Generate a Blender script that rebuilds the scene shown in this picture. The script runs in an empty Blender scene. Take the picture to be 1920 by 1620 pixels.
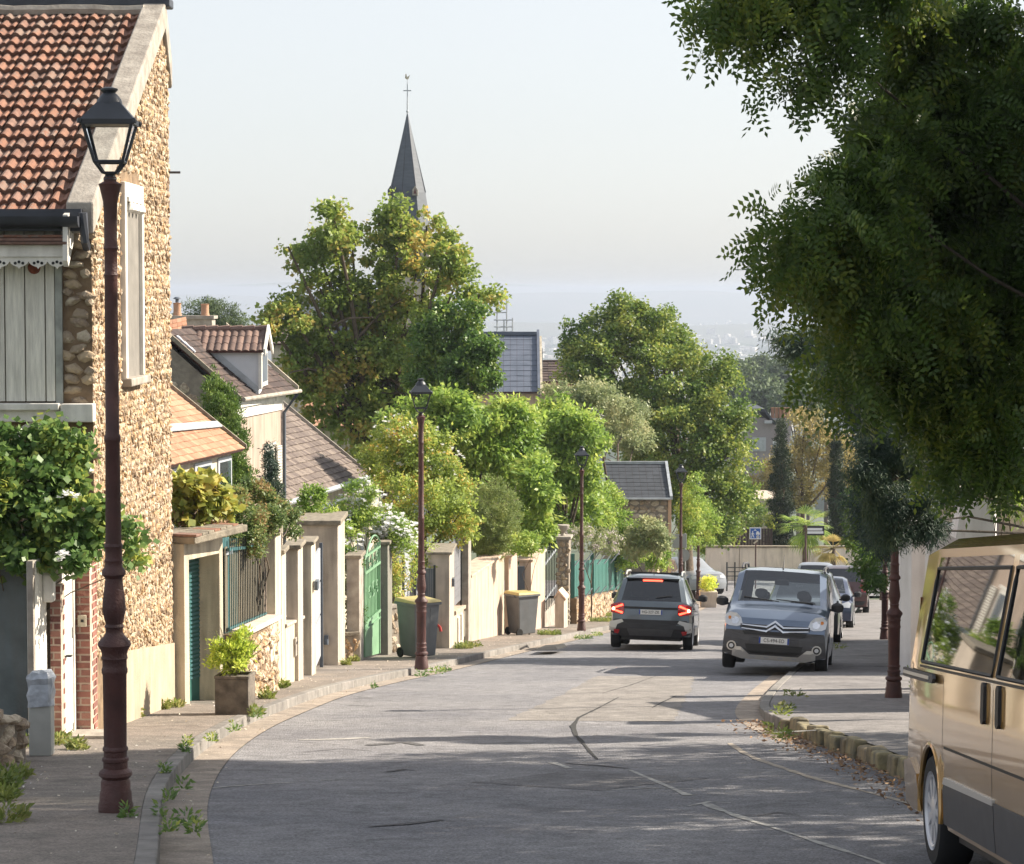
import bpy, math, random
import numpy as np
from mathutils import Vector, Matrix
S = bpy.context.scene
R = math.radians
# ---------------------------------------------------------------- camera
FPX = 4640.0
PITCH = math.atan(265 / FPX)
cam_d = bpy.data.cameras.new('camera')
cam = bpy.data.objects.new('camera', cam_d)
S.collection.objects.link(cam)
cam_d.sensor_width = 36
cam_d.lens = 36 * FPX / 1920
cam_d.clip_start = 0.5
cam_d.clip_end = 40000
cam.location = (0, 0, 0)
cam.rotation_euler = (math.pi / 2 - PITCH, 0, 0)
S.camera = cam
# ---------------------------------------------------------------- light
SUN_AZ, SUN_EL = 17.0, 33.5           # azimuth from +x towards +y
w = bpy.data.worlds.new('World')
S.world = w
w.use_nodes = True
nt = w.node_tree
sky = nt.nodes.new('ShaderNodeTexSky')
sky.sky_type = 'NISHITA'
sky.sun_disc = False
sky.sun_elevation = R(SUN_EL)
sky.sun_rotation = R(90 - SUN_AZ)
sky.air_density = 1.0
sky.dust_density = 1.3
sky.ozone_density = 3.0
hsv = nt.nodes.new('ShaderNodeHueSaturation'); hsv.inputs['Saturation'].default_value = .55   # hazy, whitish air
nt.links.new(sky.outputs[0], hsv.inputs['Color']); gam = nt.nodes.new('ShaderNodeGamma'); gam.inputs[1].default_value = .42   # bright haze evens the sky out
nt.links.new(hsv.outputs[0], gam.inputs[0]); nt.links.new(gam.outputs[0], nt.nodes['Background'].inputs[0])
nt.nodes['Background'].inputs[1].default_value = 0.14
sun_d = bpy.data.lights.new('sun', 'SUN')
sun_d.energy = 3.15
sun_d.angle = R(0.55)
sun_d.color = (1, 0.9, 0.75)
sun = bpy.data.objects.new('sun', sun_d)
S.collection.objects.link(sun)
sv = Vector((math.cos(R(SUN_EL)) * math.cos(R(SUN_AZ)), math.cos(R(SUN_EL)) * math.sin(R(SUN_AZ)), math.sin(R(SUN_EL))))
sun.rotation_euler = sv.to_track_quat('Z', 'Y').to_euler()
S.view_settings.view_transform = 'Standard'
S.view_settings.look = 'None'
S.view_settings.gamma = 1
S.view_settings.use_curve_mapping = False
S.view_settings.exposure = 1.8
# ---------------------------------------------------------------- ground profile
PY = [-60, 0, 14.3, 27, 44.2, 56, 66, 82, 100, 120, 160, 250, 400, 800, 1500, 3000, 14000]
PZ = [5.2, -1.75, -3.40, -4.87, -6.85, -8.14, -9.2, -10.85, -12.6, -14.0, -17, -26, -42, -72, -92, -106, -110]
def prof(y): return float(np.interp(y, PY, PZ))
def smooth_curve(ys, xs):
    g = np.arange(min(ys), max(ys) + .01, .5)
    v = np.interp(g, ys, xs)
    k = np.exp(-(np.arange(-8, 9) / 4.0) ** 2); k /= k.sum()
    v2 = np.convolve(np.pad(v, 8, 'edge'), k, 'valid')
    return lambda y: float(np.interp(y, g, v2))
AL = smooth_curve([-30, 10, 15, 17.7, 20.3, 23.9, 28.1, 35.4, 39.8, 45.4, 55, 67, 75, 82, 100, 108],
                  [-1.0, -1.2, -1.82, -2.23, -2.5, -2.74, -2.79, -2.44, -1.89, -.98, .48, 2.6, 4.4, 5.9, 8.4, 8.8])
KL = lambda y: AL(y) - .32
KR = smooth_curve([-30, 15, 20.9, 24.7, 28.1, 31.4, 37, 43, 50, 62, 75, 88, 100, 108],
                  [3.9, 3.5, 3.33, 3.2, 2.95, 3.1, 3.9, 4.85, 6.0, 8.0, 10.0, 12.3, 14.2, 15])
def at(px, py, Y):
    """world point on the ray of photo pixel (px,py) at distance Y"""
    c, s = math.cos(PITCH), math.sin(PITCH)
    u = (810 - py) / FPX; r = (px - 960) / FPX
    d = (r, c + s * u, -s + c * u)
    k = Y / d[1]
    return Vector((d[0] * k, Y, d[2] * k))
def X(px, Y): return (px - 960) / FPX * Y * 1.0
def Zp(py, Y): return at(960, py, Y).z
def G(px, py, off=0.0):
    lo, hi = 5.0, 400.0
    for _ in range(50):
        m = (lo + hi) / 2
        if at(px, py, m).z > prof(m) + off: lo = m
        else: hi = m
    p = at(px, py, lo); p.z = prof(lo) + off
    return p
# ---------------------------------------------------------------- materials
def mat(name, col, rough=.8, var=.0, scale=3.0, bump=0.0, bscale=30.0, metal=0.0, col2=None, spec=.5, island=0.0, objv=0.0, coat=0.0, detail=6.0, stain=0.0, stretch=None, grain=0.0, gscale=70.0):
    m = bpy.data.materials.new(name); m.use_nodes = True
    n = m.node_tree.nodes; l = m.node_tree.links
    b = n['Principled BSDF']
    b.inputs['Roughness'].default_value = rough
    b.inputs['Metallic'].default_value = metal
    b.inputs['Specular IOR Level'].default_value = spec
    if coat: b.inputs['Coat Weight'].default_value = coat; b.inputs['Coat Roughness'].default_value = .05
    tc = n.new('ShaderNodeNewGeometry')
    vec = tc.outputs['Position']
    if stretch:
        mp = n.new('ShaderNodeMapping'); mp.inputs['Scale'].default_value = stretch
        l.new(vec, mp.inputs[0]); vec = mp.outputs[0]
    cur = None
    if var or col2:
        t = n.new('ShaderNodeTexNoise'); t.inputs['Scale'].default_value = scale; t.inputs['Detail'].default_value = detail
        l.new(vec, t.inputs['Vector'])
        r = n.new('ShaderNodeMapRange'); r.inputs[1].default_value = .3; r.inputs[2].default_value = .7
        l.new(t.outputs[0], r.inputs[0])
        mx = n.new('ShaderNodeMix'); mx.data_type = 'RGBA'
        c2 = col2 if col2 else tuple(max(0, c * (1 - var)) for c in col)
        c1 = col if col2 else tuple(min(1, c * (1 + var * .5)) for c in col)
        mx.inputs[6].default_value = (*c1, 1); mx.inputs[7].default_value = (*c2, 1)
        l.new(r.outputs[0], mx.inputs[0]); cur = mx.outputs[2]
    if grain:
        t = n.new('ShaderNodeTexNoise'); t.inputs['Scale'].default_value = gscale; t.inputs['Detail'].default_value = 4; t.inputs['Roughness'].default_value = .75
        l.new(tc.outputs['Position'], t.inputs['Vector'])
        r = n.new('ShaderNodeMapRange'); r.inputs[1].default_value = .35; r.inputs[2].default_value = .65; r.inputs[3].default_value = 1 - grain; r.inputs[4].default_value = 1 + grain
        l.new(t.outputs[0], r.inputs[0])
        t3 = n.new('ShaderNodeTexNoise'); t3.inputs['Scale'].default_value = 4.5; t3.inputs['Detail'].default_value = 9; t3.inputs['Roughness'].default_value = .7
        l.new(tc.outputs['Position'], t3.inputs['Vector'])
        r3 = n.new('ShaderNodeMapRange'); r3.inputs[1].default_value = .3; r3.inputs[2].default_value = .7; r3.inputs[3].default_value = .68; r3.inputs[4].default_value = 1.28
        l.new(t3.outputs[0], r3.inputs[0])
        mm = n.new('ShaderNodeMath'); mm.operation = 'MULTIPLY'; l.new(r.outputs[0], mm.inputs[0]); l.new(r3.outputs[0], mm.inputs[1])
        for sc_, lo_, hi_, v_ in ((.9, .60, .66, .70), (1.7, .62, .67, 1.3), (3.2, .64, .68, .72)):   # repairs and worn blotches with ragged edges
            t4 = n.new('ShaderNodeTexNoise'); t4.inputs['Scale'].default_value = sc_; t4.inputs['Detail'].default_value = 10; t4.inputs['Roughness'].default_value = .62; t4.inputs['Distortion'].default_value = .6
            l.new(tc.outputs['Position'], t4.inputs['Vector'])
            r4 = n.new('ShaderNodeMapRange'); r4.inputs[1].default_value = lo_; r4.inputs[2].default_value = hi_; r4.inputs[3].default_value = 1; r4.inputs[4].default_value = v_
            l.new(t4.outputs[0], r4.inputs[0])
            m4 = n.new('ShaderNodeMath'); m4.operation = 'MULTIPLY'; l.new(mm.outputs[0], m4.inputs[0]); l.new(r4.outputs[0], m4.inputs[1]); mm = m4
        hs0 = n.new('ShaderNodeHueSaturation'); l.new(mm.outputs[0], hs0.inputs['Value']); l.new(cur, hs0.inputs['Color']); cur = hs0.outputs[0]
    if stain:
        t = n.new('ShaderNodeTexNoise'); t.inputs['Scale'].default_value = 1.3; t.inputs['Detail'].default_value = 8
        mp = n.new('ShaderNodeMapping'); mp.inputs['Scale'].default_value = (4.5, 4.5, .55)
        l.new(tc.outputs['Position'], mp.inputs[0]); l.new(mp.outputs[0], t.inputs['Vector'])
        r = n.new('ShaderNodeMapRange'); r.inputs[1].default_value = .44; r.inputs[2].default_value = .70; r.inputs[4].default_value = stain
        l.new(t.outputs[0], r.inputs[0])
        mx = n.new('ShaderNodeMix'); mx.data_type = 'RGBA'; mx.inputs[7].default_value = (.14, .12, .10, 1)
        l.new(r.outputs[0], mx.inputs[0])
        if cur: l.new(cur, mx.inputs[6])
        else: mx.inputs[6].default_value = (*col, 1)
        cur = mx.outputs[2]
    if island or objv:
        rnd = tc.outputs['Random Per Island']
        if objv:
            oi = n.new('ShaderNodeObjectInfo')
            ad = n.new('ShaderNodeMath'); ad.operation = 'ADD'; l.new(rnd, ad.inputs[0]); l.new(oi.outputs['Random'], ad.inputs[1])
            fr = n.new('ShaderNodeMath'); fr.operation = 'FRACT'; l.new(ad.outputs[0], fr.inputs[0]); rnd = fr.outputs[0]
        a = island or objv
        r = n.new('ShaderNodeMapRange'); r.inputs[3].default_value = 1 - a; r.inputs[4].default_value = 1 + a * .6
        l.new(rnd, r.inputs[0])
        hs = n.new('ShaderNodeHueSaturation')
        l.new(r.outputs[0], hs.inputs['Value'])
        r2 = n.new('ShaderNodeMath'); r2.operation = 'MULTIPLY_ADD'
        wn = n.new('ShaderNodeTexWhiteNoise'); wn.noise_dimensions = '1D'; l.new(rnd, wn.inputs['W'])
        l.new(wn.outputs[0], r2.inputs[0]); r2.inputs[1].default_value = .05 * a * 2; r2.inputs[2].default_value = .5 - .05 * a
        l.new(r2.outputs[0], hs.inputs['Hue'])
        if cur: l.new(cur, hs.inputs['Color'])
        else: hs.inputs['Color'].default_value = (*col, 1)
        cur = hs.outputs[0]
    if cur: l.new(cur, b.inputs['Base Color'])
    else: b.inputs['Base Color'].default_value = (*col, 1)
    if bump:
        t = n.new('ShaderNodeTexNoise'); t.inputs['Scale'].default_value = bscale; t.inputs['Detail'].default_value = 8
        l.new(vec, t.inputs['Vector'])
        bp = n.new('ShaderNodeBump'); bp.inputs['Strength'].default_value = min(1, bump); bp.inputs['Distance'].default_value = .02 * max(1, bump)
        l.new(t.outputs[0], bp.inputs['Height']); l.new(bp.outputs[0], b.inputs['Normal'])
    return m
def ramp_mat(name, stops, rough=.85, bump=.3, bscale=25, mixn=0.25):
    """stone colours: one colour per stone (island/object random) through a ramp, with noise"""
    m = bpy.data.materials.new(name); m.use_nodes = True
    n = m.node_tree.nodes; l = m.node_tree.links
    b = n['Principled BSDF']; b.inputs['Roughness'].default_value = rough
    g = n.new('ShaderNodeNewGeometry'); oi = n.new('ShaderNodeObjectInfo')
    ad = n.new('ShaderNodeMath'); ad.operation = 'ADD'; l.new(g.outputs['Random Per Island'], ad.inputs[0]); l.new(oi.outputs['Random'], ad.inputs[1])
    t = n.new('ShaderNodeTexNoise'); t.inputs['Scale'].default_value = 14; l.new(g.outputs['Position'], t.inputs['Vector'])
    ma = n.new('ShaderNodeMath'); ma.operation = 'MULTIPLY_ADD'; ma.inputs[1].default_value = mixn * 2; l.new(t.outputs[0], ma.inputs[0]); l.new(ad.outputs[0], ma.inputs[2])
    fr = n.new('ShaderNodeMath'); fr.operation = 'FRACT'; l.new(ma.outputs[0], fr.inputs[0])
    cr = n.new('ShaderNodeValToRGB'); l.new(fr.outputs[0], cr.inputs[0])
    e = cr.color_ramp.elements
    while len(e) > 1: e.remove(e[0])
    e[0].position = 0; e[0].color = (*stops[0], 1)
    for i, c in enumerate(stops[1:]):
        q = e.new((i + 1) / len(stops)); q.color = (*c, 1)
    cr.color_ramp.interpolation = 'LINEAR'
    l.new(cr.outputs[0], b.inputs['Base Color'])
    t2 = n.new('ShaderNodeTexNoise'); t2.inputs['Scale'].default_value = bscale; t2.inputs['Detail'].default_value = 8; l.new(g.outputs['Position'], t2.inputs['Vector'])
    bp = n.new('ShaderNodeBump'); bp.inputs['Strength'].default_value = bump; bp.inputs['Distance'].default_value = .03
    l.new(t2.outputs[0], bp.inputs['Height']); l.new(bp.outputs[0], b.inputs['Normal'])
    return m
def leaf_mat(name, c1, c2, c3=None, trans=.35, rough=.5, big=.8, k=1.75):
    c1, c2 = [tuple(min(.75, a * k) for a in c) for c in (c1, c2)]
    if c3: c3 = tuple(min(.75, a * k) for a in c3)
    m = bpy.data.materials.new(name); m.use_nodes = True
    n = m.node_tree.nodes; l = m.node_tree.links
    n.remove(n['Principled BSDF'])
    g = n.new('ShaderNodeNewGeometry')
    t = n.new('ShaderNodeTexNoise'); t.inputs['Scale'].default_value = big; t.inputs['Detail'].default_value = 3; l.new(g.outputs['Position'], t.inputs['Vector'])
    ma = n.new('ShaderNodeMath'); ma.operation = 'MULTIPLY_ADD'; ma.inputs[1].default_value = .55; l.new(g.outputs['Random Per Island'], ma.inputs[0])
    m2 = n.new('ShaderNodeMath'); m2.operation = 'MULTIPLY_ADD'; m2.inputs[1].default_value = 2.0; m2.inputs[2].default_value = -.75; l.new(t.outputs[0], m2.inputs[0])
    l.new(m2.outputs[0], ma.inputs[2])
    cr = n.new('ShaderNodeValToRGB'); l.new(ma.outputs[0], cr.inputs[0])
    e = cr.color_ramp.elements
    e[0].color = (*c1, 1); e[0].position = .15; e[1].color = (*c2, 1); e[1].position = .65
    if c3: q = e.new(.95); q.color = (*c3, 1)
    d = n.new('ShaderNodeBsdfPrincipled'); d.inputs['Roughness'].default_value = rough; d.inputs['Specular IOR Level'].default_value = .35
    tr = n.new('ShaderNodeBsdfTranslucent')
    hs = n.new('ShaderNodeHueSaturation'); hs.inputs['Hue'].default_value = .49; hs.inputs['Saturation'].default_value = 1.0; hs.inputs['Value'].default_value = 1.6
    l.new(cr.outputs[0], d.inputs['Base Color']); l.new(cr.outputs[0], hs.inputs['Color']); l.new(hs.outputs[0], tr.inputs[0])
    mx = n.new('ShaderNodeMixShader'); mx.inputs[0].default_value = trans
    l.new(d.outputs[0], mx.inputs[1]); l.new(tr.outputs[0], mx.inputs[2])
    l.new(mx.outputs[0], n['Material Output'].inputs[0])
    return m
def glass_mat(name, tint=(.55, .62, .65), fac=.55, rough=.02):
    m = bpy.data.materials.new(name); m.use_nodes = True
    n = m.node_tree.nodes; l = m.node_tree.links
    n.remove(n['Principled BSDF'])
    t = n.new('ShaderNodeBsdfTransparent'); t.inputs[0].default_value = (*tint, 1)
    g = n.new('ShaderNodeBsdfGlossy'); g.inputs['Roughness'].default_value = rough; g.inputs[0].default_value = (.95, .97, 1, 1)
    f = n.new('ShaderNodeFresnel'); f.inputs[0].default_value = 1.5 + fac
    mx = n.new('ShaderNodeMixShader')
    l.new(f.outputs[0], mx.inputs[0]); l.new(t.outputs[0], mx.inputs[1]); l.new(g.outputs[0], mx.inputs[2])
    l.new(mx.outputs[0], n['Material Output'].inputs[0])
    return m
def emit_mat(name, col, s):
    m = mat(name, col, .4)
    b = m.node_tree.nodes['Principled BSDF']
    b.inputs['Emission Color'].default_value = (*col, 1); b.inputs['Emission Strength'].default_value = s
    return m
# ---------------------------------------------------------------- mesh builder
class MB:
    def __init__(s): s.v = []; s.f = []; s.sm = []
    def add(s, vs, fs, smooth=False):
        o = len(s.v); s.v += [tuple(v) for v in vs]; s.f += [tuple(i + o for i in f) for f in fs]; s.sm += [smooth] * len(fs)
        return s
    def box(s, x0, x1, y0, y1, z0, z1):
        return s.add([(x0, y0, z0), (x1, y0, z0), (x1, y1, z0), (x0, y1, z0), (x0, y0, z1), (x1, y0, z1), (x1, y1, z1), (x0, y1, z1)],
                     [(0, 3, 2, 1), (4, 5, 6, 7), (0, 1, 5, 4), (1, 2, 6, 5), (2, 3, 7, 6), (3, 0, 4, 7)])
    def obox(s, c, sx, sy, sz, rz=0, rx=0, ry=0):
        M = Matrix.Translation(c) @ Matrix.Rotation(rz, 4, 'Z') @ Matrix.Rotation(ry, 4, 'Y') @ Matrix.Rotation(rx, 4, 'X')
        vs = [M @ Vector((x * sx / 2, y * sy / 2, z * sz / 2)) for z in (-1, 1) for x, y in ((-1, -1), (1, -1), (1, 1), (-1, 1))]
        return s.add(vs, [(0, 3, 2, 1), (4, 5, 6, 7), (0, 1, 5, 4), (1, 2, 6, 5), (2, 3, 7, 6), (3, 0, 4, 7)])
    def hexa(s, b, t):
        """b, t: 4 bottom and 4 top points, counter-clockwise from above"""
        return s.add(list(b) + list(t), [(0, 3, 2, 1), (4, 5, 6, 7), (0, 1, 5, 4), (1, 2, 6, 5), (2, 3, 7, 6), (3, 0, 4, 7)])
    def wall(s, A, B, th, z0a, z0b, z1a, z1b):
        """wall from A to B (xy); thickness to the LEFT of A->B"""
        A = Vector(A[:2]); B = Vector(B[:2]); d = (B - A).normalized(); nn = Vector((-d.y, d.x)) * th
        A2 = A + nn; B2 = B + nn
        return s.hexa([(A.x, A.y, z0a), (B.x, B.y, z0b), (B2.x, B2.y, z0b), (A2.x, A2.y, z0a)],
                      [(A.x, A.y, z1a), (B.x, B.y, z1b), (B2.x, B2.y, z1b), (A2.x, A2.y, z1a)])
    def poly(s, pts): return s.add(pts, [tuple(range(len(pts)))])
    def prism(s, pts, ext):
        """pts: planar 3d polygon; ext: extrusion vector"""
        n = len(pts); e = Vector(ext)
        vs = [Vector(p) for p in pts] + [Vector(p) + e for p in pts]
        fs = [tuple(range(n))[::-1], tuple(range(n, 2 * n))] + [(i, (i + 1) % n, n + (i + 1) % n, n + i) for i in range(n)]
        return s.add(vs, fs)
    def lathe(s, prof_, c=(0, 0, 0), n=20, smooth=True, a0=0, caps=True):
        vs = []; fs = []
        for r, z in prof_:
            for k in range(n):
                a = a0 + 2 * math.pi * k / n; vs.append((c[0] + r * math.cos(a), c[1] + r * math.sin(a), c[2] + z))
        m = len(prof_)
        for i in range(m - 1):
            for k in range(n):
                k2 = (k + 1) % n; fs.append((i * n + k, i * n + k2, (i + 1) * n + k2, (i + 1) * n + k))
        s.add(vs, fs, smooth)
        if caps: s.add([vs[k] for k in range(n)][::-1], [tuple(range(n))]); s.add([vs[(m - 1) * n + k] for k in range(n)], [tuple(range(n))])
        return s
    def tube(s, pts, rs, n=8, smooth=True):
        pts = [Vector(p) for p in pts]
        if not hasattr(rs, '__len__'): rs = [rs] * len(pts)
        vs = []; fs = []; up = Vector((.13, .07, 1)).normalized()
        for i, p in enumerate(pts):
            d = (pts[min(i + 1, len(pts) - 1)] - pts[max(i - 1, 0)])
            d = d.normalized() if d.length > 1e-9 else up
            a = d.cross(up)
            if a.length < .05: a = d.cross(Vector((1, 0, 0)))
            a.normalize(); b = d.cross(a)
            for k in range(n):
                t = 2 * math.pi * k / n; vs.append(p + (a * math.cos(t) + b * math.sin(t)) * rs[i])
        for i in range(len(pts) - 1):
            for k in range(n):
                k2 = (k + 1) % n; fs.append((i * n + k, (i + 1) * n + k, (i + 1) * n + k2, i * n + k2))
        fs.append(tuple(range(n))); fs.append(tuple(range((len(pts) - 1) * n, len(pts) * n))[::-1])
        return s.add(vs, fs, smooth)
    def cyl(s, c, r, h, n=16): return s.lathe([(r, 0), (r, h)], c, n)
    def mesh(s, name, origin=(0, 0, 0), sharp=None):
        me = bpy.data.meshes.new(name)
        o = Vector(origin)
        me.from_pydata([(v[0] - o.x, v[1] - o.y, v[2] - o.z) for v in s.v], [], s.f)
        me.polygons.foreach_set('use_smooth', s.sm if len(s.sm) == len(me.polygons) else [False] * len(me.polygons))
        me.update()
        if any(s.sm): me.set_sharp_from_angle(angle=R(sharp or 38))
        return me
ORIG = {}
def put(name, mb, m, parent=None, label=None, cat=None, group=None, kind=None, loc=None, local=False, bevel=0, sharp=None):
    """link a builder (or a mesh) as one object; verts are world coords unless local"""
    if parent is not None and not local: o0 = ORIG.get(parent.name, Vector((0, 0, 0)))
    elif loc is not None: o0 = Vector(loc)
    else: o0 = Vector((0, 0, 0))
    me = mb.mesh(name, (0, 0, 0) if local else o0, sharp) if isinstance(mb, MB) else mb
    o = bpy.data.objects.new(name, me); S.collection.objects.link(o)
    if m is not None:
        if len(me.materials) == 0: me.materials.append(m)
    if parent is not None: o.parent = parent; ORIG[o.name] = o0
    else: o.location = o0; ORIG[o.name] = o0
    if bevel:
        b = o.modifiers.new('bevel', 'BEVEL'); b.width = bevel; b.segments = 2; b.limit_method = 'ANGLE'; b.angle_limit = R(50)
    tagset(o, label, cat, group, kind)
    return o
def tagset(o, label=None, cat=None, group=None, kind=None):
    if label: o['label'] = label
    if cat: o['category'] = cat
    if group: o['group'] = group
    if kind: o['kind'] = kind
    return o
def thing(name, label, cat, loc=(0, 0, 0), rz=0, group=None):
    o = bpy.data.objects.new(name, None); S.collection.objects.link(o)
    o.location = loc; o.rotation_euler = (0, 0, rz); o.empty_display_size = .2
    ORIG[o.name] = Vector(loc)
    return tagset(o, label, cat, group)
KIDS = {}
def copy_thing(o, loc, rz=None, label=None, group=None, scale=None):
    kids = {}
    for q in S.objects:
        if q.parent: kids.setdefault(q.parent.name, []).append(q)
    def rec(a, par):
        c = a.copy(); S.collection.objects.link(c)
        if par is not None: c.parent = par
        for ch in kids.get(a.name, []): rec(ch, c)
        return c
    c = rec(o, None); c.location = loc
    ORIG[c.name] = Vector(loc)
    if rz is not None: c.rotation_euler[2] = rz
    if scale: c.scale = scale
    if label: c['label'] = label
    if group: c['group'] = group
    return c
def inst(name, me, parent, loc, rot=(0, 0, 0), scale=(1, 1, 1), m=None):
    o = bpy.data.objects.new(name, me); S.collection.objects.link(o)
    p0 = ORIG.get(parent.name, Vector((0, 0, 0)))
    o.parent = parent; o.location = Vector(loc) - p0; o.rotation_euler = rot; o.scale = scale
    return o
rng = np.random.default_rng(7)
random.seed(5)
# ---------------------------------------------------------------- rubble
def stone_mesh(k, mt):
    r = random.Random(100 + k); n = 7; vs = []
    ang = [2 * math.pi * (i + r.uniform(-.3, .3)) / n for i in range(n)]
    rr = [r.uniform(.82, 1.1) for _ in range(n)]
    for i in range(n): vs.append((math.cos(ang[i]) * .5 * rr[i], 0, math.sin(ang[i]) * .5 * rr[i]))
    for i in range(n): vs.append((math.cos(ang[i]) * .36 * rr[i] + r.uniform(-.05, .05), -.7 * r.uniform(.6, 1.1), math.sin(ang[i]) * .36 * rr[i] + r.uniform(-.05, .05)))
    vs.append((r.uniform(-.1, .1), -r.uniform(.75, 1.1), r.uniform(-.1, .1)))
    fs = [(i, (i + 1) % n, n + (i + 1) % n, n + i) for i in range(n)] + [(n + i, n + (i + 1) % n, 2 * n) for i in range(n)]
    me = bpy.data.meshes.new('stone'); me.from_pydata(vs, [], fs); me.materials.append(mt); me.update()
    return me, vs, fs
SM = {}
def rubble(parent, A, B, z0f, z1f, mt, sw=.2, sh=.13, depth=.05, limit=300, seed=1, skip=None, name='stone'):
    """stones on the wall face A->B (outside is to the RIGHT of A->B); z0f,z1f functions of t in metres"""
    if mt.name not in SM: SM[mt.name] = [stone_mesh(k, mt) for k in range(7)]
    vr = SM[mt.name]; r = random.Random(seed)
    A = Vector(A[:2]); B = Vector(B[:2]); d = (B - A); Ln = d.length; d.normalize(); out = Vector((d.y, -d.x))
    rz = math.atan2(d.y, d.x)
    cells = []
    zmin = min(z0f(0), z0f(Ln)); zmax = max(z1f(0), z1f(Ln), z1f(Ln / 2))
    z = zmin
    while z < zmax:
        h = sh * (r.uniform(.6, 1.55) if sw < .15 else r.uniform(.75, 1.3)); t = -r.uniform(0, sw)
        while t < Ln:
            wd = sw * (r.uniform(.5, 2.1) if sw < .15 else r.uniform(.6, 1.5))
            tc = t + wd / 2; zc = z + h / 2 + r.uniform(-.25, .25) * sh
            if 0 < tc < Ln and z0f(tc) - .02 < zc < z1f(tc) - h * .3 and not (skip and skip(tc, zc)):
                cells.append((tc, zc, wd * 1.02, h * 1.08))
            t += wd
        z += h
    cells.sort(key=lambda c: (A + d * c[0]).y)
    rest = MB()
    for i, (tc, zc, wd, h) in enumerate(cells):
        p = A + d * tc; k = r.randrange(7); me, vs, fs = vr[k]
        tilt = r.uniform(-1.3, 1.3) if sw < .15 else r.uniform(-.4, .4); dp = depth * r.uniform(.5, 1.4)
        loc = Vector((p.x, p.y, zc))
        if i < limit:
            inst(name, me, parent, loc, (0, tilt, rz), (wd, dp, h))
        else:
            M = Matrix.Translation(loc) @ Matrix.Rotation(rz, 4, 'Z') @ Matrix.Rotation(tilt, 4, 'Y') @ Matrix.Diagonal((wd, dp, h, 1))
            rest.add([M @ Vector(v) for v in vs], fs)
    if rest.v: put(name + '_mass', rest, mt, parent, kind='stuff')
# ---------------------------------------------------------------- foliage
def mesh_np(name, V, nper, F=None):
    """V (n,nper,3) polygons with nper verts each"""
    n = V.shape[0]
    me = bpy.data.meshes.new(name)
    me.vertices.add(n * nper); me.vertices.foreach_set('co', V.reshape(-1).astype(np.float32))
    me.loops.add(n * nper); me.loops.foreach_set('vertex_index', np.arange(n * nper, dtype=np.int32))
    me.polygons.add(n); me.polygons.foreach_set('loop_start', np.arange(0, n * nper, nper, dtype=np.int32))
    me.polygons.foreach_set('loop_total', np.full(n, nper, dtype=np.int32))
    me.update(calc_edges=True)
    return me
def unit(a): return a / np.maximum(np.linalg.norm(a, axis=-1, keepdims=True), 1e-9)
def leaf_points(blobs, n, seed, clump=.22, cden=1.0, shell=.55):
    """positions + outward normals of leaves: clumps spread through the blobs' volume, denser at the shell"""
    r = np.random.default_rng(seed)
    blobs = [np.array(b[:6], float) for b in blobs]
    vol = np.array([(b[3] * b[4] + b[3] * b[5] + b[4] * b[5]) for b in blobs]); pr = vol / vol.sum()
    P = []; N = []
    for b, q in zip(blobs, pr):
        m = max(6, int(n * q)); area = (b[3] * b[4] + b[3] * b[5] + b[4] * b[5]) * 4
        nc = max(8, int(area / (clump ** 2 * 3.2) * cden))
        dirs = unit(r.normal(size=(nc, 3)))
        # lumpy outline
        ph = r.uniform(0, 6.28, 6)
        lump = 1 + .13 * np.sin(dirs[:, 0] * 5 + ph[0]) * np.cos(dirs[:, 2] * 6 + ph[1]) + .1 * np.sin(dirs[:, 1] * 9 + dirs[:, 2] * 7 + ph[2]) + r.normal(0, .12, nc)
        rad = np.minimum((shell + (1 - shell) * r.random(nc) ** .6) * lump, 1.28)
        C = b[:3] + dirs * rad[:, None] * b[3:6]
        cs = clump * r.uniform(.6, 1.5, nc)
        wgt = cs ** 2; wgt /= wgt.sum()
        idx = r.choice(nc, size=m, p=wgt)
        off = r.normal(size=(m, 3)) * .5
        off[:, 2] *= .75
        off *= np.minimum(1, 1.15 / np.maximum(np.linalg.norm(off, axis=1), 1e-6))[:, None]
        P.append(C[idx] + off * cs[idx][:, None]); N.append(unit(dirs[idx] + unit(off) * .8))
    return np.concatenate(P), np.concatenate(N), r
def kite(P, D, Nn, L, W):
    """kite-shaped leaves at P with axis D, normal Nn"""
    S_ = unit(np.cross(D, Nn)); L = L[:, None]; W = W[:, None]
    return np.stack([P, P + D * L * .45 + S_ * W * .5, P + D * L, P + D * L * .45 - S_ * W * .5], 1)
def leaves(blobs, n, size, seed=1, asp=.6, droop=.3, clump=.22, cden=1.0, shell=.55, name='crown', updown=0.0):
    P, N, r = leaf_points(blobs, n, seed, clump, cden, shell)
    m = len(P)
    D = unit(N * .5 + r.normal(size=(m, 3)) * .7 + np.array([0, 0, -droop + updown]))
    Nn = unit(N * .4 + r.normal(size=(m, 3)) * .6 + np.array([0, 0, .6]))
    L = size * r.uniform(.65, 1.3, m)
    return mesh_np(name, kite(P, D, Nn, L, L * asp), 4)
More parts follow.
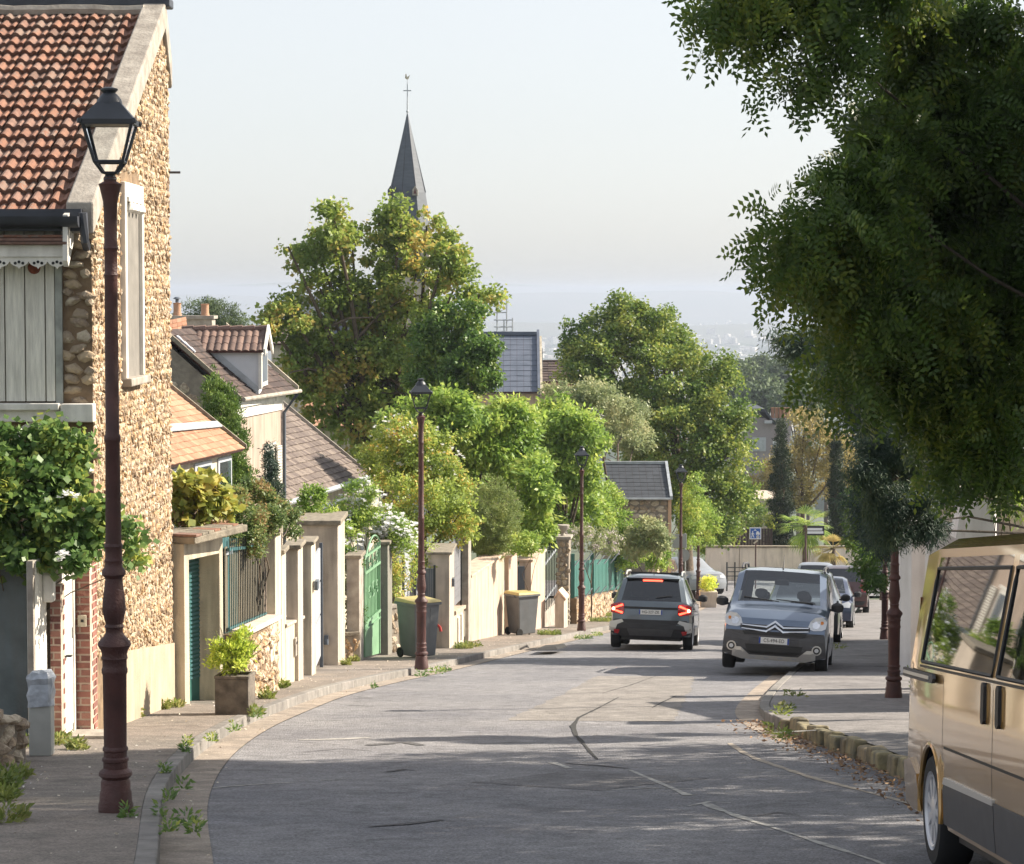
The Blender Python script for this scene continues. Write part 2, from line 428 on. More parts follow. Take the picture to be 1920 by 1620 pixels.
def pinnate(blobs, n, ll=.24, pairs=6, seed=1, clump=.3, cden=1., shell=.5, name='crown', droop=.55):
    P, N, r = leaf_points(blobs, n, seed, clump, cden, shell)
    m = len(P)
    D = unit(N * .5 + r.normal(size=(m, 3)) * .6 + np.array([0, 0, -droop]))
    Nn = unit(np.cross(D, r.normal(size=(m, 3)))); Nn[:, 2] = np.abs(Nn[:, 2]); Nn = unit(Nn)
    Sd = unit(np.cross(D, Nn)); L = ll * r.uniform(.7, 1.25, m)
    out = []
    for k in range(pairs):
        t = (k + 1) / (pairs + .6); sag = np.array([0, 0, -.25]) * (t ** 2) * L[:, None]
        base = P + D * (L * t)[:, None] + sag
        for s in (-1, 1):
            dd = unit(D * .45 + s * Sd + r.normal(size=(m, 3)) * .12)
            out.append(kite(base, dd, Nn, L * .29, L * .14))
    tip = P + D * L[:, None] + np.array([0, 0, -.25]) * L[:, None]
    out.append(kite(tip, D, Nn, L * .27, L * .13))
    return mesh_np(name, np.concatenate(out), 4)
def limbs(base, targets, r0, seed=1, sway=.12, fork=.45, sub=2, rmin=.012):
    """tapered trunk from base, splitting towards the targets"""
    rr = random.Random(seed); mb = MB(); base = Vector(base)
    cen = sum((Vector(t) for t in targets), Vector()) / len(targets)
    f = base.lerp(Vector((cen.x, cen.y, cen.z)), fork); f.x = base.x * .6 + f.x * .4; f.y = base.y * .6 + f.y * .4
    mb.tube([base - Vector((0, 0, .2)), base + Vector((0, 0, .15)), base.lerp(f, .5) + Vector((rr.uniform(-1, 1), rr.uniform(-1, 1), 0)) * sway * .5, f], [r0 * 1.25, r0, r0 * .85, r0 * .75], 10)
    for t in targets:
        t = Vector(t); m1 = f.lerp(t, .35) + Vector((rr.uniform(-1, 1), rr.uniform(-1, 1), rr.uniform(0, 1))) * sway * 2; m2 = f.lerp(t, .7) + Vector((rr.uniform(-1, 1), rr.uniform(-1, 1), rr.uniform(0, 1))) * sway * 2
        mb.tube([f, m1, m2, t], [r0 * .5, r0 * .36, r0 * .24, r0 * .1], 7)
        for _ in range(sub if r0 > .09 else 0):
            a = m1.lerp(m2, rr.random()); L = (t - f).length * rr.uniform(.14, .26)
            e = a + Vector((rr.gauss(0, 1), rr.gauss(0, 1), rr.uniform(0, 1.2))).normalized() * L
            mb.tube([a, a.lerp(e, .5) + Vector((0, 0, L * .08)), e], [r0 * .2, r0 * .13, rmin], 5)
    return mb
def pblob(px, py, rx, ry, Y, ky=1.0):
    c = at(px, py, Y); s = Y / FPX
    return (c.x, c.y, c.z, rx * s, (rx + ry) / 2 * s * ky, ry * s)
def ground_at(x, y): return prof(y)
# ================================================================ SETTING
M_asph = mat('asphalt', (.25, .243, .25), .85, col2=(.165, .163, .178), scale=.6, bump=1.2, bscale=50, detail=12, grain=.5, gscale=48)
M_pave = mat('pavement_asphalt', (.25, .21, .18), .9, col2=(.165, .145, .125), scale=1.0, bump=.8, bscale=45, detail=12, grain=.42, gscale=50)
M_pave2 = mat('pavement_right', (.24, .225, .22), .9, col2=(.16, .15, .15), scale=.9, bump=.8, bscale=45, detail=12, grain=.42, gscale=50)
M_gut = mat('gutter_concrete', (.36, .30, .245), .9, col2=(.23, .195, .165), scale=2.0, bump=.5, bscale=50, grain=.35)
M_kerb = mat('kerb_stone', (.27, .25, .23), .9, col2=(.16, .15, .14), scale=5, bump=.5, bscale=30, objv=.2)
M_kerbr = mat('mossy_kerb_stone', (.33, .27, .15), .9, col2=(.13, .12, .09), scale=7, bump=.8, bscale=25, objv=.3)
M_paint = mat('road_paint', (.52, .50, .46), .85, col2=(.19, .185, .18), scale=11, bump=.2, detail=10)
M_patch_sunlit = mat('asphalt_patch', (.285, .262, .24), .9, col2=(.19, .175, .165), scale=1.5, bump=1, bscale=50, detail=10, grain=.45, gscale=48)  # repair tone, lightened and warmed further to paint in the sunlit band
M_seal = mat('crack_seal', (.03, .03, .03), 1.0, var=.3, scale=6)
M_soil = mat('garden_soil', (.10, .085, .06), .95, col2=(.06, .075, .03), scale=.8, bump=.6, bscale=8)
M_earth = mat('terrain', (.10, .12, .07), .95, col2=(.06, .08, .05), scale=.02, detail=8)
def HR(y): return float(np.interp(y, [0, 26, 31], [.15, .15, .07]))
HL = .12
def strip(name, xl, xr, dz, y0, y1, m, step=.5, nx=2, kind='structure', parent=None):
    mb = MB(); ys = list(np.arange(y0, y1 + 1e-6, step)); vs = []
    for y in ys:
        for k in range(nx):
            t = k / (nx - 1); vs.append((xl(y) * (1 - t) + xr(y) * t, y, prof(y) + dz(y) ))
    fs = [(i * nx + k, i * nx + k + 1, (i + 1) * nx + k + 1, (i + 1) * nx + k) for i in range(len(ys) - 1) for k in range(nx - 1)]
    mb.add(vs, fs)
    return put(name, mb, m, parent, kind=kind if parent is None else None)
road = strip('road', AL, KR, lambda y: 0, -20, 107, M_asph, nx=8)
strip('gutter', lambda y: KL(y) - .01, AL, lambda y: .006, -20, 107, M_gut)
strip('gutter', lambda y: KR(y) - (.30 + .0 * y), lambda y: KR(y) + .02, lambda y: .005, 25.5, 44, M_gut)
WLY = [-20, 25.6, 30.6, 31.5, 35.4, 40, 44.6, 46.3, 49.2, 53, 56, 62, 67, 76, 84, 92, 108]
WLX = [-4.6, -4.35, -4.1, -3.77, -3.32, -3.23, -3.08, -2.8, -2.6, -1.75, -1.0, -.2, 1.3, 3.0, 4.4, 6.0, 8.4]
WL = lambda y: float(np.interp(y, WLY, WLX))
pavl = strip('pavement', lambda y: WL(y) - (3.5 if y < 25 else 1.1), lambda y: KL(y) - .14, lambda y: HL, -20, 96, M_pave, nx=5)
WRX = lambda y: float(np.interp(y, [-20, 20, 30, 42, 60, 80, 108], [6.2, 6.2, 6.3, 6.75, 10.2, 14.0, 19.5]))
pavr = strip('pavement', lambda y: KR(y) + .15, lambda y: WRX(y) + 1.0, HR, -20, 100, M_pave2, nx=5)
# cross street at the bottom of the hill and its far pavement
mb = MB(); g = []
for i, y in enumerate(np.arange(104, 118.01, 1)):
    g += [(-6, y, prof(y) + .004), (60, y, prof(y) + .004)]
mb.add(g, [(2 * i, 2 * i + 1, 2 * i + 3, 2 * i + 2) for i in range(14)])
put('cross_street', mb, M_asph, kind='structure')
# kerb stones, one by one
def kerb(fx, sgn, y0, y1, ln, h, m, parent, wd=.15, rough=0.0, proud=0.0):
    y = y0
    while y < y1:
        l2 = ln * (1 + rough * random.uniform(-.3, .3)); ya, yb = y + .006, y + l2 - .006
        jx = random.uniform(-rough, rough) * .05; jz = random.uniform(-rough, rough) * .03 + proud
        hh = h(y) if callable(h) else h
        P = []
        for yy in (ya, yb): P.append((fx(yy) + jx, fx(yy) + jx + sgn * wd))
        (a0, a1), (b0, b1) = P
        if sgn < 0: a0, a1, b0, b1 = a1, a0, b1, b0
        z0, z1 = prof(ya), prof(yb); r_ = lambda: random.uniform(-rough, rough) * .02
        k = MB().hexa([(a0, ya, z0 - .12), (a1, ya, z0 - .12), (b1, yb, z1 - .12), (b0, yb, z1 - .12)],
                      [(a0 + .01 + r_(), ya, z0 + hh + jz + r_()), (a1 - .01 + r_(), ya, z0 + hh + jz + r_()), (b1 - .01 + r_(), yb, z1 + hh + jz + r_()), (b0 + .01 + r_(), yb, z1 + hh + jz + r_())])
        put('kerb_stone', k, m, parent, bevel=.012 + .01 * rough)
        y += l2
kerb(KL, -1, 8, 62, 1.0, HL + .004, M_kerb, pavl)
kerb(KL, -1, 62, 96, 2.0, HL + .004, M_kerb, pavl)
kerb(KR, 1, 8, 27.5, .42, lambda y: HR(y) + .01, M_kerbr, pavr, rough=1.0, wd=.17)
kerb(KR, 1, 27.5, 70, 1.0, lambda y: HR(y) + .004, M_kerb, pavr)
# ground sheets
mb = MB(); ys = [-60, -20, 0, 10, 14.3, 20, 27, 35, 44.2, 56, 66, 74, 82, 91, 100, 110, 120, 140, 160, 200, 250, 320, 400, 550, 800, 1100, 1500, 2000, 3000, 4500, 7000, 10000, 13500]
xs = [-5900, -3000, -1500, -700, -300, -120, -60, -30, -12, 0, 12, 30, 60, 120, 300, 700, 1500, 3000, 5900]
vs = []
for y in ys:
    for x in xs:
        z = prof(y) - .10
        if y > 7000: z += max(0, (y - 7000) / 6500) * (70 + 28 * math.sin(x / 900 + 1) + 16 * math.sin(x / 330))
        if 300 < abs(x): z += -2
        vs.append((x, y, z))
nx = len(xs)
fs = [(i * nx + k, i * nx + k + 1, (i + 1) * nx + k + 1, (i + 1) * nx + k) for i in range(len(ys) - 1) for k in range(nx - 1)]
mb.add(vs, fs, False); put('ground', mb, M_earth, kind='structure')
# distant hills
M_hill = mat('hill_woods', (.07, .10, .06), .95, col2=(.13, .13, .10), scale=.004, detail=8)
def hill(Y, h0, amps, seed, dz=-115, deep=900):
    r = random.Random(seed); ph = [r.uniform(0, 6.28) for _ in amps]
    mb = MB(); vs = []; xs_ = np.linspace(-5600, 5600, 160)
    for x in xs_:
        h = h0 + sum(a * math.sin(x / L_ + p) for (a, L_), p in zip(amps, ph))
        vs += [(x, Y - deep, dz), (x, Y - deep * .45, dz + (h - dz) * .62), (x, Y, h), (x, Y + deep * .4, dz)]
    n = len(xs_)
    mb.add(vs, [(4 * i + k, 4 * (i + 1) + k, 4 * (i + 1) + k + 1, 4 * i + k + 1) for i in range(n - 1) for k in range(3)], True)
    put('distant_hills', mb, M_hill, kind='structure')
hill(12500, 16, [(16, 1300), (12, 470), (5, 170)], 3)
hill(8600, -26, [(16, 900), (10, 300), (4, 90)], 8)
hill(5200, -66, [(9, 500), (5, 170), (2, 60)], 11, deep=700)
# the far town: pale blocks in the valley
M_town = mat('far_town_walls', (.70, .67, .62), .8, island=.55)
mb = MB(); r = random.Random(4)
for i in range(4500):
    Y = r.uniform(1500, 8600); x = r.uniform(-.10, .16) * Y
    s = r.choice([.6, .7, .8, 1.0, 1.5]); hh = r.uniform(5, 11) * (2.2 if r.random() < .05 else 1)
    z = float(np.interp(Y, PY, PZ)) + (10 if Y > 4600 and Y < 5400 else 0)
    mb.obox((x, Y, z + hh / 2 - 2), 10 * s, 10 * s, hh + 4, r.uniform(0, 3))
put('distant_town', mb, M_town, kind='stuff')
mb = MB(); M_wood = mat('far_woods', (.035, .055, .03), .95, col2=(.06, .085, .04), scale=.01)
for i in range(900):
    Y = r.uniform(700, 6500); x = r.uniform(-.11, .17) * Y; z = float(np.interp(Y, PY, PZ)); q = r.uniform(6, 16) * (1 + Y / 3500)
    mb.lathe([(q * .9, -3), (q * 1.5, 1), (q * 1.2, 6), (q * .4, 9)], (x, Y, z), 7)
put('distant_woods', mb, M_wood, kind='stuff')
# ---------------------------------------------------------------- marks on the road
def gpoly(name, px, m, off=.004, parent=None, doff=0.0):
    """thin mark through photo-pixel polyline [(px,py,width_m)] laid on the ground"""
    pts = [(G(a, b, doff), c) for a, b, c in px]; P = []
    for (p, wa), (q, wb) in zip(pts, pts[1:]):
        n = max(1, int((q - p).length / .3))
        for i in range(n): P.append((p.lerp(q, i / n), wa + (wb - wa) * i / n))
    P.append(pts[-1]); mb = MB(); vs = []
    for i, (p, wd) in enumerate(P):
        d = P[min(i + 1, len(P) - 1)][0] - P[max(i - 1, 0)][0]; nn = Vector((-d.y, d.x, 0)).normalized()
        wd = wd * (1 + random.uniform(-.45, .45) * (1 if wd < .3 else .1))
        for s in (-.5, .5):
            q = p + nn * wd * s; vs.append((q.x, q.y, prof(q.y) + doff + off))
    mb.add(vs, [(2 * i, 2 * i + 1, 2 * i + 3, 2 * i + 2) for i in range(len(P) - 1) if m is not M_paint or random.random() > .13])
    return put(name, mb, m, parent)
gpoly('edge_line', [(1368, 1394, .05), (1395, 1412, .06), (1420, 1424, .06), (1520, 1458, .06), (1620, 1484, .055), (1760, 1520, .06)], mat('edge_paint', (.46, .39, .31), .85, col2=(.24, .21, .18), scale=14), parent=road)
gpoly('centre_line', [(1180, 1444, .05), (1260, 1478, .06), (1340, 1515, .07), (1410, 1540, .07), (1445, 1550, .08)], M_paint, parent=road)
gpoly('centre_line', [(1445, 1551, .03), (1540, 1582, .05), (1640, 1614, .04), (1700, 1640, .03)], M_paint, parent=road)
gpoly('centre_line', [(1035, 1430, .07), (1068, 1441, .06)], M_paint, parent=road)
for pl in ([(560, 1388, .10), (640, 1386, .14), (740, 1381, .1)], [(800, 1386, .06), (912, 1384, .12)],
           [(395, 1478, .045), (470, 1472, .05), (560, 1467, .03)], [(600, 1464, .03), (660, 1460, .03)]):  # last two are sunlight streaks painted onto the road
    gpoly('worn_mark_sun_streak', pl, M_paint, parent=road)
gpoly('asphalt_patch', [(1105, 1352, 2.0), (1180, 1296, 1.8), (1210, 1268, 1.7)], M_patch_sunlit, off=.003, parent=road)
gpoly('asphalt_patch', [(1000, 1475, 1.3), (1200, 1452, 1.4)], mat('dark_patch', (.19, .185, .19), .9, col2=(.14, .135, .14), scale=1.5, bump=1, bscale=50, grain=.45, gscale=48), off=.003, parent=road)
for pl in ([(1160, 1308, .02), (1120, 1329, .03), (1085, 1346, .04), (1074, 1362, .055), (1080, 1380, .045), (1092, 1392, .05), (1106, 1410, .03), (1120, 1424, .02)], [(1268, 1305, .02), (1240, 1318, .03), (1222, 1328, .015)],
           [(1060, 1432, .03), (1120, 1436, .045), (1180, 1442, .02)], [(1130, 1300, .015), (1180, 1286, .025), (1230, 1268, .01)]):
    gpoly('sealed_crack', pl, M_seal, off=.006, parent=road)
for pl in ([(690, 1398, .10), (760, 1392, .22), (790, 1398, .08)], [(725, 1448, .04), (760, 1443, .09), (780, 1446, .03)], [(690, 1551, .03), (760, 1546, .07), (830, 1538, .05), (850, 1541, .02)], [(1420, 1530, .02), (1460, 1524, .05), (1500, 1530, .02)], [(560, 1412, .02), (640, 1404, .05), (700, 1409, .02)]):
    gpoly('pitted_patch', pl, mat('pitted_tar', (.12, .117, .12), .95, var=.5, scale=25, bump=1, bscale=40), off=.006, parent=road)
gpoly('worn_mark_sun_streak', [(1120, 1483, .02), (1220, 1478, .045), (1300, 1480, .02)], M_paint, parent=road)
gpoly('worn_mark_sun_streak', [(1290, 1512, .02), (1330, 1504, .05), (1370, 1506, .02)], M_paint, parent=road)
gpoly('parking_line', [(1440, 1328, .06), (1516, 1323, .06)], M_paint, parent=pavr, doff=.09)
gpoly('parking_line', [(1450, 1374, .07), (1600, 1366, .06)], M_paint, parent=pavr, doff=.15)

# ================================================================ STONE HOUSE
GL = lambda y: prof(y) + HL
M_tile = ramp_mat('roof_tile', [(.21, .10, .065), (.26, .135, .09), (.18, .09, .065), (.25, .15, .115), (.14, .085, .065), (.24, .115, .075), (.21, .145, .115)], .95, .3, 30, .2)
M_under = mat('tile_gap', (.07, .025, .02), .95)
M_meul = ramp_mat('rubble_stone', [(.46, .34, .21), (.58, .46, .32), (.20, .12, .07), (.72, .63, .49), (.38, .23, .11), (.13, .09, .065), (.52, .41, .28), (.27, .16, .09), (.64, .53, .40), (.42, .27, .14)], .9, .9, 45, .35)
M_mort = mat('ochre_mortar', (.26, .18, .11), .95, col2=(.13, .085, .05), scale=6, bump=1, bscale=14)
M_greyst = ramp_mat('grey_stone', [(.42, .34, .25), (.55, .47, .36), (.24, .18, .13), (.46, .35, .23), (.32, .25, .18)], .9, .7, 30, .3)
M_mortg = mat('grey_mortar', (.30, .26, .21), .95, col2=(.19, .16, .13), scale=6, bump=1, bscale=14)
M_cop = mat('weathered_concrete', (.42, .38, .33), .9, col2=(.24, .21, .18), scale=5, bump=.5, bscale=25)
M_zinc = mat('dark_zinc', (.05, .055, .07), .5, var=.3, scale=4, metal=.3)
M_zincl = mat('pale_zinc', (.42, .45, .48), .5, var=.25, scale=4, metal=.3)
M_white = mat('white_paint', (.78, .75, .69), .6, var=.15, scale=6, bump=.15, bscale=20, stain=.35)
M_wshut = mat('old_white_boards', (.80, .77, .68), .7, col2=(.58, .56, .50), scale=10, bump=.3, bscale=30, stretch=(4, 4, .4), stain=.25)
M_cream = mat('cream_render', (.60, .53, .41), .9, var=.14, scale=4, bump=.4, bscale=60, stain=.55)
M_beige = mat('beige_render', (.54, .46, .375), .9, var=.14, scale=4, bump=.4, bscale=60, stain=.5)
M_salmon = mat('salmon_render', (.60, .45, .345), .9, var=.12, scale=3, bump=.4, bscale=60, stain=.5)
M_brick = ramp_mat('red_brick', [(.23, .09, .07), (.28, .12, .09), (.16, .065, .055), (.31, .15, .115)], .85, .4, 40, .15)
M_grout = mat('brick_mortar', (.50, .40, .32), .95, var=.3, scale=8, bump=.5, bscale=30)
hx = -4.27; hy0, hy1 = 25.2, 30.9
zE = .80; ridge_y, ridge_z = 30.45, 3.40
H = thing('stone_house', 'tall stone house with red tiled roof and sunlit rubble gable at the left edge', 'house', (-7.0, 28, prof(28)))
gb = prof(31) - .5
mb = MB().prism([(hx, hy0, gb), (hx, hy1, gb), (hx, hy1, ridge_z - .75), (hx, ridge_y, ridge_z - .08), (hx, hy0, zE - .28)], (-6, 0, 0))
put('wall', mb, M_mort, H)
sl = (ridge_z - zE) / (ridge_y - (hy0 - .1))
def gtop(t):
    y = hy0 + t
    return zE - .22 + (t) * sl if y < ridge_y else ridge_z - .1 - (y - ridge_y) * .8
wy0, wy1, wz0, wz1 = 27.05, 28.4, Zp(706, 27.7), Zp(372, 27.7)
WIN = thing
rubble(H, (hx, hy0), (hx, hy1), lambda t: GL(hy0 + t) + .78, gtop, M_meul, .09, .064, .026, 300, 1,
       skip=lambda t, z: wy0 - .04 < hy0 + t < wy1 + .04 and wz0 - .15 < z < wz1 + .3)
put('plinth', MB().wall((hx + .03, 30.9), (hx + .03, 26.2), -.05, gb, gb, GL(30.9) + .78, GL(26.2) + .8), mat('plinth_render', (.46, .37, .27), .9, var=.2, scale=3, bump=.3, stain=.3), H)
# side window: frame, flat panel painted with the reveal's shade, sill, small fretwork under the head
fw = MB(); xo = hx + .06
fw.box(hx - .2, xo, wy0, wy0 + .12, wz0, wz1 + .16).box(hx - .2, xo, wy1 - .10, wy1, wz0, wz1 + .16).box(hx - .2, xo + .002, wy0 + .12, wy1 - .10, wz1, wz1 + .16)
wf = put('window', fw, M_white, H, bevel=.01)
put('reveal_shade', MB().box(hx - .14, hx + .012, wy0 + .12, wy1 - .10, wz0, wz1), mat('reveal_shade_grey', (.20, .185, .165), .9, var=.2, scale=5), wf)  # grey of the shaded reveal painted on a flat panel
put('sill', MB().box(hx - .1, xo + .06, wy0 - .03, wy1 + .03, wz0 - .09, wz0), M_cop, wf, bevel=.015)
fr = MB()
for k in range(4): fr.lathe([(.02, 0), (.06, .03), (.05, .09), (.02, .12)], (hx + .06, wy0 + .32 + k * .26, wz1 - .17), 8)
fr.box(hx + .04, hx + .08, wy0 + .15, wy1 - .15, wz1 - .05, wz1)
put('fretwork', fr, M_white, wf)
# coping along the rake
def rk(y, o=0): return zE + (y - (hy0 - .1)) * sl + o
ya, yb = hy0 - .16, ridge_y
cp = MB().prism([(hx + .05, ya, rk(ya, -.20)), (hx + .05, yb, rk(yb, -.20)), (hx + .05, yb, rk(yb, .12)), (hx + .05, ya, rk(ya, .12))], (-.28, 0, 0))
cp.prism([(hx + .05, yb, rk(yb, -.25)), (hx + .05, hy1 + .05, ridge_z - .9), (hx + .05, hy1 + .05, ridge_z - .55), (hx + .05, yb, rk(yb, .12))], (-.36, 0, 0))
put('coping', cp, M_cop, H, bevel=.02)
# roof deck + tiles
xr0 = hx - .23; roof = MB().prism([(xr0, ya, rk(ya, -.05)), (xr0, yb, rk(yb, -.05)), (xr0, yb, rk(yb, -.15)), (xr0, ya, rk(ya, -.15))], (-5.6, 0, 0))
rf = put('roof', roof, M_under, H)
tw, th_ = .205, .285
def tile_mesh():
    n = 8; prf = [(0, 0), (.06, .02), (.14, .048), (.26, .058), (.38, .045), (.5, .012), (.62, .004), (.74, .03), (.86, .036), (.97, .008)]
    vs = []; L = th_ * 1.12
    for y, zz in ((0, .052), (L, 0)):
        for a, h in prf: vs.append((a * tw * 1.0 , y, h * .8 + zz))
    k = len(prf); fs = [(i, i + 1, k + i + 1, k + i) for i in range(k - 1)]
    for a, h in prf: vs.append((a * tw * 1.0, .012, h * .8 + .004))
    fs += [(2 * k + i, 2 * k + i + 1, i + 1, i) for i in range(k - 1)]
    me = bpy.data.meshes.new('tile'); me.from_pydata(vs, [], fs); me.materials.append(M_tile); me.update()
    return me, vs, fs
tme, tvs, tfs = tile_mesh(); ang = math.atan(sl); ncol = 26; nrow = int((yb - ya) / math.cos(ang) / th_)
cnt = 0; rest = MB()
for c in range(ncol):
    for rrow in range(nrow + 1):
        d = rrow * th_; y = ya - .06 + d * math.cos(ang); z = rk(ya, 0) - .045 + d * math.sin(ang)
        if y > ridge_y - .1: continue
        x = xr0 - (c + 1) * tw + random.uniform(-.004, .004)
        rot = (ang + random.uniform(-.012, .012), random.uniform(-.02, .02), random.uniform(-.012, .012))
        if c < 16: inst('roof_tile', tme, H, (x, y, z), rot); cnt += 1
        else:
            Mx = Matrix.Translation((x, y, z)) @ Matrix.Rotation(ang, 4, 'X'); rest.add([Mx @ Vector(v) for v in tvs], tfs)
put('roof_tile_mass', rest, M_tile, H, kind='stuff')
put('ridge_cap', MB().box(hx - 5.8, hx + .10, ridge_y - .06, ridge_y + .3, ridge_z + .055, ridge_z + .17), M_zinc, H, bevel=.02)
mb = MB(); mb.tube([(hx - 5.8 + k * .2, ridge_y - .12 + random.uniform(-.01, .01), ridge_z - .0 + random.uniform(-.01, .01)) for k in range(29)], .07, 7)
put('ridge_mortar', mb, M_cop, H)
# gutter, tile course, lambrequin
gy = hy0 - .36; gx1 = hx - .06
mb = MB(); pr = [(gy + .11 * math.cos(a), zE - .06 + .11 * math.sin(a)) for a in np.linspace(math.pi, 2 * math.pi, 9)]
vs = [(x, p, q) for x in (-10, gx1) for p, q in pr]; mb.add(vs, [(i, i + 1, 9 + i + 1, 9 + i) for i in range(8)] + [tuple(range(9))[::-1], tuple(range(9, 18))], True)
mb.box(-10, gx1, gy + .10, gy + .2, zE - .20, zE + .02)
put('gutter', mb, M_zinc, H)
mb = MB(); mb.tube([(hx - .03, gy + .05, zE - .02), (hx - .02, gy + .08, zE - .3), (hx - .04, gy + .3, zE - .36)], .045, 8); put('downpipe', mb, M_zinc, H)
mb = MB()
for k, o in enumerate((0, .035, .07)): mb.box(-10, hx - .18, gy - .02 - .04 * k + .05, gy + .4, zE - .24 - o - .03, zE - .24 - o + .0)
put('tile_course', mb, M_tile, H, bevel=.006)
put('fascia_board', MB().box(-10, hx - .2, gy + .02, gy + .08, zE - .46, zE - .345), M_white, H)
mb = MB(); k = 0; x = hx - .2; zt = zE - .462
while x > -6.4:
    W_ = .19; c = x - W_ / 2; pts = []
    for i in range(13):
        t = -1 + 2 * i / 12; pts.append((c - t * W_ / 2, gy + .04, zt - .045 - .055 * (abs(math.cos(t * math.pi * .5)) ** .6) - (.02 if abs(t) < .1 else 0)))
    pts += [(x - W_, gy + .04, zt), (x, gy + .04, zt)][::1]
    mb.prism(pts, (0, .02, 0)); 
    x -= W_
lam = put('lambrequin', mb, M_white, H)
x = hx - .2
while x > -6.4:
    for dx, dz_ in ((0, -.05), (-.038, -.062), (.038, -.062)):
        c = (x - .095 + dx, gy + .036, zt + dz_); mb = MB().prism([(c[0] + .016 * math.cos(a), c[1], c[2] + .016 * math.sin(a)) for a in np.linspace(0, 6.28, 7)[:-1]], (0, .003, 0)); put('fret_hole', mb, M_seal, lam)
    x -= .19
put('bargeboard', MB().prism([(hx - .17, gy - .02, zE - .04), (hx - .17, gy + .3, zE + .02), (hx - .17, gy + .3, zE - .30), (hx - .17, gy + .0, zE - .56), (hx - .17, gy - .06, zE - .5)], (-.05, 0, 0)), M_white, H)
# front wall pieces
zs0, zs1 = Zp(752, hy0), Zp(478, hy0)
xsA = X(106, hy0)
x = xsA; k = 0
while x > X(-60, hy0):
    wdt = [.10, .205, .205, .2, .2, .2][k % 6]
    put('shutter_board', MB().box(x - wdt + .006, x - .006, hy0 - .06, hy0 - .02, zs0, zs1 + .3), M_wshut, H, bevel=.004); x -= wdt; k += 1
put('shutter_post', MB().box(xsA, xsA + .07, hy0 - .05, hy0 - .002, zs0 - .02, zs1 + .3), mat('grey_post', (.35, .36, .33), .8, var=.3, scale=8), H)
rubble(H, (xsA + .08, hy0), (hx, hy0), lambda t: zs0 - .02, lambda t: zs1 + .35, M_greyst, .16, .10, .05, 90, 3)
rubble(H, (X(40, hy0), hy0), (hx, hy0), lambda t: Zp(985, hy0), lambda t: Zp(800, hy0), M_greyst, .18, .11, .045, 60, 4)
put('cornice', MB().box(-10, X(116, hy0), hy0 - .2, hy0 - .002, Zp(768, hy0), Zp(755, hy0)).box(-10, hx + .02, hy0 - .13, hy0 - .003, Zp(790, hy0), Zp(768, hy0)).box(X(118, hy0), hx + .03, hy0 - .18, hy0 - .003, Zp(790, hy0), Zp(756, hy0)), M_white, H, bevel=.012)
mb = MB(); cx, cz = X(72, hy0), Zp(830, hy0)
mb.tube([(cx + .22 * math.cos(a), hy0 - .05, cz + .2 * math.sin(a)) for a in np.linspace(-.2, math.pi + .2, 14)], .03, 6); put('arch_moulding', mb, M_white, H)
an = MB(); an.lathe([(.0, .04), (.045, .03), (.066, .0)][::-1], (0, 0, 0), 16); me = an.mesh('wall_anchor'); me.materials.append(mat('rust', (.22, .05, .02), .8, var=.4, scale=20))
o = bpy.data.objects.new('wall_anchor', me); S.collection.objects.link(o); o.parent = H; o.location = Vector((X(68, hy0), hy0 - .06, Zp(502, hy0))) - Vector(H.location); o.rotation_euler = (math.pi / 2, 0, 0)
put('iron_bar', MB().tube([(hx - .1, hy1 - .1, Zp(324, hy1)), (hx + .16, hy1 - .1, Zp(324, hy1))], .016, 6), M_zinc, H)
# lower front: doors between brick piers
def bricks(parent, x0, x1, y0, y1, z0, z1, seed, faces=('f', 's')):
    """brick pier: mortar core and bricks proud of it"""
    put('brick_core', MB().box(x0 + .008, x1 - .008, y0 + .008, y1, z0, z1), M_grout, parent)
    r = random.Random(seed); z = z0; row = 0; h = .054
    me = bpy.data.meshes.get('brick_unit')
    if me is None:
        me = MB().box(-.5, .5, -.5, .5, -.5, .5).mesh('brick_unit'); me.materials.append(M_brick)
    while z < z1 - h:
        W_ = x1 - x0; cut = [0, W_ * (.32 if row % 2 else .0), W_] if W_ < .3 and row % 2 else ([0, W_] if W_ < .26 else [0, .11 if row % 2 else .22, min(W_, .33 if row % 2 else .44), W_])
        cut = sorted(set(round(c, 3) for c in cut if c <= W_ + 1e-6))
        for a, b in zip(cut, cut[1:]):
            if b - a < .03: continue
            inst('brick', me, parent, (x0 + (a + b) / 2, y0 + .05 + r.uniform(-.003, .003), z + h / 2), (0, 0, 0), (b - a - .02, .1, h))
        y = y0 + .1 + (.06 if row % 2 else 0) + .012
        while y < y1 - .04 and 's' in faces:
            L = min(.11 if row % 2 else .22, y1 - y)
            inst('brick', me, parent, (x1 - .05 + r.uniform(-.003, .003), y + L / 2, z + h / 2), (0, 0, 0), (.1, L - .02, h)); y += L
        z += h + .019; row += 1
PIER = thing('brick_pier', 'weathered red brick pier with small square bell plate at the corner of the stone house', 'brick pier', (X(160, 24.9), 25, GL(25)))
bricks(PIER, X(135, 24.75), hx + .03, 24.75, 25.15, GL(24.9) - .02, Zp(985, 24.9), 5)
bp_ = put('bell_plate', MB().box(X(140, 24.7), X(156, 24.7), 24.72, 24.745, Zp(1176, 24.7), Zp(1154, 24.7)), M_cream, PIER, bevel=.005)
put('bell_button', MB().box(X(146, 24.7), X(151, 24.7), 24.71, 24.719, Zp(1167, 24.7), Zp(1162, 24.7)), M_seal, bp_)
P2 = thing('brick_pier', 'narrow brick pier between the two white doors, left of the bell plate', 'brick pier', (X(98, 24.8), 24.8, GL(24.8)))
bricks(P2, X(87, 24.0), X(110, 24.0), 24.0, 24.2, GL(24.1) + .02, Zp(1095, 24.1), 6)
D = thing('white_door', 'white panelled door in the reveal between two brick piers', 'door', (X(122, 25), 25, GL(25)))
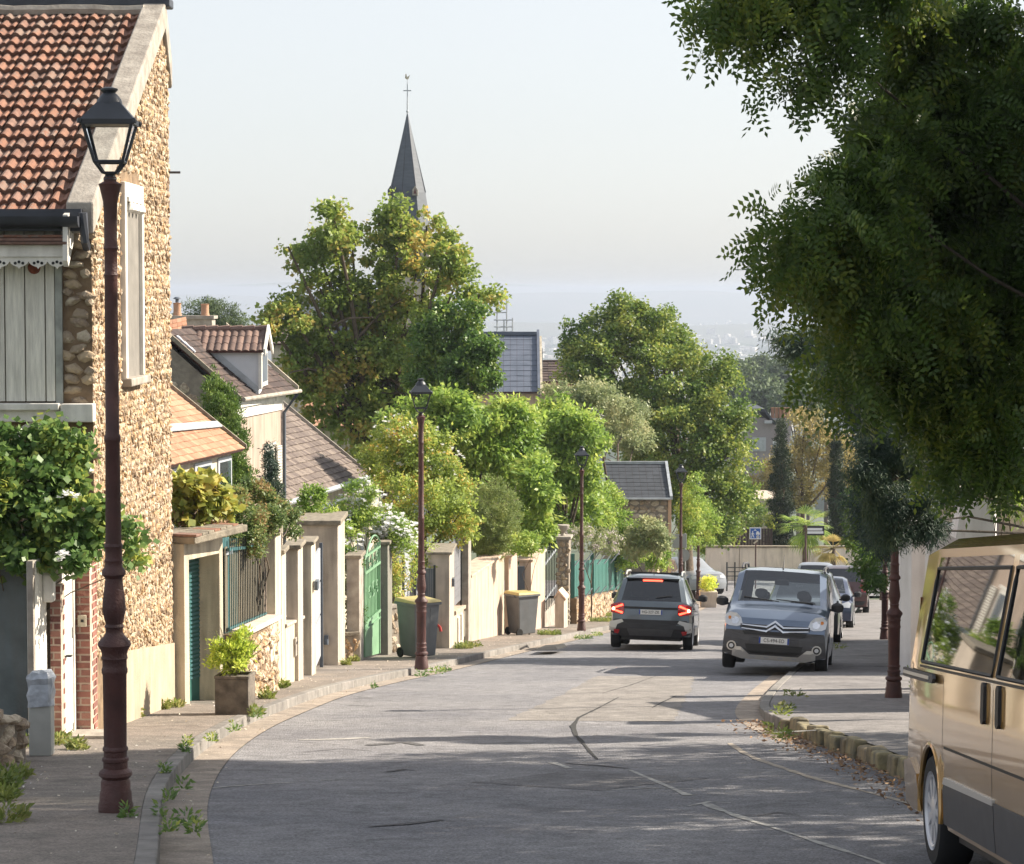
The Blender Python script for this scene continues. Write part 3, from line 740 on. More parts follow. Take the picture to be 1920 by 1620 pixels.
put('door_leaf', MB().wall((X(111, 24.2), 24.2), (X(134, 24.75), 24.75), .06, GL(24.2), GL(24.7), Zp(1030, 24.4), Zp(1030, 24.4)), M_white, D)
for z0, z1 in ((1040, 1180), (1200, 1360)): put('door_panel', MB().wall((X(114, 24.28) + .012, 24.28), (X(130, 24.66) + .012, 24.66), .02, Zp(z1, 24.5), Zp(z1, 24.5), Zp(z0, 24.5), Zp(z0, 24.5)), M_white, D, bevel=.006)
put('door_handle', MB().box(X(115, 24.3), X(115, 24.3) + .07, 24.28, 24.36, Zp(1229, 24.4), Zp(1226, 24.4)), M_seal, D)
put('door_frame', MB().box(X(131, 24.66), X(134, 24.66), 24.64, 24.745, GL(25), Zp(1030, 25)), M_white, D)
D = thing('white_door', 'white boarded gate leaf behind the grey utility box', 'door', (X(66, 24.6), 24.6, GL(24.6)))
put('door_leaf', MB().wall((X(57, 23.45), 23.45), (X(82, 23.95), 23.95), .06, GL(23.5), GL(23.9), Zp(1050, 23.6), Zp(1050, 23.6)), M_white, D)
put('door_frame', MB().box(X(46, 23.4), X(57, 23.4), 23.4, 23.5, GL(23.5), Zp(1050, 23.5)), M_cop, D)
o = put('meter_box', MB().box(X(75, 23.8), X(95, 23.8), 23.8, 23.95, Zp(1130, 23.8), Zp(1076, 23.8)), M_white, None, 'small white rounded box on the wall above the grey utility box', 'meter box', loc=(X(85, 23.8), 23.8, Zp(1130, 23.8)), bevel=.02)
o = put('rendered_pillar', MB().box(X(-60, 24), X(45, 24), 24.0, 24.4, GL(24) - .1, Zp(1000, 24)), mat('blue_grey_render', (.17, .20, .21), .9, col2=(.10, .12, .12), scale=3, bump=.4, stain=.5), None, 'broad blue grey stained pillar under the vine at the left edge', 'pillar', loc=(X(10, 24), 24, GL(24)), bevel=.01)
put('entry_step', MB().box(X(120, 24.4), X(194, 24.4), 24.35, 24.74, GL(24.5), GL(24.5) + .05), M_cop, None, 'pale stone threshold in front of the white door', 'step', loc=(X(160, 24.5), 24.5, GL(24.5)), bevel=.01)
# dry stone wall at the bottom left
DW = thing('dry_stone_wall', 'low sloping dry stone wall of grey slabs at the left edge', 'wall', (X(10, 20.5), 20.5, GL(20.5)))
a = Vector((X(-70, 20.2), 20.2)); b = Vector((X(40, 21.6), 21.6)); zt = lambda t: Zp(1300, 20.5) - .02 - .3 * max(0, t - .15)
put('wall_core', MB().wall(a, b, .3, GL(20.2) - .1, GL(21.6) - .1, zt(0) - .03, zt(1.3) - .12), M_mortg, DW)
rubble(DW, a, b, lambda t: GL(21) - .05, zt, M_greyst, .30, .12, .10, 60, 9)
UB = thing('utility_box', 'grey utility pillar box with crumpled plastic over its top', 'utility box', (X(67, 22), 22, GL(22)))
put('box_body', MB().box(X(46, 22), X(88, 22), 22, 22.18, GL(22), Zp(1320, 22)), mat('grey_grp', (.40, .40, .37), .7, var=.15, scale=6), UB, bevel=.01)
vs = MB(); n = 12; r = random.Random(3); prv = []
for j in range(7):
    zz = Zp(1326, 22) + (Zp(1262, 22) - Zp(1326, 22)) * j / 6; s = 1.05 + .1 * r.random() - (.15 if j == 6 else 0)
    prv.append([(X(67, 22) + .105 * s * math.copysign(abs(math.cos(a_)) ** .5, math.cos(a_)) * (1 + r.uniform(-.1, .1)), 22.09 + .10 * s * math.copysign(abs(math.sin(a_)) ** .5, math.sin(a_)) * (1 + r.uniform(-.1, .1)), zz + r.uniform(-.015, .015)) for a_ in np.linspace(0, 2 * math.pi, n + 1)[:-1]])
vs.add([p for ring in prv for p in ring] + [(X(67, 22), 22.09, Zp(1258, 22))], [(j * n + k, j * n + (k + 1) % n, (j + 1) * n + (k + 1) % n, (j + 1) * n + k) for j in range(6) for k in range(n)] + [(6 * n + k, 6 * n + (k + 1) % n, 7 * n) for k in range(n)])
put('plastic_cover', vs, mat('grey_plastic_sheet', (.42, .45, .50), .35, var=.3, scale=12, bump=.6, bscale=20), UB)
# ================================================================ STREET WALLS, LEFT SIDE
M_green = mat('dark_green_paint', (.03, .13, .11), .5, var=.2, scale=5)
M_pgreen = mat('pale_green_paint', (.18, .34, .20), .55, var=.18, scale=4, stain=.12)
M_iron = mat('black_iron', (.025, .03, .03), .5)
M_slate = mat('slate_paint', (.10, .12, .15), .5, var=.15, scale=4)
M_wpvc = mat('white_pvc', (.42, .44, .48), .4, var=.06, scale=4)  # white dulled to bluish grey, shade of the gate put into the colour
M_blueiron = mat('blue_green_iron', (.05, .14, .15), .5, var=.2, scale=6)
M_cap = mat('mossy_cap', (.30, .26, .20), .9, col2=(.15, .13, .10), scale=8, bump=.6)
def pillar(name, label, cat, pl, pm, pr, ptop, Y, m, base=None, cap=None, capm=None, capo=.05, caph=.07, y2=None, mcap=None, parent=None):
    xl, xm = X(pl, Y), X(pm, Y)
    y2 = y2 or min(Y + 2.5, xm * FPX / (pr - 960) if abs(pr - 960) > 5 else Y + .4)
    zt = Zp(ptop, Y); xm2 = X(pr, y2); z0 = prof(y2) - .15
    T = thing(name, label, cat, (xm, Y, GL(Y)))
    put('shaft', MB().hexa([(xl, Y, z0), (xm, Y, z0), (xm2, y2, z0), (xl + xm2 - xm, y2, z0)], [(xl, Y, zt), (xm, Y, zt), (xm2, y2, zt), (xl + xm2 - xm, y2, zt)]), m, T, bevel=.008)
    if cap: put('cap', MB().hexa([(xl - capo, Y - capo, zt + .002), (xm + capo, Y - capo, zt + .002), (xm2 + capo, y2 + capo, zt + .002), (xl + xm2 - xm - capo, y2 + capo, zt + .002)], [(xl - capo, Y - capo, zt + caph), (xm + capo, Y - capo, zt + caph), (xm2 + capo, y2 + capo, zt + caph), (xl + xm2 - xm - capo, y2 + capo, zt + caph)]), mcap or M_cap, T, bevel=.015)
    return T
# 1. doorway next to the stone house
A = Vector((-4.12, 30.95)); B = Vector((-3.75, 31.95)); d = (B - A).normalized(); out = Vector((d.y, -d.x))
T = thing('doorway', 'cream doorway with green louvred door and tiled slab roof beside the stone house', 'doorway', (A.x, A.y, GL(31)))
zt = Zp(1016, 31.2); zl = Zp(1048, 31.2); j = .16
put('jamb', MB().wall(A, A + d * .13, .34, GL(31) - .1, GL(31) - .1, zt, zt), M_cream, T, bevel=.008)
put('jamb', MB().wall(B - d * .10, B, .34, GL(32) - .1, GL(32) - .1, zt, zt), M_cream, T, bevel=.008)
put('lintel', MB().wall(A + d * .13, B - d * .10, .34, zl, zl, zt + .002, zt + .002), M_cream, T, bevel=.006)
C1 = A - out * .30 + d * .13; D1 = B - out * .30 - d * .1
dl = put('door', MB().wall(C1, D1, .04, GL(31), GL(32), zl, zl), M_green, T)
z = GL(31) + .2
while z < zl - .05:
    mb = MB().wall(C1 + out * .012, D1 + out * .012, .012, z, z, z + .03, z + .03); put('louvre', mb, M_blueiron, dl); z += .055
sa = A - out * .1 - d * .05; sb = B + d * .12
put('roof_slab', MB().wall(sa + out * .28, sb + out * .30, .75, zt + .004, zt + .06, zt + .09, zt + .15), M_cap, T, bevel=.012)
k = 0
L_ = (sb - sa).length
while k * .17 < L_ - .1:
    p = sa + out * .295 + d * (k * .17 + .01); q = p + d * .155
    put('edge_tile', MB().wall(p, q, .34, zt + .095 + k * .006, zt + .1 + k * .006, zt + .125 + k * .006, zt + .13 + k * .006), M_tile if k % 3 == 0 else M_cap, T, bevel=.005); k += 1
# 2. railing on low rubble wall
fa, fb = Vector((-3.68, 32.05)), Vector((-3.48, 34.95)); dd = (fb - fa).normalized()
LW = thing('low_wall', 'low rubble wall with pale coping carrying the blue green railings behind the planter', 'wall', (-3.5, 33, GL(33)))
wa, wb = Vector((X(458, 32.3), 32.3)), Vector((X(518, 35.0), 35.0)); z1a, z1b = Zp(1190, 32.3), Zp(1162, 35)
put('wall_core', MB().wall(wa, wb, .28, GL(32) - .4, GL(35) - .3, z1a, z1b), M_mort, LW)
zl1 = lambda t: z1a + (z1b - z1a) * t / 2.7
rubble(LW, wa, wb, lambda t: GL(32.3 + t) - .02, zl1, M_meul, .19, .13, .05, 120, 12)
put('coping', MB().wall(wa + Vector((.06, -.08)), wb + Vector((.06, 0)), .42, z1a + .003, z1b + .003, z1a + .075, z1b + .075), mat('pale_coping', (.60, .50, .42), .9, var=.25, scale=5, bump=.4), LW, bevel=.012)
put('meter_hatch', MB().wall(Vector((X(500, 34.2) + .035, 34.2)), Vector((X(512, 34.8) + .035, 34.8)), .03, Zp(1240, 34.4), Zp(1240, 34.4), Zp(1172, 34.4), Zp(1172, 34.4)), M_cream, LW, bevel=.005)
FN = thing('railing_fence', 'blue green iron railings standing on the low rubble wall', 'fence', (fa.x, fa.y, GL(33)))
Lf = (fb - fa).length; zf0 = lambda t: Zp(1188, 32.2) + .04 + (Zp(1160, 35) - Zp(1188, 32.2)) * t / Lf; zft = lambda t: Zp(1008, 32.2) + (Zp(1003, 35) - Zp(1008, 32.2)) * t / Lf
put('rail', MB().wall(fa, fb, .03, zf0(0) + .03, zf0(Lf) + .03, zf0(0) + .06, zf0(Lf) + .06), M_blueiron, FN)
put('rail', MB().wall(fa, fb, .03, zft(0) - .16, zft(Lf) - .16, zft(0) - .12, zft(Lf) - .12), M_blueiron, FN)
for k in range(22):
    t = .02 + k * Lf / 22; p = fa + dd * t
    put('bar', MB().box(p.x - .007, p.x + .007, p.y - .007, p.y + .007, zf0(t), zft(t)), M_blueiron if k < 5 else M_iron, FN)
sheet = MB().wall(fa + Vector((-.05, -.05)), fb + Vector((-.05, 0)), .006, zf0(0), zf0(Lf), zft(0) - .1, zft(Lf) - .1)
put('backing_sheet', sheet, mat('weathered_screen', (.20, .17, .12), .9, col2=(.09, .085, .065), scale=4, stretch=(1, 6, .6), bump=.3), FN)
gp = thing('narrow_gate', 'narrow blue green sheet metal gate next to the cream doorway', 'gate', (-3.75, 32, GL(32)))
pa, pb = Vector((X(410, 32.0), 32.0)), Vector((X(428, 32.25), 32.25))
for k in range(6):
    q = pa.lerp(pb, k / 6); q2 = pa.lerp(pb, (k + .85) / 6); put('slat', MB().wall(q, q2, .02, Zp(1190, 32), Zp(1190, 32), Zp(1010, 32), Zp(1010, 32)), M_blueiron, gp)
put('gate_rail', MB().wall(pa - Vector((0, .02)), pb + Vector((.04, -.02)), .03, Zp(1044, 32), Zp(1042, 32), Zp(1036, 32), Zp(1034, 32)), M_zincl, gp)
# 3. pillars and walls in order down the street
T = pillar('gate_pillar', 'tall cream pillar with small tiled hat at the end of the railings', 'pillar', 497, 514, 525, 1004, 35.05, M_cream)
zt = Zp(1004, 35.05); x0, x1 = X(494, 35), X(518, 35)
for k in range(3):
    for q in range(2):
        put('hat_tile', MB().hexa([(x0 - .03 + q * .13, 34.95 + .12 * k, zt + .005 + .045 * k), (x0 + .09 + q * .13, 34.95 + .12 * k, zt + .005 + .045 * k), (x0 + .09 + q * .13, 35.5, zt + .045 * k + .01), (x0 - .03 + q * .13, 35.5, zt + .045 * k + .01)],
            [(x0 - .03 + q * .13, 34.95 + .12 * k, zt + .035 + .045 * k), (x0 + .09 + q * .13, 34.95 + .12 * k, zt + .035 + .045 * k), (x0 + .09 + q * .13, 35.5, zt + .045 * k + .05), (x0 - .03 + q * .13, 35.5, zt + .045 * k + .05)]), M_cap, T, bevel=.006)
pillar('garden_pillar', 'slim cream pillar tight behind the pillar with the tiled hat', 'pillar', 521, 526, 534, 1040, 36.0, M_cream, cap=True)
LB = thing('letterbox_wall', 'low cream rendered wall with letterbox slot between two pillars', 'wall', (-3.3, 37, GL(37)))
wa, wb = Vector((X(533, 36.5), 36.5)), Vector((X(566, 38.9), 38.9)); za, zb_ = Zp(1176, 36.5), Zp(1160, 38.9)
put('wall_face', MB().wall(wa, wb, .3, GL(36) - .6, GL(39) - .3, za, zb_), M_cream, LB, bevel=.008)
put('coping', MB().wall(wa + Vector((.03, -.03)), wb + Vector((.03, 0)), .36, za + .003, zb_ + .003, za + .05, zb_ + .05), M_beige, LB, bevel=.01)
lx = Vector((X(549, 37.5) + .025, 37.5)); put('letterbox', MB().wall(lx, Vector((X(555, 38.0) + .025, 38.0)), .03, Zp(1228, 37.7), Zp(1228, 37.7), Zp(1194, 37.7), Zp(1194, 37.7)), M_cop, LB, bevel=.005)
put('letter_slot', MB().wall(lx + Vector((.012, .08)), lx + Vector((.005, .38)), .01, Zp(1206, 37.7), Zp(1206, 37.7), Zp(1202, 37.7), Zp(1202, 37.7)), M_seal, LB)
pillar('garden_pillar', 'cream pillar with flat cap rising behind the letterbox wall', 'pillar', 535, 557, 566, 1030, 37.7, M_beige, cap=True, capo=.05)
T = pillar('gate_pillar', 'tall cream gate pillar with curved mossy cap and small intercom on its lit side', 'pillar', 563, 582, 590, 1022, 39.8, M_cream, cap=True, caph=.06)
put('intercom', MB().box(X(588, 40) - .01, X(588, 40) + .05, 40.0, 40.3, Zp(1107, 40), Zp(1090, 40)), M_slate, T, bevel=.005)
GT = thing('white_gate', 'white sliding gate with dark frame post seen edge on before the tall beige wall', 'gate', (-3.45, 42.5, GL(42)))
for z0, z1 in ((1245, 1168), (1164, 1104), (1100, 1040)): put('gate_panel', MB().wall(Vector((X(588, 42), 42)), Vector((X(599, 43.2), 43.2)), .04, Zp(z0, 42.6), Zp(z0 - 6, 42.6), Zp(z1, 42.6), Zp(z1 - 6, 42.6)), M_wpvc, GT)
put('gate_post', MB().box(X(597, 43.3), X(603, 43.3), 43.3, 43.36, GL(43.3), Zp(1018, 43.3)), M_slate, GT)
T = pillar('garden_wall', 'tall beige wall end with grey cap slab and round grey lamp near its foot', 'wall', 558, 632, 645, 985, 44.2, M_beige, cap=True, capo=.06, caph=.09, y2=46.0)
put('wall_lamp', MB().cyl((X(609, 44.1), 44.14, Zp(1209, 44.1)), .045, .1, 10), M_slate, T)
put('lamp_bracket', MB().box(X(605, 44.1), X(613, 44.1), 44.12, 44.195, Zp(1200, 44.1), Zp(1192, 44.1)), M_slate, T)
# 4. rubble stub, grey pillar, green gate
T = thing('rubble_wall', 'short rubble wall between the beige wall and the pale green gate', 'wall', (-3, 46.2, GL(46)))
a, b = Vector((X(643, 46.0), 46.0)), Vector((X(673, 46.1), 46.1))
put('wall_core', MB().wall(a, b, .4, GL(46) - .1, GL(46) - .1, Zp(1192, 46), Zp(1192, 46)), M_mortg, T)
rubble(T, a, b, lambda t: GL(46), lambda t: Zp(1190, 46), M_meul, .13, .10, .04, 60, 21)
put('coping', MB().wall(a - Vector((0, .05)), b - Vector((0, .05)), .5, Zp(1192, 46) + .003, Zp(1192, 46) + .003, Zp(1186, 46), Zp(1186, 46)), M_cap, T)
pillar('gate_pillar', 'grey pillar with pale front edge on the left of the pale green gate', 'pillar', 648, 672, 681, 1048, 46.15, M_cop, cap=True, y2=47.0, capo=.04)
GG = thing('green_gate', 'tall pale green metal gate with scrolled arched top standing ajar', 'gate', (-2.8, 47.2, GL(47)))
ga, gb_ = Vector((X(681, 46.9), 46.9)), Vector((X(710, 48.9), 48.9)); gd = (gb_ - ga).normalized(); gl = (gb_ - ga).length
zg = lambda t: GL(ga.y + t * gd.y) + .04
def gpt(t, z, o=0): return (ga.x + gd.x * t + o, ga.y + gd.y * t, z)
zm, zu = Zp(1160, 47.8), Zp(1068, 47.8); ztl, ztr = Zp(1050, 46.9), Zp(1016, 48.9)
put('panel', MB().wall(ga, gb_, .02, zg(0), zg(gl), zm, zm), M_pgreen, GG)
put('panel', MB().wall(ga - Vector((.03, 0)), gb_ - Vector((.03, 0)), .008, zm, zm, zu, zu + .1), M_pgreen, GG)
for t in (0, gl - .06): put('stile', MB().wall(ga + gd * t + Vector((.02, 0)), ga + gd * (t + .06) + Vector((.02, 0)), .05, zg(t), zg(t), ztl + (ztr - ztl) * t / gl, ztl + (ztr - ztl) * t / gl), M_pgreen, GG)
for z, h in ((zm, .05), (zm - .13, .03), (zu, .05), (zu + .32, .04)): put('cross_rail', MB().wall(ga + Vector((.03, 0)), gb_ + Vector((.03, 0)), .05, z, z, z + h, z + h), M_pgreen, GG)
for k in range(11):
    t = .12 + k * (gl - .2) / 10; put('gate_bar', MB().tube([gpt(t, zm, .02), gpt(t, ztl + (ztr - ztl) * t / gl + .1 * math.sin(math.pi * t / gl), .02)], .010, 5), M_pgreen, GG)
mb = MB()
for (c0, r0) in ((.5, .16), (1.0, .2), (1.5, .16)):
    for zc in (zu + .17, zm + .55): mb.tube([gpt(c0 + r0 * (1 - i / 22) * math.cos(i * .55), zc + r0 * (1 - i / 22) * math.sin(i * .55), .03) for i in range(18)], .009, 4)
mb.tube([gpt(gl * i / 12, ztl + (ztr - ztl) * i / 12 + .28 * math.sin(math.pi * i / 12), .02) for i in range(13)], .018, 5)
put('scrollwork', mb, M_pgreen, GG)
mb = MB(); c = Vector((X(670, 48.5), 48.5, Zp(1040, 48.5)))
mb.tube([c + Vector((-.09 * math.cos(a), 0, .2 * math.sin(a))) for a in np.linspace(0, math.pi, 9)], .014, 5)
for dx in (-.01, .1): mb.tube([c + Vector((dx, 0, 0)), c + Vector((dx, 0, .42))], [.014, .003], 5); mb.lathe([(.0, 0), (.03, .03), (0, .07)], c + Vector((dx, 0, .25)), 8)
put('finial_arch', mb, M_wpvc, GG)
pillar('gate_pillar', 'dark grey pillar with flat cap on the right of the pale green gate', 'pillar', 711, 726, 734, 1022, 49.1, mat('dark_cement', (.22, .21, .18), .9, var=.2, scale=4, bump=.4, stain=.3), cap=True, y2=50.2)
T = thing('rubble_wall', 'narrow rubble wall stub between the dark pillar and the large grey bin', 'wall', (X(740, 50), 50, GL(50)))
a, b = Vector((X(731, 50.3), 50.3)), Vector((X(746, 50.5), 50.5)); put('wall_core', MB().wall(a, b, .35, GL(50) - .3, GL(50) - .3, Zp(1145, 50), Zp(1145, 50)), M_mortg, T)
rubble(T, a, b, lambda t: GL(50.4), lambda t: Zp(1148, 50), M_greyst, .12, .12, .04, 30, 22)
put('coping', MB().wall(a - Vector((.02, .05)), b - Vector((0, .05)), .4, Zp(1145, 50) + .004, Zp(1145, 50) + .004, Zp(1138, 50), Zp(1138, 50)), M_cop, T)
T = thing('slat_gate', 'white slatted gate leaf with dark hinges half hidden behind the lamp post', 'gate', (X(770, 52), 52, GL(52)))
for k in range(7):
    z = Zp(1132 - 15 * k, 52); put('slat', MB().wall(Vector((X(758, 51.8), 51.8)), Vector((X(776, 53.2), 53.2)), .03, z, z, z + .155, z + .155), M_wpvc, T)
put('hinge_post', MB().box(X(753, 51.7), X(756.5, 51.7), 51.7, 51.76, Zp(1140, 52), Zp(1035, 52)), M_slate, T)
put('hinge_post', MB().box(X(776, 53.2), X(779, 53.2), 53.2, 53.28, Zp(1140, 52), Zp(1028, 52)), M_slate, T)
pillar('gate_pillar', 'thin white gate post among leaves left of the lamp post', 'post', 744, 750, 753, 1060, 51.2, M_cream, y2=51.35)
T = thing('metal_gate', 'dark grey boarded gate leaf between the lamp post and the cream pillar', 'gate', (X(808, 52.5), 52.5, GL(52)))
for k in range(5): put('board', MB().box(X(797 + 3.2 * k, 52.5), X(799.8 + 3.2 * k, 52.5), 52.5, 52.53, GL(52.5), Zp(1066, 52.5)), M_slate, T)
put('gate_post', MB().box(X(812, 52.3), X(816, 52.3), 52.3, 52.4, GL(52.5), Zp(1058, 52.5)), M_iron, T)
T = pillar('gate_pillar', 'broad cream pillar with rounded cap right of the brown lamp post', 'pillar', 802, 842, 851, 1040, 52.8, M_beige, cap=True, y2=54.6, capo=.06, caph=.06)
put('name_plate', MB().box(X(846, 53.5) + .0, X(846, 53.5) + .06, 53.6, 53.9, Zp(1100, 53.6), Zp(1085, 53.6)), M_slate, T)
hyd = thing('red_valve', 'small red and black tap fixed low on the broad cream pillar', 'tap', (X(825, 52.7), 52.74, Zp(1178, 52.7)))
put('tap_body', MB().tube([(X(818, 52.7), 52.74, Zp(1172, 52.7)), (X(824, 52.7), 52.70, Zp(1176, 52.7)), (X(826, 52.7), 52.68, Zp(1184, 52.7))], .03, 6), mat('red_paint', (.45, .04, .03), .5), hyd)
T = thing('board_gate', 'tall grey boarded gate with slanted top and dark edge post above the low wall', 'gate', (X(856, 55.5), 55.5, GL(55)))
for k in range(9):
    z0 = Zp(1136 - 13.5 * k, 55.4); put('board', MB().wall(Vector((X(846, 54.9), 54.9)), Vector((X(863, 56.4), 56.4)), .03, z0, z0 + .01, z0 + .155, z0 + .165), mat('grey_boards', (.17, .17, .185), .7, var=.15, scale=5) if k == 0 else bpy.data.materials['grey_boards'], T)
put('edge_post', MB().box(X(862, 56.4), X(865.5, 56.4), 56.4, 56.5, Zp(1142, 56), Zp(1006, 56)), M_iron, T)
T = thing('low_wall', 'low wall with white fluted niches and pale coping under the grey boarded gate', 'wall', (X(865, 55.5), 55.5, GL(55)))
a, b = Vector((X(851, 54.9), 54.9)), Vector((X(878, 57.5), 57.5)); put('wall_core', MB().wall(a, b, .3, GL(55) - .3, GL(57) - .3, Zp(1146, 55.5), Zp(1140, 57)), M_cream, T)
put('coping', MB().wall(a + Vector((.05, -.05)), b + Vector((.05, 0)), .42, Zp(1146, 55.5) + .003, Zp(1140, 57) + .003, Zp(1139, 55.5), Zp(1133, 57)), M_salmon, T, bevel=.01)
for t in (.2, .42, .64):
    p = a.lerp(b, t) + Vector((.035, 0)); q = a.lerp(b, t + .1) + Vector((.035, 0)); put('flute', MB().wall(p, q, .03, Zp(1200, 56), Zp(1200, 56), Zp(1152, 56), Zp(1152, 56)), M_white, T)
T = pillar('gate_pillar', 'mottled concrete pillar with pale lit edge left of the long salmon wall', 'pillar', 864, 878, 883, 1012, 56.6, M_cop, cap=True, y2=57.3, capo=.03, mcap=M_greyst)
# long salmon walls
T = thing('salmon_wall', 'long salmon rendered garden wall with broad flat coping', 'wall', (-.9, 57, GL(57)))
a, b = Vector((X(881, 57.3), 57.3)), Vector((X(945, 62.3), 62.3)); za = Zp(1083, 57.3)
put('wall_face', MB().wall(a, b, .3, GL(57) - .3, GL(62) - .3, za, za), M_salmon, T, bevel=.01)
put('coping', MB().wall(a + Vector((.05, -.04)), b + Vector((.05, 0)), .55, za + .003, za + .003, za + .06, za + .06), M_salmon, T, bevel=.012)
T = pillar('gate_pillar', 'salmon gate pillar with flat cap behind the small bin', 'pillar', 946, 954, 970, 1046, 62.6, M_salmon, cap=True, y2=64.3, capo=.06, mcap=M_salmon)
T = thing('dark_door', 'dark narrow door in the gap between the salmon pillar and wall', 'door', (X(976, 65), 65, GL(65)))
put('door_leaf', MB().box(X(966, 65), X(984, 65), 65, 65.06, GL(65), Zp(1062, 65)), M_slate, T)
put('door_frame', MB().box(X(964, 65), X(967, 65), 64.96, 65.06, GL(65), Zp(1056, 65)), M_iron, T)
T = thing('salmon_wall', 'short salmon rendered wall section right of the small bin', 'wall', (X(995, 65), 65, GL(65)))
a, b = Vector((X(996, 65.3), 65.3)), Vector((X(1022, 67.9), 67.9)); za = Zp(1053, 65.3)
put('wall_face', MB().wall(a, b, .32, GL(65) - .3, GL(68) - .3, za, za), M_salmon, T, bevel=.01)
put('coping', MB().wall(a + Vector((.05, -.05)), b + Vector((.05, 0)), .48, za + .003, za + .003, za + .06, za + .06), M_salmon, T, bevel=.012)
# railing bay, stone pillar with urn, green fence
T = thing('low_wall', 'low white wall with sloping iron handrail next to the stone pillar', 'wall', (X(1032, 68.5), 68.5, GL(68)))
a, b = Vector((X(1022, 68), 68)), Vector((X(1043, 70), 70)); put('wall_core', MB().wall(a, b, .2, GL(68) - .3, GL(70) - .3, Zp(1140, 69), Zp(1130, 69)), M_cop, T)
T2 = thing('railing_fence', 'dark iron railing with rounded top beside the stone pillar', 'fence', (X(1032, 68.5), 68.5, GL(68)))
for k in range(8):
    p = a.lerp(b, k / 7); put('bar', MB().box(p.x - .012, p.x + .012, p.y - .012, p.y + .012, Zp(1138, 69), Zp(1040 - 22 * math.sin(math.pi * k / 7), 69)), M_iron, T2)
put('rail', MB().wall(a, b, .03, Zp(1120, 69), Zp(1108, 69), Zp(1116, 69), Zp(1104, 69)), M_zincl, T2)
put('rail', MB().wall(a, b, .03, Zp(1054, 69), Zp(1040, 69), Zp(1050, 69), Zp(1036, 69)), M_zincl, T2)
T = pillar('stone_pillar', 'rough grey stone pillar carrying a stone urn left of the third lamp post', 'pillar', 1045, 1067, 1071, 1012, 70.3, M_mortg, cap=True, y2=71.0, capo=.06, caph=.09, mcap=M_cop)
rubble(T, Vector((X(1045, 70.3), 70.3)), Vector((X(1067, 70.3), 70.3)), lambda t: GL(70), lambda t: Zp(1014, 70.3), M_greyst, .16, .13, .035, 60, 31)
o = put('stone_urn', MB().lathe([(.08, 0), (.05, .06), (.07, .1), (.17, .2), (.19, .3), (.16, .31)], (X(1056, 70.6), 70.6, Zp(1012, 70.3) + .095), 12), M_cop, None, 'small stone urn on top of the rough grey pillar', 'urn', loc=(X(1056, 70.6), 70.6, Zp(1012, 70.3)))
T = thing('meter_kiosk', 'small beige meter kiosk with peaked top at the foot of the stone pillar', 'meter kiosk', (X(1052, 67.6), 67.6, GL(67.6)))
xa, xb, xc = X(1041, 67.4), X(1058, 67.4), X(1067, 67.4); z0, z1 = GL(67.4) - .05, Zp(1124, 67.4)
put('kiosk_body', MB().prism([(xa, 67.4, z0), (xb, 67.4, z0), (xb, 67.4, z1), ((xa + xb) / 2 - .03, 67.4, Zp(1112, 67.4)), (xa, 67.4, z1 + .02)], (.12, .7, 0)), M_beige, T)
put('kiosk_cap', MB().prism([(xa - .03, 67.36, z1 + .02), ((xa + xb) / 2 - .03, 67.36, Zp(1112, 67.4) + .003), (xb + .05, 67.36, z1 - .02), (xb + .05, 67.36, z1 + .03), ((xa + xb) / 2 - .03, 67.36, Zp(1106, 67.4)), (xa - .03, 67.36, z1 + .07)], (.12, .78, 0)), M_salmon, T)
GFn = thing('green_fence', 'dark green sheet metal fence with leaning bars and arched gate behind the third lamp post', 'fence', (2, 72, GL(72)))
a, b = Vector((X(1074, 70.8), 70.8)), Vector((X(1154, 83), 83)); n = 12
zt_, zb2 = Zp(1050, 71), Zp(1118, 71)
fz = lambda t: -.1155 * 0 + (prof(a.y + (b.y - a.y) * t) - prof(a.y))
for k in range(n):
    p, q = a.lerp(b, k / n), a.lerp(b, (k + .96) / n)
    put('sheet_panel', MB().wall(p, q, .03, zb2 + fz(k / n), zb2 + fz((k + 1) / n), zt_ + fz(k / n), zt_ + fz((k + 1) / n)), M_green, GFn)
    for zz in ((zt_, zb2) if k % 2 == 0 else ()):
        put('leaning_bar', MB().tube([(p.x + .05, p.y, zz - .15 + fz(k / n)), (p.x + .35, p.y + .1, zz + .22 + fz(k / n))], .022, 5), M_zincl, GFn)
for k in (0, 5, 12):
    p = a.lerp(b, k / n); put('fence_post', MB().box(p.x - .05, p.x + .06, p.y - .05, p.y + .06, zb2 - .5 + fz(k / n), zt_ + .2 + fz(k / n)), M_green, GFn)
mb = MB(); p = Vector((X(1157, 83.3), 83.3)); q = Vector((X(1169, 85), 85)); zc = Zp(1045, 84)
pts = [(p.lerp(q, i / 10).x, p.lerp(q, i / 10).y, zc + .42 * math.sin(math.pi * i / 10)) for i in range(11)]
mb.prism([(p.x, p.y, GL(84))] + pts + [(q.x, q.y, GL(84))], (-.03, 0, 0)); put('arched_gate_leaf', mb, M_green, GFn)
put('gate_rim', MB().tube([(p.x, p.y, GL(84))] + pts + [(q.x, q.y, GL(84))], .03, 5), mat('mint_edge', (.25, .42, .35), .5), GFn)
T = thing('rubble_wall', 'low sunlit rubble wall under the dark green fence', 'wall', (2.2, 72, GL(72)))
a2, b2 = a + Vector((.12, -.1)), b + Vector((.12, 0)); L_ = (b2 - a2).length
put('wall_core', MB().wall(a2, b2, .3, GL(71) - .5, GL(83) - .4, zb2 - .02, zb2 - .02 + fz(1)), M_mort, T)
rubble(T, a2, b2, lambda t: GL(a2.y + t * .95) - .1, lambda t: zb2 - .02 + fz(t / L_), M_meul, .3, .2, .06, 150, 33)
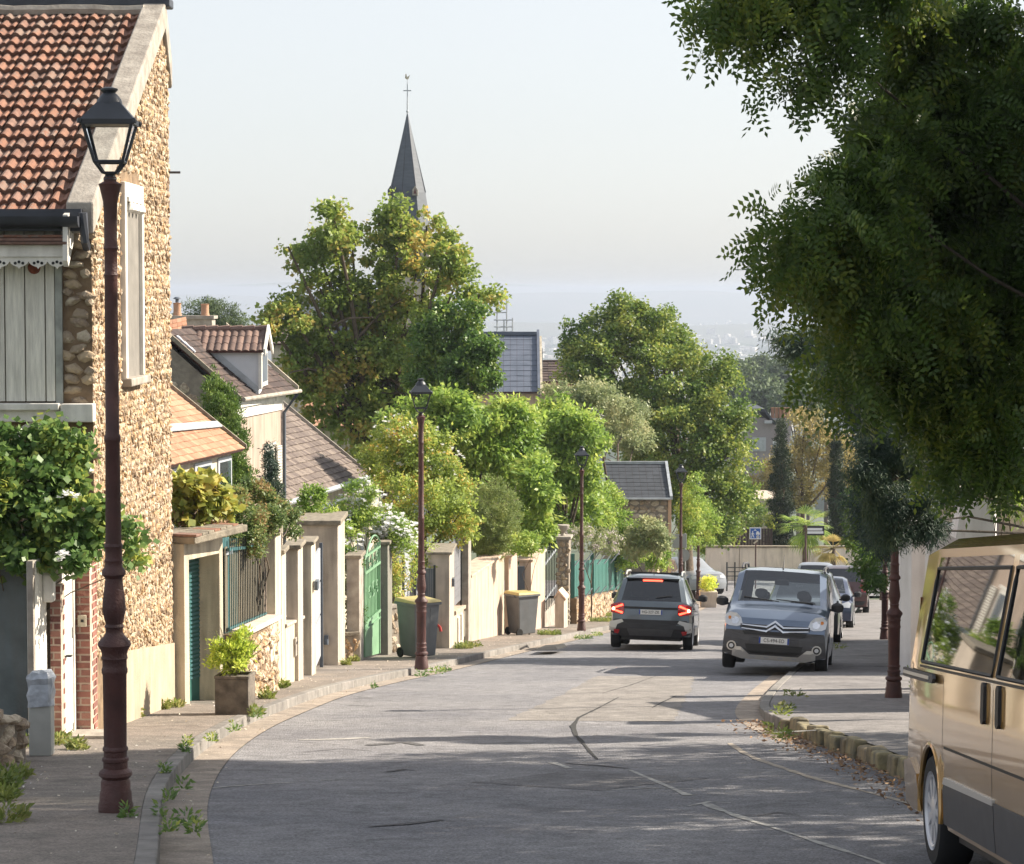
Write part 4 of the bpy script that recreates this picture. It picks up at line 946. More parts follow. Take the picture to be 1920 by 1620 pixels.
put('street_wall', MB().wall((X(1170, 85.2), 85.2), (X(1262, 92), 92), .3, GL(88) - .6, GL(92) - .6, Zp(1080, 86), Zp(1085, 92)), M_beige, None, 'low beige wall under the hedge beyond the green arched gate', 'wall', loc=(4, 86, GL(86)))
T = pillar('gate_pillar', 'red brown brick gate pillar in the hedge behind the driving car', 'pillar', 1216, 1234, 1238, 1046, 87, M_salmon, cap=True, y2=88, capo=.08, mcap=M_cream)
# ================================================================ ROOFS BEHIND
M_flat = ramp_mat('flat_clay_tile', [(.34, .165, .095), (.38, .20, .12), (.30, .145, .085), (.42, .24, .15)], .85, .3, 20, .15)
M_brown = ramp_mat('brown_tile', [(.115, .088, .078), (.15, .118, .10), (.095, .07, .065), (.20, .16, .135)], .85, .3, 20, .2)
M_dark = ramp_mat('dark_brown_tile', [(.045, .028, .026), (.06, .038, .034), (.038, .027, .025), (.09, .06, .05)], .85, .3, 20, .2)
def courses(name, E0, E1, up, rows, m, parent, T_=.03, cols=None, seed=1, jag=.01):
    """roof plane in stepped courses from eave E0->E1 going by vector up; cols: tile width -> each tile its own face island"""
    r = random.Random(seed); E0, E1, up = Vector(E0), Vector(E1), Vector(up); e = E1 - E0; n = e.cross(up).normalized()
    if n.z < 0: n = -n
    mb = MB(); nc = max(1, int(e.length / cols)) if cols else 1
    for i in range(rows):
        for c in range(nc):
            a = E0 + e * (c / nc) + up * (i / rows); b = E0 + e * ((c + .97 if cols else c + 1) / nc) + up * (i / rows); u = up * (1.15 / rows)
            o = n * (T_ + r.uniform(-jag, jag) * .5); j = up.normalized() * r.uniform(-jag, jag)
            mb.add([a + o + j, b + o + j, b + u + n * .004, a + u + n * .004, a + j, b + j], [(0, 1, 2, 3), (4, 5, 1, 0)])
    ob = put(name, mb, m, parent, kind='stuff')
    put('roof_deck', MB().prism([E0, E1, E1 + up, E0 + up], -n * .06), M_under, parent)
    return n
# House B: orange flat tiles
HB = thing('garden_house', 'low house with orange flat tiled roof just right of the stone house', 'house', (-6.2, 44, prof(44)))
E0 = at(300, 876, 41.2); E1 = at(459, 842, 46.2); E1.z = E0.z = (E0.z + E1.z) / 2
up = Vector((-2.2, 0.15, 1.75)) 
courses('roof_tile', E0, E1, up, 19, M_flat, HB, .02, cols=.17, jag=.004)
e = (E1 - E0)
put('flashing', MB().prism([E0 + up * .27 + Vector((.02, 0, .06)), E1 + up * .20 + Vector((.02, 0, .06)), E1 + up * .245 + Vector((.02, 0, .07)), E0 + up * .335 + Vector((.02, 0, .07))], (0.0, 0, .02)), M_zincl, HB)
put('verge', MB().prism([E1 + Vector((.03, .02, 0)), E1 + up + Vector((.03, .02, 0)), E1 + up + Vector((.03, .02, .09)), E1 + Vector((.03, .02, .07))], (0, .08, 0)), M_cap, HB)
put('wall', MB().prism([(E0.x - .25, E0.y, E0.z - .06), (E1.x - .25, E1.y - .15, E1.z - .06), (E1.x - .25, E1.y - .15, E1.z - 3.2), (E0.x - .25, E0.y, E0.z - 3.2)], (-2, 0, 0)), M_cream, HB)
for u0, u1 in ((.15, .36), (.52, .72), (.8, .97)):
    p, q = E0.lerp(E1, u0), E0.lerp(E1, u1); f = put('window', MB().wall(p.xy + Vector((-.2, 0)), q.xy + Vector((-.2, 0)), .05, p.z - 1.3, p.z - 1.3, p.z - .12, p.z - .12), M_wpvc, HB)
    p2, q2 = p.lerp(q, .12), p.lerp(q, .88); put('pane', MB().wall(p2.xy + Vector((-.185, 0)), q2.xy + Vector((-.185, 0)), .01, p.z - 1.22, p.z - 1.22, p.z - .2, p.z - .2), glass_mat('green_glass', (.25, .35, .32), .3) if u0 < .2 else bpy.data.materials['green_glass'], f)
# House C: two storeys with dormer
HC = thing('dormer_house', 'two storey pale pink house with dark tiled roof and white dormer', 'house', (-6.5, 56, prof(56)))
E0 = at(452, 748, 54); E1 = at(558, 734, 58.5); E0.z = E1.z = (E0.z + E1.z) / 2; zc = E0.z
M_pink = mat('pink_beige_render', (.42, .33, .27), .9, var=.12, scale=2, bump=.2, stain=.5)
w0, w1 = Vector((E0.x - .12, E0.y + .05)), Vector((E1.x - .35, E1.y - .35)); zb = prof(58) - .2
ridge = Vector((-1.70, 0, 1.50))
mb = MB().hexa([(w0.x, w0.y, zb), (w1.x, w1.y, zb), (w1.x - 3.4, w1.y, zb), (w0.x - 3.4, w0.y, zb)], [(w0.x, w0.y, zc - .1), (w1.x, w1.y, zc - .1), (w1.x - 3.4, w1.y, zc - .1), (w0.x - 3.4, w0.y, zc - .1)])
put('wall', mb, M_pink, HC)
put('gable_wall', MB().prism([(w0.x, w0.y - .02, zb), (w0.x, w0.y - .02, zc - .12), (w0.x - 1.66, w0.y - .02, zc + 1.36), (w0.x - 3.4, w0.y - .02, zc - .12), (w0.x - 3.4, w0.y - .02, zb)], (0, .3, 0)), M_mortg, HC)
rubble(HC, (w0.x - 2.4, w0.y - .02), (w0.x - .02, w0.y - .02), lambda t: zc - 2.2, lambda t: zc + 1.0 - abs(t - .7) * .8, M_greyst, .34, .22, .04, 90, 41)
put('cornice', MB().wall((w0.x + .04, w0.y - .05), (w1.x + .04, w1.y + .03), .1, zc - .42, zc - .42, zc - .05, zc - .05).wall((w0.x + .1, w0.y - .05), (w1.x + .1, w1.y + .03), .1, zc - .18, zc - .18, zc - .04, zc - .04), M_white, HC)
courses('roof_tile', E0, E1, ridge, 12, M_dark, HC, .028, cols=.17, jag=.008)
courses('back_roof_tile', E0 + ridge, E1 + ridge, Vector((-1.70, 0, -1.50)), 4, M_dark, HC, .03)
put('gutter', MB().tube([E0 + Vector((.06, -.05, .0)), E1 + Vector((.06, .05, 0))], .05, 8), M_cop, HC)
put('downpipe', MB().tube([(E1.x + .02, E1.y - .3, zc - .05), (w1.x + .06, w1.y - .02, zc - .5), (w1.x + .06, w1.y - .02, zb)], .045, 8), M_slate, HC)
put('verge', MB().prism([E0 + Vector((0, -.1, -.02)), E0 + ridge + Vector((0, -.1, -.02)), E0 + ridge + Vector((0, -.1, .1)), E0 + Vector((0, -.1, .08))], (0, .1, 0)), M_cap, HC)
put('verge', MB().prism([E1 + Vector((.02, 0, .02)), E1 + ridge + Vector((.02, 0, .02)), E1 + ridge + Vector((.02, 0, .12)), E1 + Vector((.02, 0, .12))], (0, .1, 0)), M_cream, HC)
# dormer
dx1 = X(488, 55.7); dx0 = X(340, 56); dz1 = Zp(656, 55.4); dz0 = Zp(738, 55.4); dy0, dy1 = 55.35, 56.9
dm = MB().box(dx0, dx1, dy0, dy1, dz0, dz1); put('dormer_cheek', dm, mat('dormer_white', (.62, .64, .68), .7, var=.08, scale=3), HC)
rz_ = dz1 + .40; ym = (dy0 + dy1) / 2
dt = MB(); 
put('dormer_gable', MB().prism([(dx1 - .02, dy0, dz1), (dx1 - .02, dy1, dz1), (dx1 - .02, ym, rz_)], (.04, 0, 0)), M_white, HC)
nT = 12; tl = (dx1 + .12 - dx0) / nT; m_t = MB(); 
tg = []
for i in range(7): tg.append((tl * 1.02 * i / 6, .012 + .035 * math.sin(math.pi * i / 6)))
slp = Vector((0, ym - dy0 + .12, rz_ - dz1 + .06)); rowv = slp / 3
vs = [(x_, 0, h) for x_, h in tg] + [(x_, rowv.length * 1.1, h - .01) for x_, h in tg] + [(x_, .003, h - .03) for x_, h in tg]
dme = bpy.data.meshes.new('dormer_tile'); dme.from_pydata(vs, [], [(i, i + 1, 8 + i, 7 + i) for i in range(6)] + [(14 + i, 15 + i, i + 1, i) for i in range(6)]); dme.materials.append(ramp_mat('dormer_clay', [(.17, .105, .085), (.23, .15, .12), (.13, .085, .07)], .85, .3, 20, .2))
ang2 = math.atan2(slp.z, slp.y)
for rr_ in range(3):
    for c in range(nT):
        p = Vector((dx0 + c * tl, dy0 - .12, dz1 - .06)) + rowv * rr_ + Vector((0, 0, .03))
        inst('dormer_roof_tile', dme, HC, p, (ang2 + random.uniform(-.02, .02), 0, 0))
put('dormer_roof_deck', MB().prism([(dx0, dy0 - .12, dz1 - .06), (dx1 + .12, dy0 - .12, dz1 - .06), (dx1 + .12, ym, rz_), (dx0, ym, rz_)], (0, 0, .03)).prism([(dx0, dy1 + .12, dz1 - .06), (dx1 + .12, dy1 + .12, dz1 - .06), (dx1 + .12, ym, rz_), (dx0, ym, rz_)], (0, 0, .03)), M_under, HC)
for k in range(7):
    xx = dx0 + k * (dx1 + .12 - dx0) / 7; put('ridge_tile', MB().tube([(xx, ym, rz_ + .05), (xx + .27, ym, rz_ + .065)], [.075, .085], 8), dme.materials[0], HC)
for s, yy in ((-1, dy0 - .14), (1, dy1 + .14)): put('bargeboard', MB().prism([(dx1 + .12, yy, dz1 - .14), (dx1 + .12, ym, rz_ - .02), (dx1 + .12, ym, rz_ + .16), (dx1 + .12, yy, dz1 + .02)], (.05, 0, 0)), M_white, HC)
f = put('dormer_window', MB().box(dx1, dx1 + .06, dy0 + .1, dy1 - .1, dz0 + .15, dz1 - .02), M_white, HC)
put('pane', MB().box(dx1 + .062, dx1 + .07, dy0 + .25, dy1 - .25, dz0 + .25, dz1 - .1), M_slate, f)
put('dormer_post', MB().box(dx1 + .0, dx1 + .07, dy0 - .06, dy0, dz0 + .1, dz1), M_white, HC)
put('dormer_flashing', MB().prism([(X(400, 55.3), dy0 - .03, Zp(668, 55.3)), (X(480, 55.3), dy0 - .03, Zp(735, 55.3)), (X(488, 55.3), dy0 - .03, Zp(729, 55.3)), (X(408, 55.3), dy0 - .03, Zp(660, 55.3))], (0, .02, 0)), M_zincl, HC)
put('skylight', MB().prism([E0 + ridge * .62 + Vector((-.0, .3, .07)), E0 + ridge * .62 + Vector((0, .75, .07)), E0 + ridge * .86 + Vector((0, .75, .07)), E0 + ridge * .86 + Vector((0, .3, .07))], (.02, 0, .03)), M_wpvc, HC)
ww = lambda t: w0.lerp(w1, t)
f = put('window', MB().wall(ww(.60) + Vector((.03, 0)), ww(.80) + Vector((.03, 0)), .06, Zp(930, 57), Zp(930, 57), Zp(838, 57), Zp(836, 57)), M_white, HC)
put('pane', MB().wall(ww(.64) + Vector((.04, 0)), ww(.77) + Vector((.04, 0)), .01, Zp(925, 57), Zp(925, 57), Zp(845, 57), Zp(845, 57)), M_slate, f)
put('lintel', MB().wall(ww(.58) + Vector((.05, 0)), ww(.82) + Vector((.05, 0)), .06, Zp(838, 57), Zp(836, 57), Zp(832, 57), Zp(830, 57)), M_white, HC)
for a_, b_, z0, z1 in ((.84, .94, 950, 842), (-.02, .1, 950, 855)):
    sh = put('shutter', MB().wall(ww(a_) + Vector((.07, 0)), ww(b_) + Vector((.07, 0)), .04, Zp(z0, 56.5), Zp(z0, 56.5), Zp(z1, 56.5), Zp(z1, 56.5)), M_white, HC)
    for k in range(20):
        z = Zp(z0, 56.5) + (Zp(z1, 56.5) - Zp(z0, 56.5)) * (k + .5) / 20; put('louvre', MB().wall(ww(a_ + .01) + Vector((.085, 0)), ww(b_ - .01) + Vector((.085, 0)), .015, z, z, z + .022, z + .022), M_cop, sh)
put('window', MB().wall(ww(.24) + Vector((.02, 0)), ww(.30) + Vector((.02, 0)), .03, Zp(905, 55.5), Zp(905, 55.5), Zp(872, 55.5), Zp(872, 55.5)), M_slate, HC)
# chimney behind
CH = thing('chimney_house', 'roof end with broad chimney stack and two clay pots behind the dormer', 'house', (X(360, 70), 70, prof(70)))
z0 = Zp(640, 70)
st = put('chimney', MB().box(X(300, 70), X(398, 70), 70, 70.8, z0 - 1, Zp(598, 70)), M_cop, CH)
put('chimney_cap', MB().box(X(298, 70), X(402, 70), 69.93, 70.87, Zp(598, 70) + .002, Zp(592, 70)), M_cop, st)
for pxx, h in ((333, 22), (385, 20)):
    put('chimney_pot', MB().lathe([(.13, 0), (.11, .1), (.11, h / 66), (.13, h / 66 + .02), (.1, h / 66 + .03)], (X(pxx, 70.4), 70.4, Zp(592, 70)), 12), M_flat, st)
put('pot_cowl', MB().lathe([(.05, 0), (.05, .1), (.12, .12), (.06, .17)], (X(333, 70.4), 70.4, Zp(592, 70) + .36), 10), M_slate, st)
courses('roof_tile', at(280, 640, 66), at(352, 625, 67.5), Vector((-.2, 1.2, .42)), 4, M_flat, CH, .03, cols=.2)
put('wall', MB().box(X(250, 71), X(400, 71), 68, 75, prof(70), z0 - .3), M_cream, CH)
# House D
HD = thing('long_roof_house', 'house with big brown sloping tiled roof and skylight right of the downpipe', 'house', (-6, 64, prof(64)))
E0 = at(520, 948, 58.6); E1 = at(692, 893, 67.7); E0.z = E1.z = (E0.z + E1.z) / 2
up = Vector((-3.6, .3, 2.95))
courses('roof_tile', E0, E1, up, 23, M_brown, HD, .035, cols=.2, jag=.012)
put('gutter', MB().tube([E0 + Vector((.08, 0, 0)), E1 + Vector((.08, 0, 0))], .07, 8), M_zincl, HD)
put('wall', MB().prism([(E0.x - .3, E0.y, E0.z - .08), (E1.x - .3, E1.y - .2, E0.z - .08), (E1.x - .3, E1.y - .2, E0.z - 4), (E0.x - .3, E0.y, E0.z - 4)], (-5, 0, 0)), M_cream, HD)
put('verge', MB().prism([E1 + Vector((.02, 0, 0)), E1 + up + Vector((.02, 0, 0)), E1 + up + Vector((.02, 0, .12)), E1 + Vector((.02, 0, .12))], (0, .1, 0)), M_cop, HD)
c0 = E0 + (E1 - E0) * .36 + up * .50; e1 = (E1 - E0).normalized(); u1 = up.normalized(); nn = e1.cross(u1); nn = nn if nn.z > 0 else -nn
sk = put('skylight', MB().prism([c0 + nn * .1, c0 + e1 * .9 + nn * .1, c0 + e1 * .9 + u1 * 1.1 + nn * .1, c0 + u1 * 1.1 + nn * .1], -nn * .12), M_zincl, HD)
put('pane', MB().prism([c0 + e1 * .1 + u1 * .1 + nn * .105, c0 + e1 * .8 + u1 * .1 + nn * .105, c0 + e1 * .8 + u1 * 1.0 + nn * .105, c0 + e1 * .1 + u1 * 1.0 + nn * .105], nn * .004), M_slate, sk)
# more roofs behind the maple
def simple_house(name, label, px0, px1, peave, pridge, Y, wallm, roofm, depth=7, rows=8, hgt=6, rot=0):
    T = thing(name, label, 'house', (X((px0 + px1) / 2, Y), Y, prof(Y)))
    x0, x1 = X(px0, Y), X(px1, Y); ze, zr = Zp(peave, Y), Zp(pridge, Y)
    put('wall', MB().box(x0 + .2, x1 - .2, Y + .3, Y + depth, ze - hgt, ze), wallm, T)
    courses('roof_tile', (x0, Y, ze), (x1, Y, ze), (0, depth / 2, zr - ze), rows, roofm, T, .04, cols=.4)
    put('back_roof', MB().prism([(x0, Y + depth, ze), (x1, Y + depth, ze), (x1, Y + depth / 2, zr), (x0, Y + depth / 2, zr)], (0, 0, .05)), roofm, T)
    for xx in (x0 + .21, x1 - .21): put('gable_wall', MB().prism([(xx, Y + .3, ze), (xx, Y + depth, ze), (xx, Y + depth / 2, zr)], (.15 if xx > x0 + 1 else -.15, 0, 0)), wallm, T)
    put('ridge', MB().tube([(x0, Y + depth / 2, zr + .03), (x1, Y + depth / 2, zr + .03)], .08, 6), roofm, T)
    return T
simple_house('village_house', 'house with orange roof glimpsed under the left of the maple', 560, 700, 800, 755, 92, M_cream, M_flat, rows=7)
simple_house('village_house', 'small house with grey brown roof glimpsed through the left of the maple', 500, 585, 645, 603, 118, M_cream, M_brown, depth=5)
M_bslate = mat('blue_slate', (.13, .15, .20), .6, col2=(.09, .11, .15), scale=2, bump=.3, bscale=20, stretch=(1, 1, 4))
T = thing('slate_building', 'building with blue grey slate roof and zinc gable edge right of the maple', 'building', (X(970, 110), 110, prof(110)))
x0, x1 = X(880, 110), X(1008, 110); ze, zr = Zp(735, 110), Zp(628, 114)
courses('roof_slate', (x0, 110, ze), (x1, 110, ze), (0, 4, zr - ze), 11, M_bslate, T, .02, cols=.3)
put('ridge_cap', MB().box(x0, x1, 113.9, 114.2, zr, zr + .15), M_bslate, T)
put('gable_edge', MB().prism([(x1, 109.9, ze - .2), (x1, 114.2, zr), (x1, 114.2, zr + .25), (x1, 109.9, ze + .1)], (.12, 0, 0)), M_bslate, T)
put('wall', MB().box(x0, x1 + .35, 110.3, 118, ze - 7, ze - .1), M_salmon, T)
put('gable_wall', MB().prism([(x1 + .13, 110.0, ze - .1), (x1 + .13, 118, ze - .1), (x1 + .13, 114.2, zr - .05)], (.1, 0, 0)), M_cream, T)
SC = thing('scaffold', 'light metal scaffold standing above the slate roof right of the maple', 'scaffold', (X(945, 125), 125, Zp(630, 125)))
z0, z1 = Zp(700, 125), Zp(560, 125)
for pxx, zz in ((932, 585), (945, 600), (950, 558), (961, 596)): put('pole', MB().tube([(X(pxx, 125), 125, z0), (X(pxx, 125), 125, Zp(zz, 125))], .035, 5), M_zincl, SC)
for pyy in (586, 600, 613, 622): put('ledger', MB().tube([(X(926, 125), 125, Zp(pyy, 125)), (X(962 if pyy > 590 else 950, 125), 125, Zp(pyy, 125))], .03, 5), M_zincl, SC)
T = simple_house('village_house', 'house with plain brown roof right of the slate building', 1010, 1085, 716, 682, 118, M_beige, M_dark, depth=6)
put('antenna', MB().tube([(X(1018, 118), 120, Zp(690, 118)), (X(1018, 118), 120, Zp(655, 118))], .02, 4).tube([(X(1014, 118), 120, Zp(662, 118)), (X(1024, 118), 120, Zp(662, 118))], .015, 4), M_slate, T)
# slate roofed stone cottage with orange gable
T = thing('slate_cottage', 'stone cottage with dark slate roof and orange lit gable end behind the fourth lamp', 'house', (X(1200, 92), 92, prof(92)))
x0, x1 = X(1140, 91), X(1257, 91); ze, zr = Zp(934, 91), Zp(870, 94)
courses('roof_slate', (x0, 91, ze), (x1, 91, ze), (0, 3, zr - ze), 9, mat('dark_slate', (.045, .05, .06), .6, var=.3, scale=3), T, .015, cols=.25)
put('verge', MB().prism([(x1, 90.95, ze - .05), (x1, 94, zr), (x1, 94, zr + .12), (x1, 90.95, ze + .08)], (.1, 0, 0)), M_zincl, T)
put('ridge_cap', MB().box(x0, x1 + .1, 93.95, 94.15, zr, zr + .1), M_zincl, T)
put('wall', MB().box(x0, x1 - .05, 91.25, 97, prof(92) - 1, ze - .02), M_mortg, T)
put('gable_wall', MB().prism([(x1 - .05, 91.2, prof(92) - 1), (x1 - .05, 97, prof(92) - 1), (x1 - .05, 97, ze), (x1 - .05, 94, zr - .05), (x1 - .05, 91.2, ze)], (.12, 0, 0)), mat('orange_render', (.62, .40, .26), .9, var=.15, scale=2, bump=.2, stain=.3), T)
rubble(T, (x0, 91.24), (x1 - .06, 91.24), lambda t: ze - 1.4, lambda t: ze - .03, M_greyst, .26, .16, .04, 120, 51)
put('gutter', MB().tube([(x0, 90.95, ze - .02), (x1, 90.95, ze - .02)], .05, 6), M_zincl, T)
# far right house with chimney pots
T = thing('village_house', 'greyish house with white window and row of clay chimney pots beyond the cypresses', 'house', (X(1420, 190), 190, prof(190)))
x0, x1 = X(1375, 190), X(1450, 190); M_mauve = mat('mauve_render', (.30, .27, .28), .9, var=.1, scale=2)
put('wall', MB().box(x0, x1, 190, 197, prof(190) - 2, Zp(800, 190)), M_mauve, T)
put('gable_wall', MB().prism([(x0, 190, Zp(800, 190)), (x1, 190, Zp(800, 190)), (X(1438, 190), 190, Zp(785, 190)), (X(1395, 190), 190, Zp(778, 190))], (0, 7, 0)), M_mauve, T)
put('roof', MB().prism([(x0 - .3, 189.6, Zp(800, 190)), (X(1405, 190), 189.6, Zp(771, 190)), (X(1432, 190), 189.6, Zp(771, 190)), (x1 + .2, 189.6, Zp(798, 190)), (x1 + .2, 189.6, Zp(793, 190)), (X(1434, 190), 189.6, Zp(766, 190)), (X(1403, 190), 189.6, Zp(766, 190)), (x0 - .3, 189.6, Zp(795, 190))], (0, 8, 0)), M_zinc, T)
ch = put('chimney', MB().box(X(1442, 192), X(1484, 192), 192, 193, Zp(830, 190), Zp(784, 192)), M_mauve, T)
for k in range(5): put('chimney_pot', MB().lathe([(.16, 0), (.13, .1), (.13, .75), (.16, .8)], (X(1449 + 7.2 * k, 192.4), 192.4, Zp(784, 192)), 8), M_flat, ch)
f = put('window', MB().box(X(1411, 189.9), X(1437, 189.9), 189.9, 189.98, Zp(846, 190), Zp(820, 190)), M_wpvc, T); put('pane', MB().box(X(1414, 189.8), X(1434, 189.8), 189.85, 189.89, Zp(844, 190), Zp(824, 190)), M_zincl, f)
put('dormer_light', MB().box(X(1434, 189.5), X(1448, 189.5), 189.3, 189.7, Zp(793, 190), Zp(788, 190)), M_wpvc, T)
put('cream_wall_house', MB().box(X(1380, 140), X(1470, 140), 140, 146, prof(140) - 1, Zp(935, 140)), M_beige, None, 'plain pale house wall glimpsed behind the left cypress', 'house', loc=(X(1420, 140), 140, prof(140)))
# church
CHU = thing('church', 'church with tall grey slate spire, cross and weathercock rising behind the maple', 'church', (X(767, 160), 160, prof(160)))
cx, cy = X(765, 163), 163.0; ztip = Zp(212, 163); zsb = Zp(430, 163)
M_spire = mat('spire_slate', (.085, .10, .125), .6, col2=(.06, .072, .09), scale=1.5, bump=.3, stretch=(1, 1, 5))
pr = [(1.62, zsb), (1.45, zsb + 1.0), (1.22, zsb + 2.4), (.03, ztip)]
sp = put('spire', MB().lathe([(r_, z - zsb) for r_, z in pr], (cx, cy, zsb), 8, smooth=False, a0=R(22.5) + R(8)), M_spire, CHU)
put('spire_arris', (lambda m_: [m_.tube([(cx + 1.23 * math.cos(R(30.5 + 45 * k)), cy + 1.23 * math.sin(R(30.5 + 45 * k)), zsb + 2.4), (cx, cy, ztip)], [.035, .015], 5) for k in range(8)] and m_)(MB()), M_zinc, sp)
put('finial_pole', MB().tube([(cx, cy, ztip - .1), (cx, cy, Zp(150, 163))], [.05, .02], 6).lathe([(.02, 0), (.1, .1), (.02, .25)], (cx, cy, ztip + .0), 8).lathe([(.02, 0), (.06, .06), (.02, .15)], (cx, cy, ztip + .5), 8), M_zincl, CHU)
put('cross', MB().box(cx - .26, cx + .26, cy - .025, cy + .025, Zp(171, 163), Zp(169, 163)).box(cx - .03, cx + .03, cy - .03, cy + .03, Zp(182, 163), Zp(158, 163)), M_zincl, CHU)
zc_ = Zp(149, 163); put('weathercock', MB().prism([(cx - .16, cy, zc_ + .1), (cx - .05, cy, zc_), (cx + .06, cy, zc_), (cx + .12, cy, zc_ + .14), (cx + .17, cy, zc_ + .3), (cx + .05, cy, zc_ + .2), (cx - .02, cy, zc_ + .16), (cx - .06, cy, zc_ + .36), (cx - .12, cy, zc_ + .38), (cx - .13, cy, zc_ + .26)], (0, .03, 0)), M_cream, CHU)
for k, (pxx, sx) in enumerate(((733, -1), (779, 1))):
    c = Vector((X(pxx, 161.6), 161.75, Zp(358, 162)))
    d_ = put('lucarne', MB().prism([c + Vector((-.18, -.25, -.3)), c + Vector((.18, -.25, -.3)), c + Vector((.18, -.25, .05)), c + Vector((0, -.25, .32)), c + Vector((-.18, -.25, .05))], (0, .7, 0)), M_zinc if sx < 0 else M_cop, CHU)  # left lucarne darker, right one paler: sun side put into the colour
    put('louvre', MB().prism([c + Vector((-.1, -.27, -.2)), c + Vector((.1, -.27, -.2)), c + Vector((.0, -.27, .18))], (0, .01, 0)), mat('dark_red', (.12, .04, .04), .8), d_)
tw_ = MB().box(cx - 1.45, cx + 1.45, cy - 1.45, cy + 1.45, Zp(900, 163), zsb); tz = put('tower', tw_, mat('church_stone', (.50, .44, .36), .9, col2=(.36, .31, .26), scale=2, bump=.3), CHU)
put('tower_cornice', MB().box(cx - 1.6, cx + 1.6, cy - 1.6, cy + 1.6, zsb - .25, zsb - .002), M_cop, tz)
for dx in (-.6, .6): put('belfry_opening', MB().prism([(cx + dx - .3, cy - 1.47, zsb - 3.4), (cx + dx + .3, cy - 1.47, zsb - 3.4), (cx + dx + .3, cy - 1.47, zsb - 1.2), (cx + dx, cy - 1.47, zsb - .8), (cx + dx - .3, cy - 1.47, zsb - 1.2)], (0, .01, 0)), M_zinc, tz)
put('nave', MB().box(cx - 8, cx - 1.5, cy - 1, cy + 9, Zp(960, 163), Zp(640, 163)), bpy.data.materials['church_stone'], CHU)
put('nave_roof', MB().prism([(cx - 8.2, cy - 1.2, Zp(640, 163)), (cx - 1.4, cy - 1.2, Zp(640, 163)), (cx - 1.4, cy + 4, Zp(560, 163)), (cx - 8.2, cy + 4, Zp(560, 163))], (0, 0, .2)), M_spire, CHU)
# ================================================================ END OF THE STREET
M_endw = mat('pale_wall_render', (.78, .70, .60), .9, var=.12, scale=1.5, bump=.3, stain=.35)
T = thing('end_wall', 'long pale beige garden wall closing the bottom of the street', 'wall', (13, 118, prof(118)))
zt = Zp(1027, 118)
for a_, b_ in ((X(1325, 118), X(1388, 118)), (X(1388, 118) + .02, X(1520, 118)), (X(1520, 118) + .02, X(1600, 118)), (X(1600, 118) + .02, X(1900, 118))):
    put('wall_panel', MB().box(a_, b_, 118, 118.3, prof(118) - .3, zt), M_endw, T, bevel=.02)
put('coping', MB().box(X(1325, 118), X(1900, 118), 117.95, 118.35, zt + .003, zt + .08), M_cap, T)
T = thing('timber_screen', 'dark brown board fence standing above the end wall', 'fence', (X(1408, 119), 119, zt))
for k in range(14):
    a_ = X(1373 + 5.6 * k, 119); put('board', MB().box(a_, a_ + .125, 119, 119.03, zt - .2, Zp(991, 119)), mat('dark_timber', (.045, .032, .03), .8, var=.3, scale=3) if k == 0 else bpy.data.materials['dark_timber'], T)
T = thing('shed', 'small shed with ribbed brown metal roof behind the end wall', 'shed', (X(1355, 122), 122, zt))
put('roof', MB().prism([(X(1338, 121), 121, Zp(1008, 121)), (X(1375, 121), 121, Zp(1008, 121)), (X(1368, 121), 123, Zp(985, 122)), (X(1345, 121), 123, Zp(985, 122))], (0, 0, .06)), M_brown, T)
put('wall', MB().box(X(1340, 121), X(1373, 121), 121.1, 123, zt - 2, Zp(1008, 121)), M_cap, T)
for k in range(6): put('seam', MB().tube([(X(1340 + 6.4 * k, 121), 121, Zp(1008, 121) + .09), (X(1347 + 4.2 * k, 121), 123, Zp(985, 122) + .09)], .025, 4), M_zinc, T)
# garden walls and white buildings on the right
M_wr = mat('white_render', (.68, .66, .66), .85, var=.08, scale=3, bump=.2, stain=.2)
T = thing('white_wall', 'white rendered garden wall behind the right hand lamp post', 'wall', (6.6, 42, GL(42)))
put('wall_face', MB().box(X(1692, 42), X(1692, 42) + 3, 42, 42.3, prof(42), Zp(1003, 42)), M_wr, T, bevel=.01)
put('side_face', MB().wall((X(1692, 42) + .0, 42.3), (10.1, 60), -.25, prof(42) - .1, prof(60), Zp(1003, 42), Zp(1003, 42) - 1.4), M_wr, T)
put('coping', MB().box(X(1692, 42) - .06, X(1692, 42) + 3, 41.93, 42.36, Zp(1003, 42) + .003, Zp(992, 42)), M_wr, T, bevel=.01)
pillar('white_pillar', 'white pillar with stepped cap at the end of the white garden wall', 'pillar', 1712, 1746, 1750, 988, 36, M_wr, cap=True, y2=36.5, mcap=M_wr, capo=.07, caph=.1)
T = pillar('white_gate_pier', 'grey white gate pier with sloping buttress above the van roof', 'gate pier', 1812, 1868, 1872, 910, 30, M_wr, cap=True, y2=30.5, mcap=M_wr, capo=.07, caph=.14)
put('buttress', MB().prism([(X(1796, 30), 30.02, Zp(1010, 30)), (X(1814, 30), 30.02, Zp(1010, 30)), (X(1814, 30), 30.02, Zp(918, 30)), (X(1810, 30), 30.02, Zp(918, 30))], (0, .4, 0)), M_wr, T)
put('street_wall', MB().box(X(1745, 33), X(1830, 33), 33, 33.3, prof(33), Zp(984, 33)), M_wr, None, 'low white wall between the two white pillars above the van', 'wall', loc=(X(1780, 33), 33, prof(33)), bevel=.01)
T = thing('beige_house', 'beige rendered house front with dark recess behind bamboo leaves at the right edge', 'house', (X(1900, 31), 31, prof(31)))
put('wall', MB().box(X(1868, 31), X(2300, 31), 31, 35, prof(31), Zp(948, 31)), M_beige, T)
put('recess', MB().box(X(1852, 30.8), X(1874, 30.8), 30.7, 30.95, Zp(1010, 31), Zp(950, 31)), M_mauve, T)
